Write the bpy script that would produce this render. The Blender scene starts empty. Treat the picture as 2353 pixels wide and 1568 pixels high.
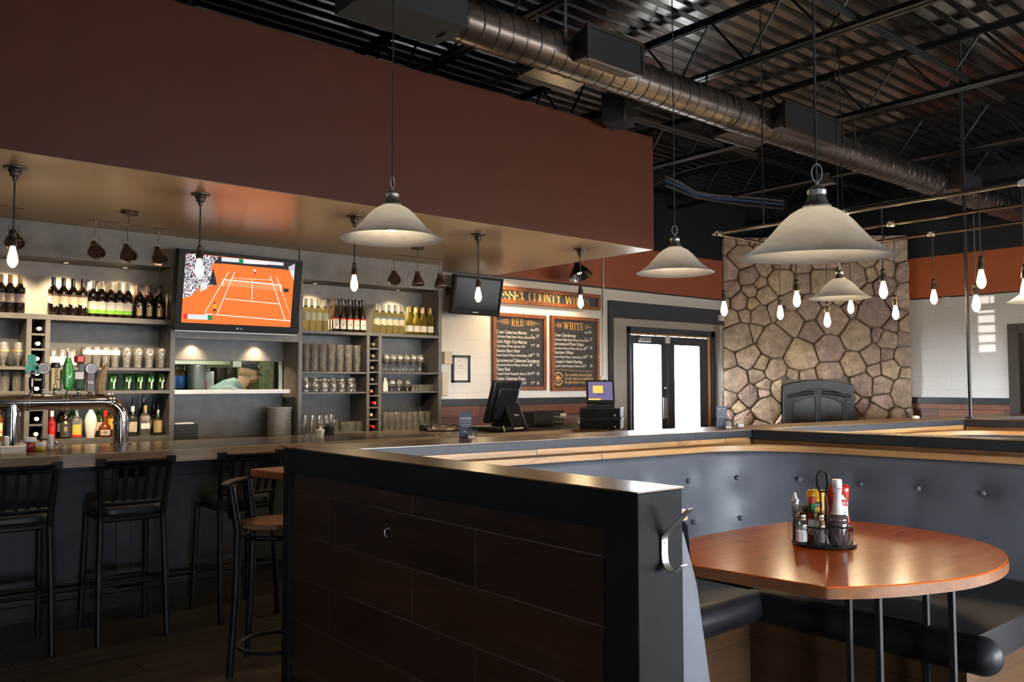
WORLD, EXPO, WIN, BULB, PEND, TRK, LWINE, SUN = 62, 0.3, 40, 260, 80, 45, 34, 2.2
import bpy, math, random
from math import pi, sin, cos, tan, atan2, sqrt, radians
from mathutils import Vector, Matrix
random.seed(7)
SC = bpy.context.scene
COL = SC.collection
# ---------------------------------------------------------------- camera
W_, H_, F_ = 2353.0, 1568.0, 1922.0
YAW, PITCH, ROLL = radians(49.965), radians(2.928), radians(-0.095)
EYE = Vector((0, 0, 1.5))
_f = Vector((cos(PITCH)*cos(YAW), cos(PITCH)*sin(YAW), sin(PITCH)))
_r = Vector((sin(YAW), -cos(YAW), 0)); _u = _r.cross(_f)
CR = _r*cos(ROLL) + _u*sin(ROLL); CU = -_r*sin(ROLL) + _u*cos(ROLL)
cd = bpy.data.cameras.new('camera'); cam = bpy.data.objects.new('camera', cd); COL.objects.link(cam)
cd.sensor_width = 36; cd.lens = 36*F_/W_; cd.clip_start = .05; cd.clip_end = 200
cam.matrix_world = Matrix(((CR.x, CU.x, -_f.x, EYE.x), (CR.y, CU.y, -_f.y, EYE.y), (CR.z, CU.z, -_f.z, EYE.z), (0, 0, 0, 1)))
SC.camera = cam
def ray(px, py): return CR*((px-1176.5)/F_) - CU*((py-784)/F_) + _f
def at(px, py, X=None, Y=None, Z=None):
    """the point of a wall, shelf or floor plane seen at a place of the photograph"""
    d = ray(px, py)
    if X is not None: t = (X-EYE.x)/d.x
    elif Y is not None: t = (Y-EYE.y)/d.y
    else: t = (Z-EYE.z)/d.z
    return EYE + d*t
# ---------------------------------------------------------------- mesh builder
class MB:
    def __init__(s): s.v = []; s.f = []; s.m = []
    def add(s, vs, fs, m=0, T=None):
        o = len(s.v)
        for p in vs:
            p = Vector(p); s.v.append(T @ p if T is not None else p)
        for q in fs: s.f.append([o+i for i in q]); s.m.append(m)
        return s
    def box(s, x0, x1, y0, y1, z0, z1, m=0, T=None):
        v = [(x, y, z) for z in (z0, z1) for y in (y0, y1) for x in (x0, x1)]
        return s.add(v, [(0, 2, 3, 1), (4, 5, 7, 6), (0, 1, 5, 4), (2, 6, 7, 3), (0, 4, 6, 2), (1, 3, 7, 5)], m, T)
    def cbox(s, c, d, rz=0, m=0, T=None):
        R = Matrix.Translation(Vector(c)) @ Matrix.Rotation(rz, 4, 'Z')
        if T is not None: R = T @ R
        return s.box(-d[0]/2, d[0]/2, -d[1]/2, d[1]/2, -d[2]/2, d[2]/2, m, R)
    def bar(s, a, b, w, h=None, m=0, up=(0, 0, 1)):
        a = Vector(a); b = Vector(b); h = h or w; d = (b-a).normalized(); U = Vector(up)
        if abs(d.dot(U)) > .98: U = Vector((0, 1, 0))
        x = d.cross(U).normalized()*w/2; y = x.cross(d).normalized()*h/2
        v = [a-x-y, a+x-y, a+x+y, a-x+y, b-x-y, b+x-y, b+x+y, b-x+y]
        return s.add(v, [(3, 2, 1, 0), (4, 5, 6, 7), (0, 1, 5, 4), (1, 2, 6, 5), (2, 3, 7, 6), (3, 0, 4, 7)], m)
    def tube(s, pts, r, n=8, closed=False, m=0, T=None, sq=1):
        P = [Vector(p) for p in pts]; k = len(P); rr = r if isinstance(r, (list, tuple)) else [r]*k
        vs = []; prev = None
        for i in range(k):
            if closed: d = P[(i+1) % k]-P[i-1]
            else: d = P[min(i+1, k-1)]-P[max(i-1, 0)]
            d = d.normalized() if d.length > 1e-9 else Vector((0, 0, 1))
            if prev is None:
                a = Vector((0, 0, 1)) if abs(d.z) < .9 else Vector((1, 0, 0)); x = (a - d*a.dot(d)).normalized()
            else:
                x = prev - d*prev.dot(d); x = x.normalized() if x.length > 1e-6 else Vector((1, 0, 0))
            prev = x; y = d.cross(x)
            for j in range(n):
                t = 2*pi*j/n; vs.append(P[i] + (x*cos(t)*sq + y*sin(t))*rr[i])
        fs = []
        for i in range(k if closed else k-1):
            for j in range(n):
                a = i*n+j; b = i*n+(j+1) % n; i2 = (i+1) % k; fs.append((a, b, i2*n+(j+1) % n, i2*n+j))
        if not closed: fs += [tuple(range(n-1, -1, -1)), tuple((k-1)*n+j for j in range(n))]
        return s.add(vs, fs, m, T)
    def lathe(s, prof, n=24, c=(0, 0, 0), m=0, T=None, a0=0, a1=2*pi, sx=1, sy=1, cap=True):
        full = abs(a1-a0-2*pi) < 1e-6; k = n if full else n+1; vs = []; c = Vector(c)
        for (r, z) in prof:
            for j in range(k):
                t = a0+(a1-a0)*j/n; vs.append(c+Vector((r*cos(t)*sx, r*sin(t)*sy, z)))
        fs = []; mm = m if isinstance(m, (list, tuple)) else None
        for i in range(len(prof)-1):
            for j in range(n):
                j2 = (j+1) % k if full else j+1; fs.append((i*k+j, i*k+j2, (i+1)*k+j2, (i+1)*k+j))
        if full and cap:
            if prof[0][0] > 1e-5: fs.append(tuple(range(k-1, -1, -1)))
            if prof[-1][0] > 1e-5: fs.append(tuple((len(prof)-1)*k+j for j in range(k)))
        o = len(s.m); s.add(vs, fs, 0 if mm else m, T)
        if mm:
            for i in range(len(prof)-1):
                for j in range(n): s.m[o+i*n+j] = mm[i]
        return s
    def prism(s, out, z0, z1, m=0, T=None):
        k = len(out); v = [(x, y, z0) for x, y in out]+[(x, y, z1) for x, y in out]
        f = [tuple(range(k-1, -1, -1)), tuple(range(k, 2*k))]+[(i, (i+1) % k, k+(i+1) % k, k+i) for i in range(k)]
        return s.add(v, f, m, T)
    def sphere(s, c, r, n=12, k=8, m=0, T=None, sc=(1, 1, 1)):
        c = Vector(c); vs = [c+Vector((0, 0, -r*sc[2]))]; fs = []
        for i in range(1, k):
            a = -pi/2+pi*i/k
            for j in range(n):
                t = 2*pi*j/n; vs.append(c+Vector((r*cos(a)*cos(t)*sc[0], r*cos(a)*sin(t)*sc[1], r*sin(a)*sc[2])))
        vs.append(c+Vector((0, 0, r*sc[2]))); e = len(vs)-1
        for j in range(n):
            fs.append((0, 1+(j+1) % n, 1+j)); b = 1+(k-2)*n; fs.append((b+j, b+(j+1) % n, e))
        for i in range(k-2):
            for j in range(n):
                a = 1+i*n; b = a+n; fs.append((a+j, a+(j+1) % n, b+(j+1) % n, b+j))
        return s.add(vs, fs, m, T)
    def off(s, d):
        d = Vector(d); s.v = [p-d for p in s.v]; return s
def link(name, mb, mats, parent=None, smooth=38, bevel=0, seg=2, loc=None):
    me = bpy.data.meshes.new(name); me.from_pydata([tuple(p) for p in mb.v], [], mb.f)
    if not isinstance(mats, (list, tuple)): mats = [mats]
    for k in mats: me.materials.append(k)
    for p, k in zip(me.polygons, mb.m): p.material_index = k
    me.validate()
    if smooth: me.shade_smooth(); me.set_sharp_from_angle(angle=radians(smooth))
    o = bpy.data.objects.new(name, me); COL.objects.link(o)
    if loc is not None: o.location = loc
    if parent: o.parent = parent
    if bevel:
        b = o.modifiers.new('edge', 'BEVEL'); b.width = bevel; b.segments = seg; b.limit_method = 'ANGLE'; b.angle_limit = radians(40); b.harden_normals = False
    return o
def tag(o, label, cat, group=None, kind=None):
    if label: o['label'] = label
    if cat: o['category'] = cat
    if group: o['group'] = group
    if kind: o['kind'] = kind
    return o
def thing(name, label, cat, loc=(0, 0, 0), rz=0, group=None, kind=None):
    o = bpy.data.objects.new(name, None); COL.objects.link(o); o.empty_display_size = .1
    o.location = loc; o.rotation_euler = (0, 0, rz); return tag(o, label, cat, group, kind)
def part(name, mb, mats, root, world=False, **k):
    if world:
        r = root
        d = Vector((0, 0, 0))
        while r: d += Vector(r.location); r = r.parent
        mb.off(d)
    return link(name, mb, mats, root, **k)
def struct(name, mb, mats, label=None, cat=None, **k):
    o = link(name, mb, mats, **k); o['kind'] = 'structure'
    tag(o, label or name.replace('_', ' '), cat or name.split('_')[0]); return o
def dup(root, loc, rz=None, label=None, group=None, scale=None):
    r = root.copy(); COL.objects.link(r); r.location = loc
    if rz is not None: r.rotation_euler = (0, 0, rz)
    if scale: r.scale = (scale,)*3
    if label: r['label'] = label
    if group: r['group'] = group
    for ch in list(root.children):
        c = ch.copy(); COL.objects.link(c); c.parent = r
        for g in list(ch.children):
            d = g.copy(); COL.objects.link(d); d.parent = c
    return r
ORD = ['first', 'second', 'third', 'fourth', 'fifth', 'sixth', 'seventh', 'eighth', 'ninth', 'tenth', 'eleventh', 'twelfth', 'thirteenth', 'fourteenth', 'fifteenth', 'sixteenth', 'seventeenth', 'eighteenth', 'nineteenth', 'twentieth', 'twenty-first', 'twenty-second']
def ordl(i, n, a='left', b='right'):
    if n == 1: return 'only one'
    if i == 0: return a+'most'
    if i == n-1: return b+'most'
    if i < (n+1)//2: return ORD[i]+' from the '+a
    return ORD[n-1-i]+' from the '+b
# ---------------------------------------------------------------- materials
def new_mat(name):
    m = bpy.data.materials.new(name); m.use_nodes = True; nt = m.node_tree
    return m, nt, nt.nodes['Principled BSDF']
def mat(name, col, rough=.5, metal=0, spec=.5, trans=0, ior=1.45, coat=0, emit=None, es=0, alpha=1, noise=0, nscale=20, bump=0, bscale=60):
    m, nt, b = new_mat(name); N = nt.nodes; L = nt.links
    b.inputs['Base Color'].default_value = (*col, 1); b.inputs['Roughness'].default_value = rough; b.inputs['Metallic'].default_value = metal
    b.inputs['Specular IOR Level'].default_value = spec; b.inputs['Transmission Weight'].default_value = trans; b.inputs['IOR'].default_value = ior
    b.inputs['Coat Weight'].default_value = coat; b.inputs['Coat Roughness'].default_value = .08; b.inputs['Alpha'].default_value = alpha
    if emit: b.inputs['Emission Color'].default_value = (*emit, 1); b.inputs['Emission Strength'].default_value = es
    if noise or bump:
        tc = N.new('ShaderNodeTexCoord')
    if noise:
        t = N.new('ShaderNodeTexNoise'); t.inputs['Scale'].default_value = nscale; t.inputs['Detail'].default_value = 5; L.new(tc.outputs['Object'], t.inputs['Vector'])
        mr = N.new('ShaderNodeMapRange'); mr.inputs['From Min'].default_value = .3; mr.inputs['From Max'].default_value = .7; mr.inputs['To Min'].default_value = 1-noise; mr.inputs['To Max'].default_value = 1+noise; L.new(t.outputs['Fac'], mr.inputs['Value'])
        mx = N.new('ShaderNodeVectorMath'); mx.operation = 'SCALE'; mx.inputs[0].default_value = col; L.new(mr.outputs['Result'], mx.inputs['Scale']); L.new(mx.outputs['Vector'], b.inputs['Base Color'])
    if bump:
        t2 = N.new('ShaderNodeTexNoise'); t2.inputs['Scale'].default_value = bscale; t2.inputs['Detail'].default_value = 6; L.new(tc.outputs['Object'], t2.inputs['Vector'])
        bp = N.new('ShaderNodeBump'); bp.inputs['Strength'].default_value = bump; bp.inputs['Distance'].default_value = .01; L.new(t2.outputs['Fac'], bp.inputs['Height']); L.new(bp.outputs['Normal'], b.inputs['Normal'])
    return m
def emis(name, col, s):
    m = bpy.data.materials.new(name); m.use_nodes = True; nt = m.node_tree; nt.nodes.clear()
    e = nt.nodes.new('ShaderNodeEmission'); e.inputs['Color'].default_value = (*col, 1); e.inputs['Strength'].default_value = s
    o = nt.nodes.new('ShaderNodeOutputMaterial'); nt.links.new(e.outputs[0], o.inputs[0]); return m
def wood(name, c1, c2, u='X', v='Z', pl=1.6, pw=.2, rough=.4, gap=.006, gapc=(.01, .006, .004), grain=.35, coat=0, gs=1, knots=0, bump=.25, spec=.5):
    """boards running along u, stacked along v, with grain"""
    m, nt, b = new_mat(name); N = nt.nodes; L = nt.links
    tc = N.new('ShaderNodeTexCoord'); sp = N.new('ShaderNodeSeparateXYZ'); L.new(tc.outputs['Object'], sp.inputs[0])
    cb = N.new('ShaderNodeCombineXYZ'); L.new(sp.outputs[u], cb.inputs['X']); L.new(sp.outputs[v], cb.inputs['Y'])
    br = N.new('ShaderNodeTexBrick'); L.new(cb.outputs[0], br.inputs['Vector']); br.offset = .37; br.inputs['Scale'].default_value = 1
    br.inputs['Color1'].default_value = (*c1, 1); br.inputs['Color2'].default_value = (*c2, 1); br.inputs['Mortar'].default_value = (*gapc, 1)
    br.inputs['Mortar Size'].default_value = gap; br.inputs['Mortar Smooth'].default_value = .1; br.inputs['Brick Width'].default_value = pl; br.inputs['Row Height'].default_value = pw; br.inputs['Bias'].default_value = 0
    mp = N.new('ShaderNodeMapping'); mp.inputs['Scale'].default_value = (2.2*gs, 28*gs, 1); L.new(cb.outputs[0], mp.inputs['Vector'])
    ad = N.new('ShaderNodeVectorMath'); ad.operation = 'ADD'; L.new(mp.outputs[0], ad.inputs[0])
    sc_ = N.new('ShaderNodeVectorMath'); sc_.operation = 'SCALE'; sc_.inputs['Scale'].default_value = 90; L.new(br.outputs['Color'], sc_.inputs[0]); L.new(sc_.outputs[0], ad.inputs[1])
    nz = N.new('ShaderNodeTexNoise'); nz.inputs['Scale'].default_value = 1; nz.inputs['Detail'].default_value = 6; nz.inputs['Distortion'].default_value = .6; L.new(ad.outputs[0], nz.inputs['Vector'])
    mr = N.new('ShaderNodeMapRange'); mr.inputs['From Min'].default_value = .25; mr.inputs['From Max'].default_value = .75; mr.inputs['To Min'].default_value = 1-grain; mr.inputs['To Max'].default_value = 1+grain*.7; L.new(nz.outputs['Fac'], mr.inputs['Value'])
    mx = N.new('ShaderNodeVectorMath'); mx.operation = 'SCALE'; L.new(br.outputs['Color'], mx.inputs[0]); L.new(mr.outputs[0], mx.inputs['Scale'])
    last = mx.outputs[0]
    if knots:
        k = N.new('ShaderNodeTexNoise'); k.inputs['Scale'].default_value = 3.2; k.inputs['Detail'].default_value = 2; k.inputs['Distortion'].default_value = 1.2
        m2 = N.new('ShaderNodeMapping'); m2.inputs['Scale'].default_value = (1, 2.6, 1); L.new(cb.outputs[0], m2.inputs[0]); L.new(m2.outputs[0], k.inputs['Vector'])
        r2 = N.new('ShaderNodeMapRange'); r2.inputs['From Min'].default_value = .64; r2.inputs['From Max'].default_value = .74; r2.inputs['To Min'].default_value = 1; r2.inputs['To Max'].default_value = 1-knots; L.new(k.outputs['Fac'], r2.inputs[0])
        m3 = N.new('ShaderNodeVectorMath'); m3.operation = 'SCALE'; L.new(last, m3.inputs[0]); L.new(r2.outputs[0], m3.inputs['Scale']); last = m3.outputs[0]
    L.new(last, b.inputs['Base Color']); b.inputs['Roughness'].default_value = rough; b.inputs['Coat Weight'].default_value = coat; b.inputs['Coat Roughness'].default_value = .12; b.inputs['Specular IOR Level'].default_value = spec
    if bump:
        bp = N.new('ShaderNodeBump'); bp.inputs['Strength'].default_value = bump; bp.inputs['Distance'].default_value = .004; sb = N.new('ShaderNodeMath'); sb.operation = 'SUBTRACT'; L.new(nz.outputs['Fac'], sb.inputs[0]); L.new(br.outputs['Fac'], sb.inputs[1]); L.new(sb.outputs[0], bp.inputs['Height']); L.new(bp.outputs[0], b.inputs['Normal'])
    return m
def blockwall(name, col, u='X', bw=.4, bh=.2, rough=.55, dark=.9, spec=.5):
    m, nt, b = new_mat(name); N = nt.nodes; L = nt.links
    tc = N.new('ShaderNodeTexCoord'); sp = N.new('ShaderNodeSeparateXYZ'); L.new(tc.outputs['Object'], sp.inputs[0])
    cb = N.new('ShaderNodeCombineXYZ'); L.new(sp.outputs[u], cb.inputs['X']); L.new(sp.outputs['Z'], cb.inputs['Y'])
    br = N.new('ShaderNodeTexBrick'); L.new(cb.outputs[0], br.inputs['Vector']); br.inputs['Scale'].default_value = 1
    br.inputs['Color1'].default_value = (*col, 1); br.inputs['Color2'].default_value = (*[c*.97 for c in col], 1); br.inputs['Mortar'].default_value = (*[c*dark for c in col], 1)
    br.inputs['Mortar Size'].default_value = .004; br.inputs['Mortar Smooth'].default_value = .6; br.inputs['Brick Width'].default_value = bw; br.inputs['Row Height'].default_value = bh
    L.new(br.outputs['Color'], b.inputs['Base Color']); b.inputs['Roughness'].default_value = rough; b.inputs['Specular IOR Level'].default_value = spec
    nz = N.new('ShaderNodeTexNoise'); nz.inputs['Scale'].default_value = 40; nz.inputs['Detail'].default_value = 5; L.new(tc.outputs['Object'], nz.inputs['Vector'])
    sb = N.new('ShaderNodeMath'); sb.operation = 'MULTIPLY_ADD'; L.new(br.outputs['Fac'], sb.inputs[0]); sb.inputs[1].default_value = -1; L.new(nz.outputs['Fac'], sb.inputs[2])
    bp = N.new('ShaderNodeBump'); bp.inputs['Strength'].default_value = .35; bp.inputs['Distance'].default_value = .006; L.new(sb.outputs[0], bp.inputs['Height']); L.new(bp.outputs[0], b.inputs['Normal'])
    return m
M = dict(
 black=mat('black_paint', (.012, .012, .014), .42, noise=.15),
 trimblack=mat('trim_black_paint', (.016, .017, .02), .38, noise=.2, nscale=8, bump=.08),
 nearframe=mat('near_frame_black', (.0085, .009, .0105), .6, noise=.2, nscale=8, bump=.06, spec=.15),
 bezel=mat('screen_bezel_black', (.006, .006, .007), .5, spec=.12),
 capside=mat('cap_side_paint', (.028, .032, .042), .5, noise=.2, bump=.06),
 shelf=mat('shelf_grey_stain', (.10, .095, .092), .5, noise=.18, nscale=14, bump=.08),
 shelfback=mat('shelf_back_stain', (.11, .112, .118), .55, noise=.2, nscale=9),
 white=blockwall('white_block_paint', (.78, .76, .73)),
 whiteR=blockwall('white_block_paint_right', (.78, .76, .73), u='Y'),
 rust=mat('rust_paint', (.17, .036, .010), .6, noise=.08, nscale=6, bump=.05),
 soffit=mat('brown_red_paint', (.050, .0132, .0070), .5, noise=.06, nscale=5, spec=.2),
 blackwall=blockwall('black_block_paint', (.006, .006, .006), u='X', dark=1.8, spec=.08),
 blackwallR=blockwall('black_block_paint_right', (.012, .0105, .010), u='Y', dark=1.8, spec=.1),
 taupe=mat('taupe_wall_paint', (.33, .30, .26), .6, noise=.05),
 floor=wood('floor_planks', (.080, .062, .043), (.05, .039, .028), 'X', 'Y', 1.4, .16, rough=.34, gapc=(.008, .006, .005), gs=.8),
 deck=mat('deck_dark_paint', (.24, .225, .21), .17, metal=.95, noise=.25, nscale=3, bump=.05, bscale=30),
 joist=mat('joist_dark_paint', (.016, .014, .013), .28, metal=.35, spec=.6),
 conduit=mat('conduit_steel', (.22, .19, .17), .3, metal=.9),
 duct=mat('duct_brown_steel', (.085, .066, .055), .32, metal=.85, noise=.2, nscale=7),
 wainscot=wood('wainscot_boards', (.20, .06, .026), (.12, .042, .022), 'X', 'Z', .9, .14, rough=.42, grain=.45, knots=.3),
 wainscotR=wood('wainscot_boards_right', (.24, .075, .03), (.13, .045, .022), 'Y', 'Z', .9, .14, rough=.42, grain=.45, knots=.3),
 walnut=wood('walnut_boards', (.045, .019, .010), (.028, .012, .007), 'Y', 'Z', 1.05, .2, rough=.36, grain=.5, gapc=(.16, .125, .10), gap=.002, spec=.35),
 oak=wood('oak_boards', (.66, .36, .14), (.56, .28, .10), 'X', 'Z', 1.5, .3, rough=.36, grain=.4, knots=.45, gap=.002),
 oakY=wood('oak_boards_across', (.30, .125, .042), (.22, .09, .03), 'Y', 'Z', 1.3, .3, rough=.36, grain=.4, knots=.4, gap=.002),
 captop=wood('cap_top_wood', (.22, .125, .06), (.2, .11, .052), 'Y', 'X', 9, 9, rough=.26, grain=.25, gap=0, bump=.1, spec=.6),
 captopX=wood('cap_top_wood_along', (.20, .115, .055), (.18, .10, .05), 'X', 'Y', 9, 9, rough=.26, grain=.25, gap=0, bump=.1, spec=.6),
 bartop=wood('bar_top_wood', (.085, .070, .060), (.066, .054, .047), 'X', 'Y', 2.6, .15, rough=.2, grain=.25, gap=.0012, bump=.08, spec=.6),
 baredge=wood('bar_edge_wood', (.56, .48, .43), (.5, .43, .385), 'X', 'Z', 3, 9, rough=.4, grain=.3, gap=0),
 barfront=mat('bar_front_blue_grey', (.032, .038, .055), .5, noise=.2, nscale=10, bump=.06),
 oakdark=wood('dark_oak_boards', (.09, .045, .018), (.065, .032, .013), 'X', 'Z', 1.5, .3, rough=.4, grain=.4, knots=.45, gap=.002),
 table=wood('table_wood', (.78, .135, .012), (.70, .115, .010), 'X', 'Y', 9, .22, rough=.2, grain=.2, gap=0, knots=.3, bump=0, spec=.34, coat=.0),
 tableedge=mat('table_edge_wood', (.22, .085, .032), .35, noise=.25, nscale=12),
 vinyl=mat('blue_grey_vinyl', (.10, .11, .135), .43, bump=.12, bscale=260, noise=.08, nscale=4),
 vinylseat=mat('black_vinyl', (.013, .014, .018), .42, spec=.35, bump=.1, bscale=260),
 stool=mat('stool_black_metal', (.007, .007, .009), .4, spec=.3),
 stoolseat=mat('stool_black_vinyl', (.02, .022, .027), .4, bump=.08, bscale=200),
 stoolwood=mat('stool_seat_wood', (.22, .11, .045), .4, noise=.25),
 steel=mat('brushed_steel', (.70, .71, .72), .38, metal=1),
 chrome=mat('chrome', (.78, .78, .8), .07, metal=1),
 chromed=mat('dark_chrome', (.42, .41, .42), .10, metal=1),
 nickel=mat('brushed_nickel', (.42, .42, .40), .42, metal=1),
 bronze=mat('dark_bronze', (.085, .062, .052), .28, metal=.9),
 socket=mat('dark_socket_metal', (.035, .025, .02), .35, metal=.6),
 cable=mat('black_cable', (.01, .009, .009), .5),
 plastic=mat('black_plastic', (.010, .010, .012), .3, spec=.3),
 plasticm=mat('matte_black_plastic', (.014, .014, .016), .55),
 screenoff=mat('dark_glass_screen', (.008, .009, .011), .12, spec=.7),
 wplastic=mat('white_plastic', (.78, .78, .78), .35),
 cream=mat('cream_plastic', (.66, .56, .42), .45),
 china=mat('white_china', (.90, .90, .90), .25),
 paper=mat('white_paper', (.80, .79, .77), .7),
 glass=None,
 pane=None,
 bottle_dark=mat('dark_wine_glass', (.010, .006, .005), .07, spec=.7),
 bottle_green=mat('green_glass', (.10, .42, .10), .02, trans=.9, ior=1.35),
 bottle_yel=mat('pale_wine_glass', (.92, .85, .42), .01, trans=.95, ior=1.25),
 bottle_olive=mat('olive_wine_glass', (.50, .42, .10), .02, trans=.85, ior=1.25),
 amber=mat('amber_glass', (.55, .20, .04), .02, trans=.8, ior=1.3),
 label_cream=mat('cream_label', (.80, .72, .56), .6),
 label_white=mat('white_label', (.82, .80, .76), .6),
 label_lime=mat('lime_label', (.25, .62, .06), .6),
 label_gold=mat('gold_label', (.40, .29, .13), .4, metal=.3),
 label_brown=mat('brown_label', (.14, .08, .055), .6),
 label_blue=mat('blue_label', (.16, .30, .42), .6),
 label_pink=mat('grey_pink_label', (.30, .24, .24), .6),
 ink=mat('black_ink', (.01, .01, .012), .6),
 red=mat('red_plastic', (.60, .02, .015), .3),
 caps_white=mat('white_capsule', (.80, .76, .68), .4),
 caps_gold=mat('gold_capsule', (.55, .40, .16), .35, metal=.6),
 caps_dark=mat('dark_capsule', (.02, .013, .012), .25),
 caps_tan=mat('tan_capsule', (.50, .34, .16), .4),
 green=mat('green_enamel', (.02, .32, .05), .2, coat=.4),
 teal=mat('teal_paint', (.01, .33, .27), .4),
 signwood=mat('sign_frame_wood', (.17, .055, .018), .4, noise=.4, nscale=14, bump=.1),
 chalk=mat('sign_black_board', (.022, .020, .019), .55, noise=.15),
 signgold=mat('sign_gold_paint', (.62, .36, .11), .5),
 signwhite=mat('sign_white_paint', (.80, .77, .72), .6),
)

def thinglass(name, tint, diff=.2, gl=.15, ge=.75):
    m = bpy.data.materials.new(name); m.use_nodes = True; nt = m.node_tree; nt.nodes.clear(); N = nt.nodes; L = nt.links
    t = N.new('ShaderNodeBsdfTransparent'); t.inputs[0].default_value = (*tint, 1); g = N.new('ShaderNodeBsdfGlossy'); g.inputs['Roughness'].default_value = .09
    d = N.new('ShaderNodeBsdfTranslucent'); d2 = N.new('ShaderNodeBsdfDiffuse'); ad = N.new('ShaderNodeMixShader'); L.new(d.outputs[0], ad.inputs[1]); L.new(d2.outputs[0], ad.inputs[2])
    d.inputs[0].default_value = d2.inputs[0].default_value = (*[min(1, c*.95+.05) for c in tint], 1)
    lw = N.new('ShaderNodeLayerWeight'); lw.inputs[0].default_value = .35; mr = N.new('ShaderNodeMapRange'); mr.inputs['To Min'].default_value = gl; mr.inputs['To Max'].default_value = ge; L.new(lw.outputs['Facing'], mr.inputs[0])
    m1 = N.new('ShaderNodeMixShader'); m1.inputs[0].default_value = diff; L.new(t.outputs[0], m1.inputs[1]); L.new(ad.outputs[0], m1.inputs[2])
    m2 = N.new('ShaderNodeMixShader'); L.new(mr.outputs[0], m2.inputs[0]); L.new(m1.outputs[0], m2.inputs[1]); L.new(g.outputs[0], m2.inputs[2]); o = N.new('ShaderNodeOutputMaterial'); L.new(m2.outputs[0], o.inputs[0]); return m
M['glass'] = thinglass('clear_glass', (.97, .97, .97)); M['shakerglass'] = thinglass('shaker_glass', (.98, .98, .98), .03, .03, .4); M['bottle_green'] = thinglass('green_glass', (.16, .62, .16), .12)
# ================================================================= SETTING
YB, XR, ZC = 7.70, 12.70, 4.55
struct('floor', MB().box(-3, XR+.3, -3.5, 7.9, -.1, 0), M['floor'])
# corrugated roof deck, flutes along the bar
mb = MB(); p = .152; y = -3.6; prof = []
while y < 7.9:
    prof += [(y, ZC), (y+.085, ZC), (y+.1, ZC+.042), (y+.137, ZC+.042)]; y += p
v = []; f = []
for i, (yy, zz) in enumerate(prof): v += [(-3.1, yy, zz), (XR+.2, yy, zz)]
for i in range(len(prof)-1): f.append((2*i, 2*i+1, 2*i+3, 2*i+2))
mb.add(v, f); mb.box(-3.1, XR+.2, -3.6, 7.9, ZC+.06, ZC+.12)
struct('ceiling', mb, M['deck'], smooth=0)
# back wall with the serving hatch and the door recess
PT = (2.47, 3.57, 1.45, 1.722); DR = (8.2, 10.62, 2.395)
mb = MB(); a, b = YB, YB+.15
mb.box(-3, PT[0], a, b, 0, 2.77).box(PT[1], DR[0], a, b, 0, 2.77).box(PT[0], PT[1], a, b, 0, PT[2]).box(PT[0], PT[1], a, b, PT[3], 2.77).box(DR[0], DR[1], a, b, DR[2], 2.77).box(DR[1], XR+.3, a, b, 0, 2.77)
struct('wall_back', mb, M['white'], smooth=0)
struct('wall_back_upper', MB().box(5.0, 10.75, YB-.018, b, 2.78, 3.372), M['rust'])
struct('wall_back_top', MB().box(-3, XR+.3, YB-.025, b, 3.372, ZC+.1), M['blackwall'], smooth=0)
struct('trim_1', MB().box(5.0, 10.66, YB-.02, YB, 2.762, 2.782), M['black'])
struct('wall_wainscot', MB().box(5.2, 8.13, YB-.02, YB, 0, 1.245), M['wainscot'])
struct('trim_2', MB().box(5.19, 8.13, YB-.04, YB, 1.245, 1.328), M['trimblack'], bevel=.004)
# black portal around the doors
mb = MB().box(8.13, 10.68, YB-.05, YB, 2.4, 2.61).box(8.13, 8.205, YB-.05, YB, 0, 2.4)
struct('trim_3', mb, M['trimblack'], bevel=.004)
struct('trim_4', MB().box(8.2, 10.66, YB-.06, YB-.04, 2.385, 2.405), M['socket'])
YD = YB+.11
dl, dr = at(1440, 800, Y=YD).x, at(1640, 800, Y=YD).x; dz = at(1500, 754, Y=YD).z
mb = MB().box(DR[0]+.002, dl, YD, YD+.04, 0, 2.394).box(dl, dr, YD, YD+.04, dz, 2.394).box(dr, DR[1]-.002, YD, YD+.04, 0, 2.394)
mb.box(DR[1]-.006, DR[1]+.02, YB+.001, YD-.001, 0, 2.385).box(DR[0]-.02, DR[0]+.006, YB+.001, YD-.001, 0, 2.385)
struct('wall_back_recess', mb, M['taupe'])
fx0, fx1 = at(1446, 800, Y=YD).x, at(1631, 800, Y=YD).x; fz = at(1500, 768, Y=YD).z
mb = MB().box(dl, fx0, YD-.03, YD+.05, 0, dz).box(fx1, dr, YD-.03, YD+.05, 0, dz).box(dl, dr, YD-.03, YD+.05, fz, dz)
struct('trim_5', mb, M['trimblack'], bevel=.004)
struct('trim_6', MB().box(fx0, fx1, YD-.012, YD+.02, fz-.02, fz).box(fx1-.06, fx1, YD-.005, YD+.02, 0, fz-.02), mat('door_seal_amber', (.50, .24, .09), .5))  # amber strips along the top and right of the doors
def clearpane(name, tint=(1, 1, 1)):
    m = bpy.data.materials.new(name); m.use_nodes = True; nt = m.node_tree; nt.nodes.clear()
    t = nt.nodes.new('ShaderNodeBsdfTransparent'); t.inputs[0].default_value = (*tint, 1); g = nt.nodes.new('ShaderNodeBsdfGlossy'); g.inputs['Roughness'].default_value = .02
    mx = nt.nodes.new('ShaderNodeMixShader'); o = nt.nodes.new('ShaderNodeOutputMaterial')
    mx.inputs[0].default_value = .06; nt.links.new(t.outputs[0], mx.inputs[1]); nt.links.new(g.outputs[0], mx.inputs[2]); nt.links.new(mx.outputs[0], o.inputs[0]); return m
M['pane'] = clearpane('window_glass')
xm = at(1535, 900, Y=YD).x
g = [at(x, 900, Y=YD).x for x in (1457, 1521, 1551, 1609)]; gt = at(1490, 791, Y=YD).z
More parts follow.
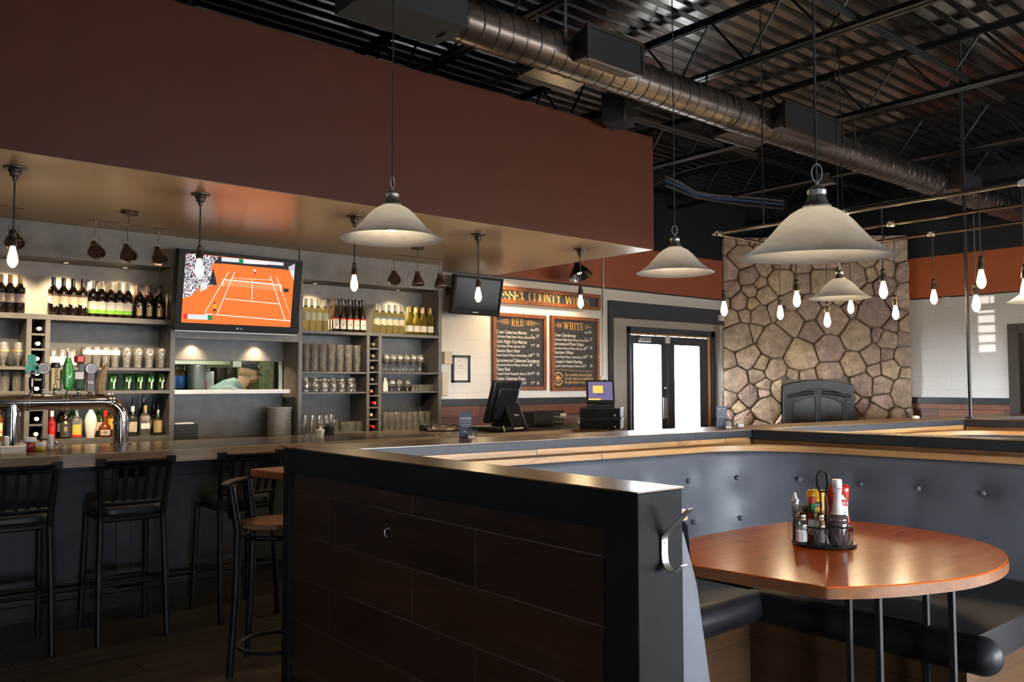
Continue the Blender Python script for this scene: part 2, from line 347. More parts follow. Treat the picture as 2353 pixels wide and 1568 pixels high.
for k, (x0, x1, a0, a1) in enumerate(((fx0+.01, xm-.004, g[0], g[1]), (xm+.004, fx1-.06, g[2], g[3]))):
    mb = MB().box(x0, a0, YD, YD+.045, .02, fz-.025).box(a1, x1, YD, YD+.045, .02, fz-.025).box(a0, a1, YD, YD+.045, .02, .3).box(a0, a1, YD, YD+.045, gt, fz-.025)
    d = struct('door_%d' % (k+1), mb, M['trimblack'], ['black framed glass door with lever closer and pull plate', 'black framed glass door beside the stone fireplace'][k], 'door', bevel=.003)
    part('pane', MB().box(a0-.005, a1+.005, YD+.02, YD+.026, .295, gt+.005), M['pane'], d, smooth=0)
    if k == 0:
        px = at(1528, 950, Y=YD).x; z0, z1 = at(1528, 962, Y=YD).z, at(1528, 914, Y=YD).z
        q = part('push_plate', MB().box(px-.045, px+.045, YD-.012, YD, z0, z1), M['steel'], d, bevel=.003); q['label'] = 'brushed steel push plate'
        c = at(1528, 892, Y=YD); part('lock', MB().lathe([(.028, 0), (.028, .012), (.018, .02), (0, .02)], 16, T=Matrix.Translation((c.x, YD, c.z)) @ Matrix.Rotation(pi/2, 4, 'X')), M['chrome'], d)
        c0, c1 = at(1463, 780, Y=YD), at(1490, 782, Y=YD)
        q = part('door_closer', MB().box(c0.x, c1.x, YD-.06, YD, c1.z-.03, c0.z+.03), M['steel'], d, bevel=.01)
        e0, e1 = at(1474, 772, Y=YD-.05), at(1508, 773, Y=YD-.12)
        part('closer_arm', MB().bar(e0, e1, .02, .012).bar(e1, at(1490, 764, Y=YD), .02, .012), M['steel'], d)
        c0 = at(1533, 780, Y=YD); part('sensor', MB().box(c0.x-.05, c0.x+.035, YD-.03, YD, c0.z-.06, c0.z+.05), M['wplastic'], d, bevel=.004)
# right wall
mb = MB().box(XR, XR+.15, -3.5, 3.3, 0, 2.76).box(XR, XR+.15, 4.42, 7.85, 0, 2.76).box(XR, XR+.15, 3.3, 4.42, 2.3, 2.76)
struct('wall_right', mb, M['whiteR'], smooth=0)
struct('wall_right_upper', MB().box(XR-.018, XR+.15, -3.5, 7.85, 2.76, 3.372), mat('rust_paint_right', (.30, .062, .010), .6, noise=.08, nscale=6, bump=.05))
struct('wall_right_top', MB().box(XR-.025, XR+.15, -3.5, 7.8, 3.372, ZC+.1), M['blackwallR'], smooth=0)
struct('trim_7', MB().box(XR-.02, XR, -3.5, 5.75, 2.748, 2.765), M['black'])
struct('trim_8', MB().box(XR-.04, XR, 4.43, 5.76, 1.195, 1.29), M['trimblack'], bevel=.004)
struct('wall_right_wainscot', MB().box(XR-.02, XR, 4.43, 5.76, 0, 1.195), M['wainscotR'])
mb = MB().box(XR-.05, XR+.02, 4.3, 4.43, 0, 2.31).box(XR-.05, XR+.02, 3.29, 3.42, 0, 2.31).box(XR-.05, XR+.02, 3.42, 4.3, 2.18, 2.31)
struct('trim_9', mb, mat('dark_wood_frame', (.03, .022, .016), .45, noise=.3), bevel=.004)
d = struct('door_3', MB().box(XR, XR+.05, 3.42, 4.3, .01, 2.18), mat('dark_wood_door', (.022, .013, .010), .4, noise=.3), 'dark brown wooden door in the far right wall', 'door')
part('handle', MB().box(XR-.05, XR-.02, 4.2, 4.22, 1.36, 1.5).box(XR-.05, XR, 4.2, 4.22, 1.37, 1.385).box(XR-.05, XR, 4.2, 4.22, 1.475, 1.49), mat('brass_handle', (.6, .42, .2), .3, 1), d)
# left and front walls, the front one with three windows
SUND = Vector((1, .12, -.035)).normalized(); sq0, sq1 = at(2250, 812, X=XR), at(2287, 676, X=XR); back_ = SUND*(15.7/SUND.x)
sy0, sy1, sz0, sz1 = sq1.y-back_.y, sq0.y-back_.y, sq0.z-back_.z, sq1.z-back_.z
mb = MB().box(-3.15, -3, -3.5, sy0, 0, ZC+.1).box(-3.15, -3, sy1, 7.85, 0, ZC+.1).box(-3.15, -3, sy0, sy1, 0, sz0).box(-3.15, -3, sy0, sy1, sz1, ZC+.1)
struct('wall_left', mb, mat('dark_taupe_paint', (.06, .05, .042), .6))
mb = MB()
for i in range(7): z = sz0+(sz1-sz0)*i/6; mb.box(-3.03, -3.0, sy0, sy1, z-.018, z+.018)
struct('window_5', mb, M['trimblack'], 'slatted slot added in the left wall to throw sun patches', 'window')  # added slot in the unseen wall, shaped to throw stacked sun patches
LWIN = (-1.1, -.3, .5, 1.1)
wins = [(3.2, 5.8), (7.2, 8.6), (9.6, 11.6)]; wz = (.6, 1.7)
mb = MB(); xx = LWIN[1]
mb.box(-3.15, LWIN[0], -3.65, -3.5, 0, ZC+.1).box(LWIN[0], LWIN[1], -3.65, -3.5, 0, LWIN[2]).box(LWIN[0], LWIN[1], -3.65, -3.5, LWIN[3], ZC+.1)
for x0, x1 in wins:
    mb.box(xx, x0, -3.65, -3.5, 0, ZC+.1).box(x0, x1, -3.65, -3.5, 0, wz[0]).box(x0, x1, -3.65, -3.5, wz[1], ZC+.1); xx = x1
mb.box(xx, XR+.15, -3.65, -3.5, 0, ZC+.1)
struct('wall_front', mb, mat('front_wall_paint', (.07, .045, .035), .6))
for k, (x0, x1) in enumerate(wins):
    xm_ = (x0+x1)/2; mb = MB()
    for u in (x0, xm_-.03, x1-.06): mb.box(u, u+.06, -3.62, -3.53, wz[0], wz[1])
    for z in (wz[0], wz[1]-.06): mb.box(x0, x1, -3.62, -3.53, z, z+.06)
    struct('window_%d' % (k+1), mb, M['trimblack'], ['black framed window in the front wall, nearest the bar end', 'black framed window in the front wall, middle one', 'black framed window in the front wall, nearest the right wall'][k], 'window')
# soffit over the bar
struct('wall_soffit', MB().box(-3, 6.143, 5.2, YB+.02, 2.78, 3.865), M['soffit'], 'brown red boxed soffit over the bar', 'wall', bevel=.004)
struct('trim_10', MB().box(-3, 6.135, 5.208, YB, 2.774, 2.781), mat('tan_soffit_paint', (.28, .20, .135), .28, spec=1.0), 'tan glossy underside of the boxed soffit', 'trim')
# kitchen behind the hatch
KX0, KX1, KY1 = 1.2, 5.6, 10.4
mb = MB().box(KX0-.1, KX0, 7.85, KY1, 0, 2.7).box(KX1, KX1+.1, 7.85, KY1, 0, 2.7).box(KX0-.1, KX1+.1, KY1, KY1+.1, 0, 2.7)
struct('wall_kitchen', mb, mat('kitchen_wall_panel', (.34, .36, .25), .5, noise=.1))
struct('floor_kitchen', MB().box(KX0, KX1, 7.85, KY1, -.05, 0), mat('kitchen_floor', (.25, .18, .14), .5))
struct('ceiling_kitchen', MB().box(KX0, KX1, 7.85, KY1, 2.6, 2.7), mat('kitchen_ceiling', (.6, .6, .55), .7))
# outdoors beyond the doors
struct('ground_outside', MB().box(-10, 40, 7.95, 60, -.15, -.05).box(-10, 40, -40, -3.7, -.15, -.05), mat('pale_paving', (.78, .77, .75), .8, noise=.1))
mb = MB().box(6, 34, 30, 38, 0, 4.6)
bd = thing('neighbouring_building', 'pale building across the paving seen through the glass doors', 'building', (20, 34, 0), kind='structure')
part('wall', mb, mat('pale_render', (.75, .75, .74), .8), bd, world=True)
for i in range(9):
    x = 8+i*2.8; part('window', MB().box(x, x+1.6, 29.97, 30.1, 2.4, 3.8), mat('building_glass', (.30, .36, .46), .1), bd, world=True)
# ---------------------------------------------------------------- stone fireplace across the corner
P0 = Vector((10.665, 7.70)); P1 = Vector((12.62, 5.745)); FL = (P1-P0).length; du = (P1-P0)/FL; nn = Vector((-du.y, du.x))
if nn.x > 0: nn = -nn
FT = Matrix(((du.x, -nn.x, 0, P0.x), (du.y, -nn.y, 0, P0.y), (0, 0, 1, 0), (0, 0, 0, 1)))   # local: x along face, y into the corner, z up
def fpu(px, py):
    d = ray(px, py); t = (Vector((P0.x, P0.y)).dot(nn)-Vector((EYE.x, EYE.y)).dot(nn))/(Vector((d.x, d.y)).dot(nn)); q = EYE+d*t
    return (Vector((q.x, q.y))-P0).dot(du), q.z
FH = 3.735
fp = thing('stone_fireplace', 'tall fieldstone fireplace across the corner with a black arched firebox', 'fireplace', (0, 0, 0), kind='structure')
body = MB().prism([(0, .02), (FL, .02), (FL, .3), (FL/2, FL/2-.02), (0, .3)], 0, FH, T=FT)
part('mortar', body, mat('mortar', (.20, .165, .13), .9, noise=.25, nscale=30, bump=.4), fp)
IL, _ = fpu(1797, 960); IR, _ = fpu(1960, 960); _, ISZ = fpu(1797, 887); _, ITZ = fpu(1878, 874)
def clip(poly, px, py, nx, ny):
    out = []; k = len(poly)
    for i in range(k):
        a, b = poly[i], poly[(i+1) % k]; da = (a[0]-px)*nx+(a[1]-py)*ny; db = (b[0]-px)*nx+(b[1]-py)*ny
        if da <= 0: out.append(a)
        if (da < 0) != (db < 0):
            t = da/(da-db); out.append((a[0]+(b[0]-a[0])*t, a[1]+(b[1]-a[1])*t))
    return out
rs = random.Random(23); seeds = []
for md_lo, md_hi, cnt in ((.36, .46, 26), (.24, .34, 60), (.14, .22, 90)):
    k_ = tries = 0
    while k_ < cnt and tries < 4000:
        tries += 1; x, z = rs.uniform(.0, FL), rs.uniform(.0, FH); md = rs.uniform(md_lo, md_hi)
        if all((x-a)**2+(z-c)**2 > (.46*(md+m2))**2 for a, c, m2 in seeds): seeds.append((x, z, md)); k_ += 1
mb = MB()
for i, (x, z, md) in enumerate(seeds):
    if IL+.05 < x < IR-.05 and z < ISZ-.02: continue
    poly = [(.0, .0), (FL, .0), (FL, FH), (0, FH)]
    for j, (a, c, m2) in enumerate(seeds):
        if j == i or abs(a-x) > .9 or abs(c-z) > .9: continue
        dx, dz = a-x, c-z; w = .5+((md*.5)**2-(m2*.5)**2)/(2*(dx*dx+dz*dz))
        poly = clip(poly, x+dx*w, z+dz*w, dx, dz)
        if len(poly) < 3: break
    if x < IL+.05 and z < ISZ: poly = clip(poly, IL, 0, 1, 0)
    elif x > IR-.05 and z < ISZ: poly = clip(poly, IR, 0, -1, 0)
    else: poly = clip(poly, 0, ITZ if IL < x < IR else 0, 0, -1) if IL < x < IR else poly
    if len(poly) < 3: continue
    ar = .5*abs(sum(poly[k-1][0]*poly[k][1]-poly[k][0]*poly[k-1][1] for k in range(len(poly))))
    if ar < .004: continue
    cx = sum(q[0] for q in poly)/len(poly); cz = sum(q[1] for q in poly)/len(poly); sz = sqrt(ar)
    s = max(.55, 1-.015/sz)
    poly = [(cx+(q[0]-cx)*s, cz+(q[1]-cz)*s) for q in poly]
    for it in range(2):
        t = .09 if it == 0 else .17; np_ = []
        for k in range(len(poly)):
            a, b = poly[k], poly[(k+1) % len(poly)]
            np_ += [(a[0]+(b[0]-a[0])*t, a[1]+(b[1]-a[1])*t), (b[0]+(a[0]-b[0])*t, b[1]+(a[1]-b[1])*t)]
        poly = np_
    th = rs.uniform(.035, .07); tl = rs.uniform(-.12, .12); tu = rs.uniform(-.1, .1); k = len(poly); vs = []; fs = []
    for (sc, dp) in ((1.0, .03), (1.0, -th*.55), (.955, -th*.86), (.86, -th)):
        for (a, c) in poly:
            jx = rs.uniform(-.006, .006) if sc < 1 else 0
            vs.append((cx+(a-cx)*sc+jx, dp+(0 if dp > 0 else (a-cx)*tl+(c-cz)*tu + (rs.uniform(-.007, .007) if sc < .97 else 0)), cz+(c-cz)*sc))
    vs.append((cx, -th-.008+rs.uniform(-.008, .008), cz))
    for r_ in range(3):
        for q in range(k): fs.append((r_*k+q, r_*k+(q+1) % k, (r_+1)*k+(q+1) % k, (r_+1)*k+q))
    for q in range(k): fs.append((3*k+q, 3*k+(q+1) % k, 4*k))
    mb.add(vs, fs, 0, FT)
m, nt, b = new_mat('fieldstone'); N = nt.nodes; L = nt.links
ge = N.new('ShaderNodeNewGeometry'); rp = N.new('ShaderNodeValToRGB'); e = rp.color_ramp.elements
cols = [(.0, (.38, .275, .20)), (.18, (.28, .195, .15)), (.34, (.45, .34, .25)), (.5, (.22, .15, .125)), (.66, (.38, .26, .215)), (.82, (.47, .35, .22)), (1, (.33, .245, .185))]
e[0].color = (*cols[0][1], 1); e[1].position = 1; e[1].color = (*cols[-1][1], 1)
for pz, c in cols[1:-1]: el = e.new(pz); el.color = (*c, 1)
tc = N.new('ShaderNodeTexCoord'); nz = N.new('ShaderNodeTexNoise'); nz.inputs['Scale'].default_value = 9; nz.inputs['Detail'].default_value = 8; nz.inputs['Roughness'].default_value = .65
L.new(tc.outputs['Object'], nz.inputs['Vector']); L.new(ge.outputs['Random Per Island'], rp.inputs[0])
mr = N.new('ShaderNodeMapRange'); mr.inputs['From Min'].default_value = .3; mr.inputs['From Max'].default_value = .7; mr.inputs['To Min'].default_value = .6; mr.inputs['To Max'].default_value = 1.65; L.new(nz.outputs['Fac'], mr.inputs[0])
mx = N.new('ShaderNodeVectorMath'); mx.operation = 'SCALE'; L.new(rp.outputs[0], mx.inputs[0]); L.new(mr.outputs[0], mx.inputs['Scale']); L.new(mx.outputs[0], b.inputs['Base Color']); b.inputs['Roughness'].default_value = .75
bp = N.new('ShaderNodeBump'); bp.inputs['Strength'].default_value = .7; bp.inputs['Distance'].default_value = .02; n2 = N.new('ShaderNodeTexNoise'); n2.inputs['Scale'].default_value = 24; n2.inputs['Detail'].default_value = 7; L.new(tc.outputs['Object'], n2.inputs['Vector']); L.new(n2.outputs['Fac'], bp.inputs['Height']); L.new(bp.outputs[0], b.inputs['Normal'])
part('stones', mb, m, fp, smooth=55)
# arched cast firebox front
def arch(x0, x1, zs, zt, n=14, zb=.02):
    w = (x1-x0)/2; h = zt-zs; R = (w*w+h*h)/(2*h); cx = (x0+x1)/2; cz = zt-R; a = math.asin(w/R)
    return [(x0, zb)]+[(cx+R*sin(-a+2*a*i/n), cz+R*cos(-a+2*a*i/n)) for i in range(n+1)]+[(x1, zb)]
def archring(o, i_, y0, y1, mb):
    k = len(o); vs = [(x, y0, z) for x, z in o]+[(x, y0, z) for x, z in i_]+[(x, y1, z) for x, z in o]+[(x, y1, z) for x, z in i_]; fs = []
    for q in range(k-1): fs += [(q, q+1, k+q+1, k+q), (2*k+q, 3*k+q, 3*k+q+1, 2*k+q+1), (q, 2*k+q, 2*k+q+1, q+1), (k+q, k+q+1, 3*k+q+1, 3*k+q)]
    return mb.add(vs, fs, 0, FT)
mcast = mat('cast_black', (.022, .024, .028), .5, noise=.3, nscale=40, bump=.15)
A1 = arch(IL, IR, ISZ, ITZ); A2 = arch(IL+.13, IR-.13, ISZ-.16, ITZ-.13)
fb = part('firebox_surround', archring(A1, A2, -.10, .05, MB()), mcast, fp, bevel=.006); fb['label'] = 'black cast arched firebox surround'
A3 = arch(IL+.16, IR-.16, ISZ-.27, ITZ-.25); m2 = archring(A2, A3, -.085, .0, MB()); xc = (IL+IR)/2
m2.box(xc-.035, xc+.035, -.09, -.04, .02, ITZ-.2, T=FT)
part('firebox_door', m2, mcast, fp, bevel=.004)
part('firebox_glass', MB().add([(x, -.05, z) for x, z in A3], [tuple(range(len(A3)))], 0, FT), mat('firebox_glass', (.016, .016, .018), .35, noise=.6, nscale=12), fp)
v_ = MB()
for s_ in (-1, 1):
    pts = [(xc+s_*(.06+.40*t), -.088, ITZ-.19-.055*(t*1.05)**2) for t in [i/6 for i in range(7)]]
    v_.tube([FT @ Vector(q) for q in pts], .028, 6)
part('firebox_vent', v_, mat('vent_black', (.004, .004, .004), .6), fp)
# small wall devices
def wallbox(name, label, cat, c, d, m, axis='Y', **k):
    o = link(name, MB().box(-d[0]/2, d[0]/2, -d[1]/2, d[1]/2, -d[2]/2, d[2]/2), m, loc=c, bevel=.004); return tag(o, label, cat, **k)
c = at(2175, 693, X=XR); wallbox('motion_sensor', 'small white sensor box on the right white wall under the orange band', 'sensor', (XR-.03, c.y, c.z), (.06, .09, .12), M['wplastic'])
c = at(1654, 731, Y=YB-.05); wallbox('door_sensor', 'small white box on the black beam beside the stone', 'sensor', (c.x, YB-.075, c.z), (.1, .05, .09), M['wplastic'], kind='thing')
c = at(1384, 879, Y=YB); w = wallbox('wall_switch', 'white switch box on the wall between wine board and doors', 'switch', (c.x, YB-.02, c.z), (.09, .04, .17), M['wplastic'])
part('toggle', MB().box(-.01, .015, -.03, -.018, -.03, .04), M['plastic'], w)
c = at(1385, 690, Y=YB); o = link('wall_conduit', MB().tube([(c.x-.01, YB-.02, 2.40), (c.x-.01, YB-.02, 3.36)], .012, 8), M['nickel']); tag(o, 'thin vertical conduit running up the wall right of the wine boards', 'conduit')
o = link('wall_conduit', MB().tube([(c.x-.01, YB-.02, 1.45), (c.x-.01, YB-.02, 2.40)], .010, 8), M['wplastic']); tag(o, 'white conduit dropping to the wall switch beside the doors', 'conduit')
c = at(1021, 823, Y=YB); wallbox('thermostat', 'cream thermostat on the white wall beside the back bar shelves', 'thermostat', (c.x+.015, YB-.03, c.z), (.11, .06, .14), M['cream'])
c = at(1018, 883, Y=YB); wallbox('wall_phone', 'tall cream box low on the wall beside the back bar shelves', 'box', (c.x, YB-.02, c.z), (.08, .04, .26), M['cream'])
# ================================================================= CEILING
def truss(X, lab):
    t = thing('roof_truss', lab, 'roof truss', (X, 2.1, 4.0), group='open web roof trusses')
    for nm, z in (('top_chord', 4.47), ('bottom_chord', 4.0)):
        mb = MB()
        for s in (-1, 1):
            mb.box(X+s*.012, X+s*.05, -3.45, 7.66, z-.003, z+.003).box(X+s*.012, X+s*.017, -3.45, 7.66, z, z+(.045 if z < 4.2 else -.045))
        if z < 4.2: mb.box(X-.05, X-.006, -3.45, 7.66, z-.004, z)
        part(nm, mb, M['joist'], t, world=True, smooth=0)
    mb = MB(); y = -3.4; up = True; pts = []
    while y < 7.6: pts.append((X, y, 4.45 if up else 4.02)); up = not up; y += .34
    for a, b in zip(pts, pts[1:]): mb.tube([a, b], .011, 6)
    part('web', mb, M['joist'], t, world=True)
    return t
tl = ['left end of the room above the bar', 'second above the bar seats', 'crossing above the end of the soffit', 'nearest of those crossing the visible deck', 'middle one of those crossing the visible deck', 'third one, just before the stone fireplace', 'last one, in front of the far right wall']
for X, l in zip((1.83, 3.69, 5.55, 7.43, 9.42, 11.3), ('dark open web roof truss over the left end of the soffit', 'dark open web roof truss over the middle of the soffit', 'dark open web roof truss above the large nearest glass pendant', 'dark open web roof truss crossing over the middle of the duct', 'dark open web roof truss just in front of the stone fireplace top', 'dark open web roof truss closest to the far right wall')): truss(X, l)
for i, (p0, p1, l) in enumerate((((1990, 50), (2210, 183), 'dark angle brace running between trusses, above the large nearest pendant'), ((1500, 283), (1640, 326), 'dark angle brace running between trusses, beside the soffit corner'), ((1735, 358), (1965, 440), 'dark angle brace running between trusses, behind the large pendant ring'))):
    y = at(*p0, Z=4.05).y; x0 = at(*p0, Z=4.05).x; x1 = at(*p1, Z=4.05).x; x1 += .8; x0 -= .8 if i else 1.2
    o = link('truss_brace', MB().box(x0, x1, y-.02, y+.02, 4.052, 4.056).box(x0, x1, y-.002, y+.002, 4.01, 4.055), M['conduit'] if i == 1 else M['joist'], smooth=0); tag(o, l, 'brace', 'angle braces between the trusses')
# spiral duct
DY, DZ, DRr = 3.985, 3.70, .135
dx0 = at(1030, 78, Y=DY).x
du_ = thing('spiral_duct', 'long round spiral air duct running under the roof trusses', 'air duct', (dx0, DY, DZ))
part('duct_pipe', MB().tube([(dx0, DY, DZ), (XR-.1, DY, DZ)], DRr, 32), M['duct'], du_, world=True)
mb = MB(); n_ = 16; pit = .115; k = int((XR-.15-dx0)/pit*n_)
mb.tube([(dx0+pit*i/n_, DY+DRr*1.0*cos(2*pi*i/n_), DZ+DRr*1.0*sin(2*pi*i/n_)) for i in range(k)], .0055, 5)
part('spiral_seam', mb, M['joist'], du_, world=True)
for x in (at(1680, 300, Y=DY).x, at(2150, 455, Y=DY).x): part('coupling', MB().tube([(x-.05, DY, DZ), (x+.05, DY, DZ)], DRr+.006, 32), M['socket'], du_, world=True)
for x in (3.69, 5.55, 7.43, 9.42, 11.3):
    for s in (-1, 1): part('hanger_strap', MB().bar((x, DY+s*(DRr+.004), DZ), (x, DY+s*(DRr+.004), 4.0), .025, .003), M['joist'], du_, world=True)
mb = MB().cbox((dx0-.32, DY, DZ+.1), (.68, .34, .46)).tube([(dx0-.05, DY, DZ), (dx0+.03, DY, DZ)], DRr+.01, 24)
o = part('end_boot', mb, mat('black_duct_liner', (.008, .008, .008), .8), du_, world=True); o['label'] = 'black square boot at the end of the duct'
def vent(px0, px1, side, lab):
    yv = DY+side*(DRr+.12); x0 = at(px0, 120 if side < 0 else 200, Y=yv).x; x1 = at(px1, 120 if side < 0 else 200, Y=yv).x
    v = thing('duct_vent', lab, 'air vent', ((x0+x1)/2, DY+side*(DRr-.02), DZ), 0, 'registers on the sides of the duct'); w = (x1-x0)/2; h = .105; d = .16*side
    mb = MB()
    ov = [(-w*.9, 0, -h*.8), (w*.9, 0, -h*.8), (w*.9, 0, h*.8), (-w*.9, 0, h*.8), (-w, d, -h), (w, d, -h), (w, d, h), (-w, d, h)]
    mb.add(ov, [(0, 1, 5, 4), (1, 2, 6, 5), (2, 3, 7, 6), (3, 0, 4, 7)])
    part('vent_boot', mb, M['duct'], v, smooth=0)
    mb = MB()
    for a, b in (((-w, -h), (w, -h)), ((w, -h), (w, h)), ((w, h), (-w, h)), ((-w, h), (-w, -h))): mb.bar((a[0], d, a[1]), (b[0], d, b[1]), .024, .024)
    part('vent_frame', mb, M['socket'], v, smooth=0)
    mb = MB().box(-w, w, d-.004, d+.004, -h, h, 1)
    for i in range(12): mb.box(-w+.02, w-.02, d-.01*side-.004, d+.008*side+.004, -h+.015+i*.0162, -h+.019+i*.0162)
    part('vent_grille', mb, [M['joist'], M['black']], v, smooth=0)
vent(1345, 1470, -1, 'black duct register on the near side, beside the soffit top')
vent(1795, 1925, -1, 'black duct register on the near side, above the big glass pendant')
vent(1195, 1320, 1, 'duct register on the far side, above the soffit edge')
vent(1645, 1735, 1, 'brown duct register on the far side, near the soffit corner')
vent(2195, 2240, -1, 'duct register on the near side, nearest the right wall')
# black speaker and cables behind the duct
c = at(1420, 255, Y=5.0); s = thing('ceiling_speaker', 'black box speaker hanging between the duct and the soffit top', 'speaker', c)
part('cabinet', MB().cbox((0, 0, 0), (.26, .22, .26), .4), M['plasticm'], s, bevel=.01); part('bracket', MB().box(-.015, .015, -.015, .015, .12, 4.0-c.z), M['joist'], s)
for k, (colr, dz_) in enumerate((((.012, .03, .07), 0), ((.05, .045, .04), .05), ((.012, .012, .013), -.06))):
    pts = [at(1528, 415, Y=6.6), at(1560, 428, Y=6.6), at(1600, 448+dz_*80, Y=6.6), at(1650, 456+dz_*60, Y=6.6), at(1720, 462, Y=6.6), at(1800, 470, Y=6.6)]
    pts = [p+Vector((0, 0, dz_)) for p in pts]
    o = link('cable_bundle', MB().tube(pts, .018, 6), mat('cable_%d' % k, colr, .5)); tag(o, ('blue', 'grey', 'black')[k]+' cable run sagging below the deck above the back wall', 'cable')
pts = [at(1500, 428, Y=6.2), at(1550, 400, Y=6.2), at(1620, 380, Y=6.1), at(1720, 364, Y=6.0), at(1745, 352, Y=6.0)]
tag(link('hanging_wire', MB().tube(pts, .008, 6), M['joist']), 'thin black wire looping from the soffit corner to the duct register', 'wire')
c = at(1898, 422, X=9.42); o = link('junction_box', MB().cbox(c, (.12, .2, .03)).cbox(c+Vector((0, 0, .07)), (.1, .14, .1)).box(c.x-.012, c.x+.012, c.y-.012, c.y+.012, c.z+.1, max(c.z+.12, 3.999)), M['nickel']); tag(o, 'small pale junction box under the truss behind the big pendant ring', 'junction box')
# ---------------------------------------------------------------- glass pendants
shade_prof = [(.034, .139), (.050, .133), (.070, .121), (.0945, .099), (.119, .070), (.143, .043), (.171, .023), (.193, .0085), (.208, .000)]
inner = [(r-.005, z-.003) for r, z in shade_prof]; inner[-1] = (.206, .0012)
m, nt, b = new_mat('alabaster_glass'); N = nt.nodes; L = nt.links
tc = N.new('ShaderNodeTexCoord'); mp = N.new('ShaderNodeMapping'); mp.inputs['Scale'].default_value = (3, 3, 9); L.new(tc.outputs['Object'], mp.inputs[0]); nz = N.new('ShaderNodeTexNoise'); nz.inputs['Scale'].default_value = 1.3; nz.inputs['Detail'].default_value = 3; nz.inputs['Distortion'].default_value = 2.2; L.new(mp.outputs[0], nz.inputs[0])
rp = N.new('ShaderNodeValToRGB'); rp.color_ramp.elements[0].position = .35; rp.color_ramp.elements[0].color = (.80, .80, .81, 1); rp.color_ramp.elements[1].position = .65; rp.color_ramp.elements[1].color = (.95, .96, .98, 1); L.new(nz.outputs[0], rp.inputs[0])
tr = N.new('ShaderNodeBsdfTranslucent'); L.new(rp.outputs[0], b.inputs['Base Color']); L.new(rp.outputs[0], tr.inputs[0]); b.inputs['Roughness'].default_value = .3; mx = N.new('ShaderNodeMixShader'); mx.inputs[0].default_value = .66; o_ = N['Material Output']; L.new(b.outputs[0], mx.inputs[1]); L.new(tr.outputs[0], mx.inputs[2]); L.new(mx.outputs[0], o_.inputs[0])
M['alabaster'] = m
def pendant(loc, top, lab, rw=.003, tilt=0, rzz=0):
    t = thing('glass_pendant_lamp', lab, 'pendant lamp', loc, rzz, 'white glass pendant lamps')
    t.rotation_euler = (tilt, 0, rzz)
    part('lamp_shade', MB().lathe(shade_prof+inner[::-1], 48, cap=False), M['alabaster'], t, smooth=60)
    h = part('lamp_holder', MB().lathe([(.0385, .135), (.0385, .142), (.033, .147), (.027, .158), (.0245, .166), (.0225, .172), (.0255, .177), (.0258, .186), (.021, .191), (.020, .194), (.012, .198), (.0045, .201), (.0045, .210), (0, .211)], 24), M['nickel'], t)
    part('ring', MB().tube([(.0145*cos(a), 0, .2335+.0245*sin(a)) for a in [2*pi*i/24 for i in range(24)]], .002, 6, closed=True), M['steel'], h)
    T = Matrix.Rotation(-tilt, 4, 'X'); p0 = Vector((0, 0, .209)); p1 = p0+T.to_3x3() @ Vector((0, 0, top-loc[2]-.209))
    part('cord', MB().tube([p0, p1], rw, 6), M['cable'], t)
    part('bulb', MB().sphere((0, 0, .065), .027, sc=(1, 1, 1.3)), mat('frosted_bulb', (.8, .78, .72), .4, emit=(1, .78, .5), es=PEND), t)
    return t
PD = .416
def pdepth(px, py, w): return EYE+ray(px, py)*(F_*PD/w)
p1_ = pdepth(901, 550, 236); p2_ = pdepth(1551.5, 628, 178); p3_ = pdepth(1877, 592, 346); p4_ = pdepth(1930, 686, 136); p5_ = pdepth(2400, 692, 150)
pend = [pendant(p1_, ZC, 'white glass bell pendant lamp in front of the brown soffit over the bar', rzz=.5),
 pendant(p2_, ZC, 'white glass bell pendant lamp hanging beside the soffit corner', rzz=-.72),
 pendant(p3_, ZC, 'large nearest white glass bell pendant lamp in front of the stone chimney', .0035, radians(3), radians(-40)),
 pendant(p4_, ZC, 'small far white glass bell pendant lamp low before the stones', rzz=.9),
 pendant(p5_, ZC, 'white glass bell pendant lamp cut off by the right picture edge')]
# ---------------------------------------------------------------- pipe frame and filament bulbs
PX1, PX2, PX3 = 5.9, 6.62, 7.35
tip = at(1638, 539, X=PX1); PZ = tip.z
pf = thing('pipe_frame', 'dark steel pipe frame hanging before the fireplace with bulbs on it', 'pipe frame', (PX1, tip.y, PZ))
for X in (PX1, PX2, PX3): part('pipe', MB().tube([(X, tip.y+(0 if X == PX1 else -.06), PZ), (X, -2.8, PZ)], .014, 10), M['conduit'] if X == PX1 else M['bronze'], pf, world=True)
part('cross_pipe', MB().tube([(PX1-.03, tip.y-.06, PZ-.012), (PX3+.05, tip.y-.06, PZ-.012)], .013, 10), M['bronze'], pf, world=True)
for X in (PX1, PX2, PX3):
    for y in (tip.y-.06, tip.y-1.2, tip.y-2.4, tip.y-3.6): part('fitting', MB().tube([(X-.025, y, PZ), (X+.025, y, PZ)], .021, 10).tube([(X, y-.03, PZ), (X, y+.03, PZ)], .020, 10), M['steel'], pf, world=True)
for X, y in ((PX1, tip.y-.5), (PX3, tip.y-.4), (PX1, tip.y-2.6), (PX3, tip.y-2.6)): part('hanger_rod', MB().tube([(X, y, PZ), (X, y, ZC)], .006, 6), M['joist'], pf, world=True)
m, nt, b = new_mat('glowing_filament_bulb'); nt.nodes.clear(); N = nt.nodes; L = nt.links
lw = N.new('ShaderNodeLayerWeight'); lw.inputs['Blend'].default_value = .35; rp = N.new('ShaderNodeValToRGB'); rp.color_ramp.elements[0].color = (1, .74, .40, 1); rp.color_ramp.elements[1].color = (.011, .005, .001, 1); rp.color_ramp.elements[1].position = .58; L.new(lw.outputs['Facing'], rp.inputs[0])
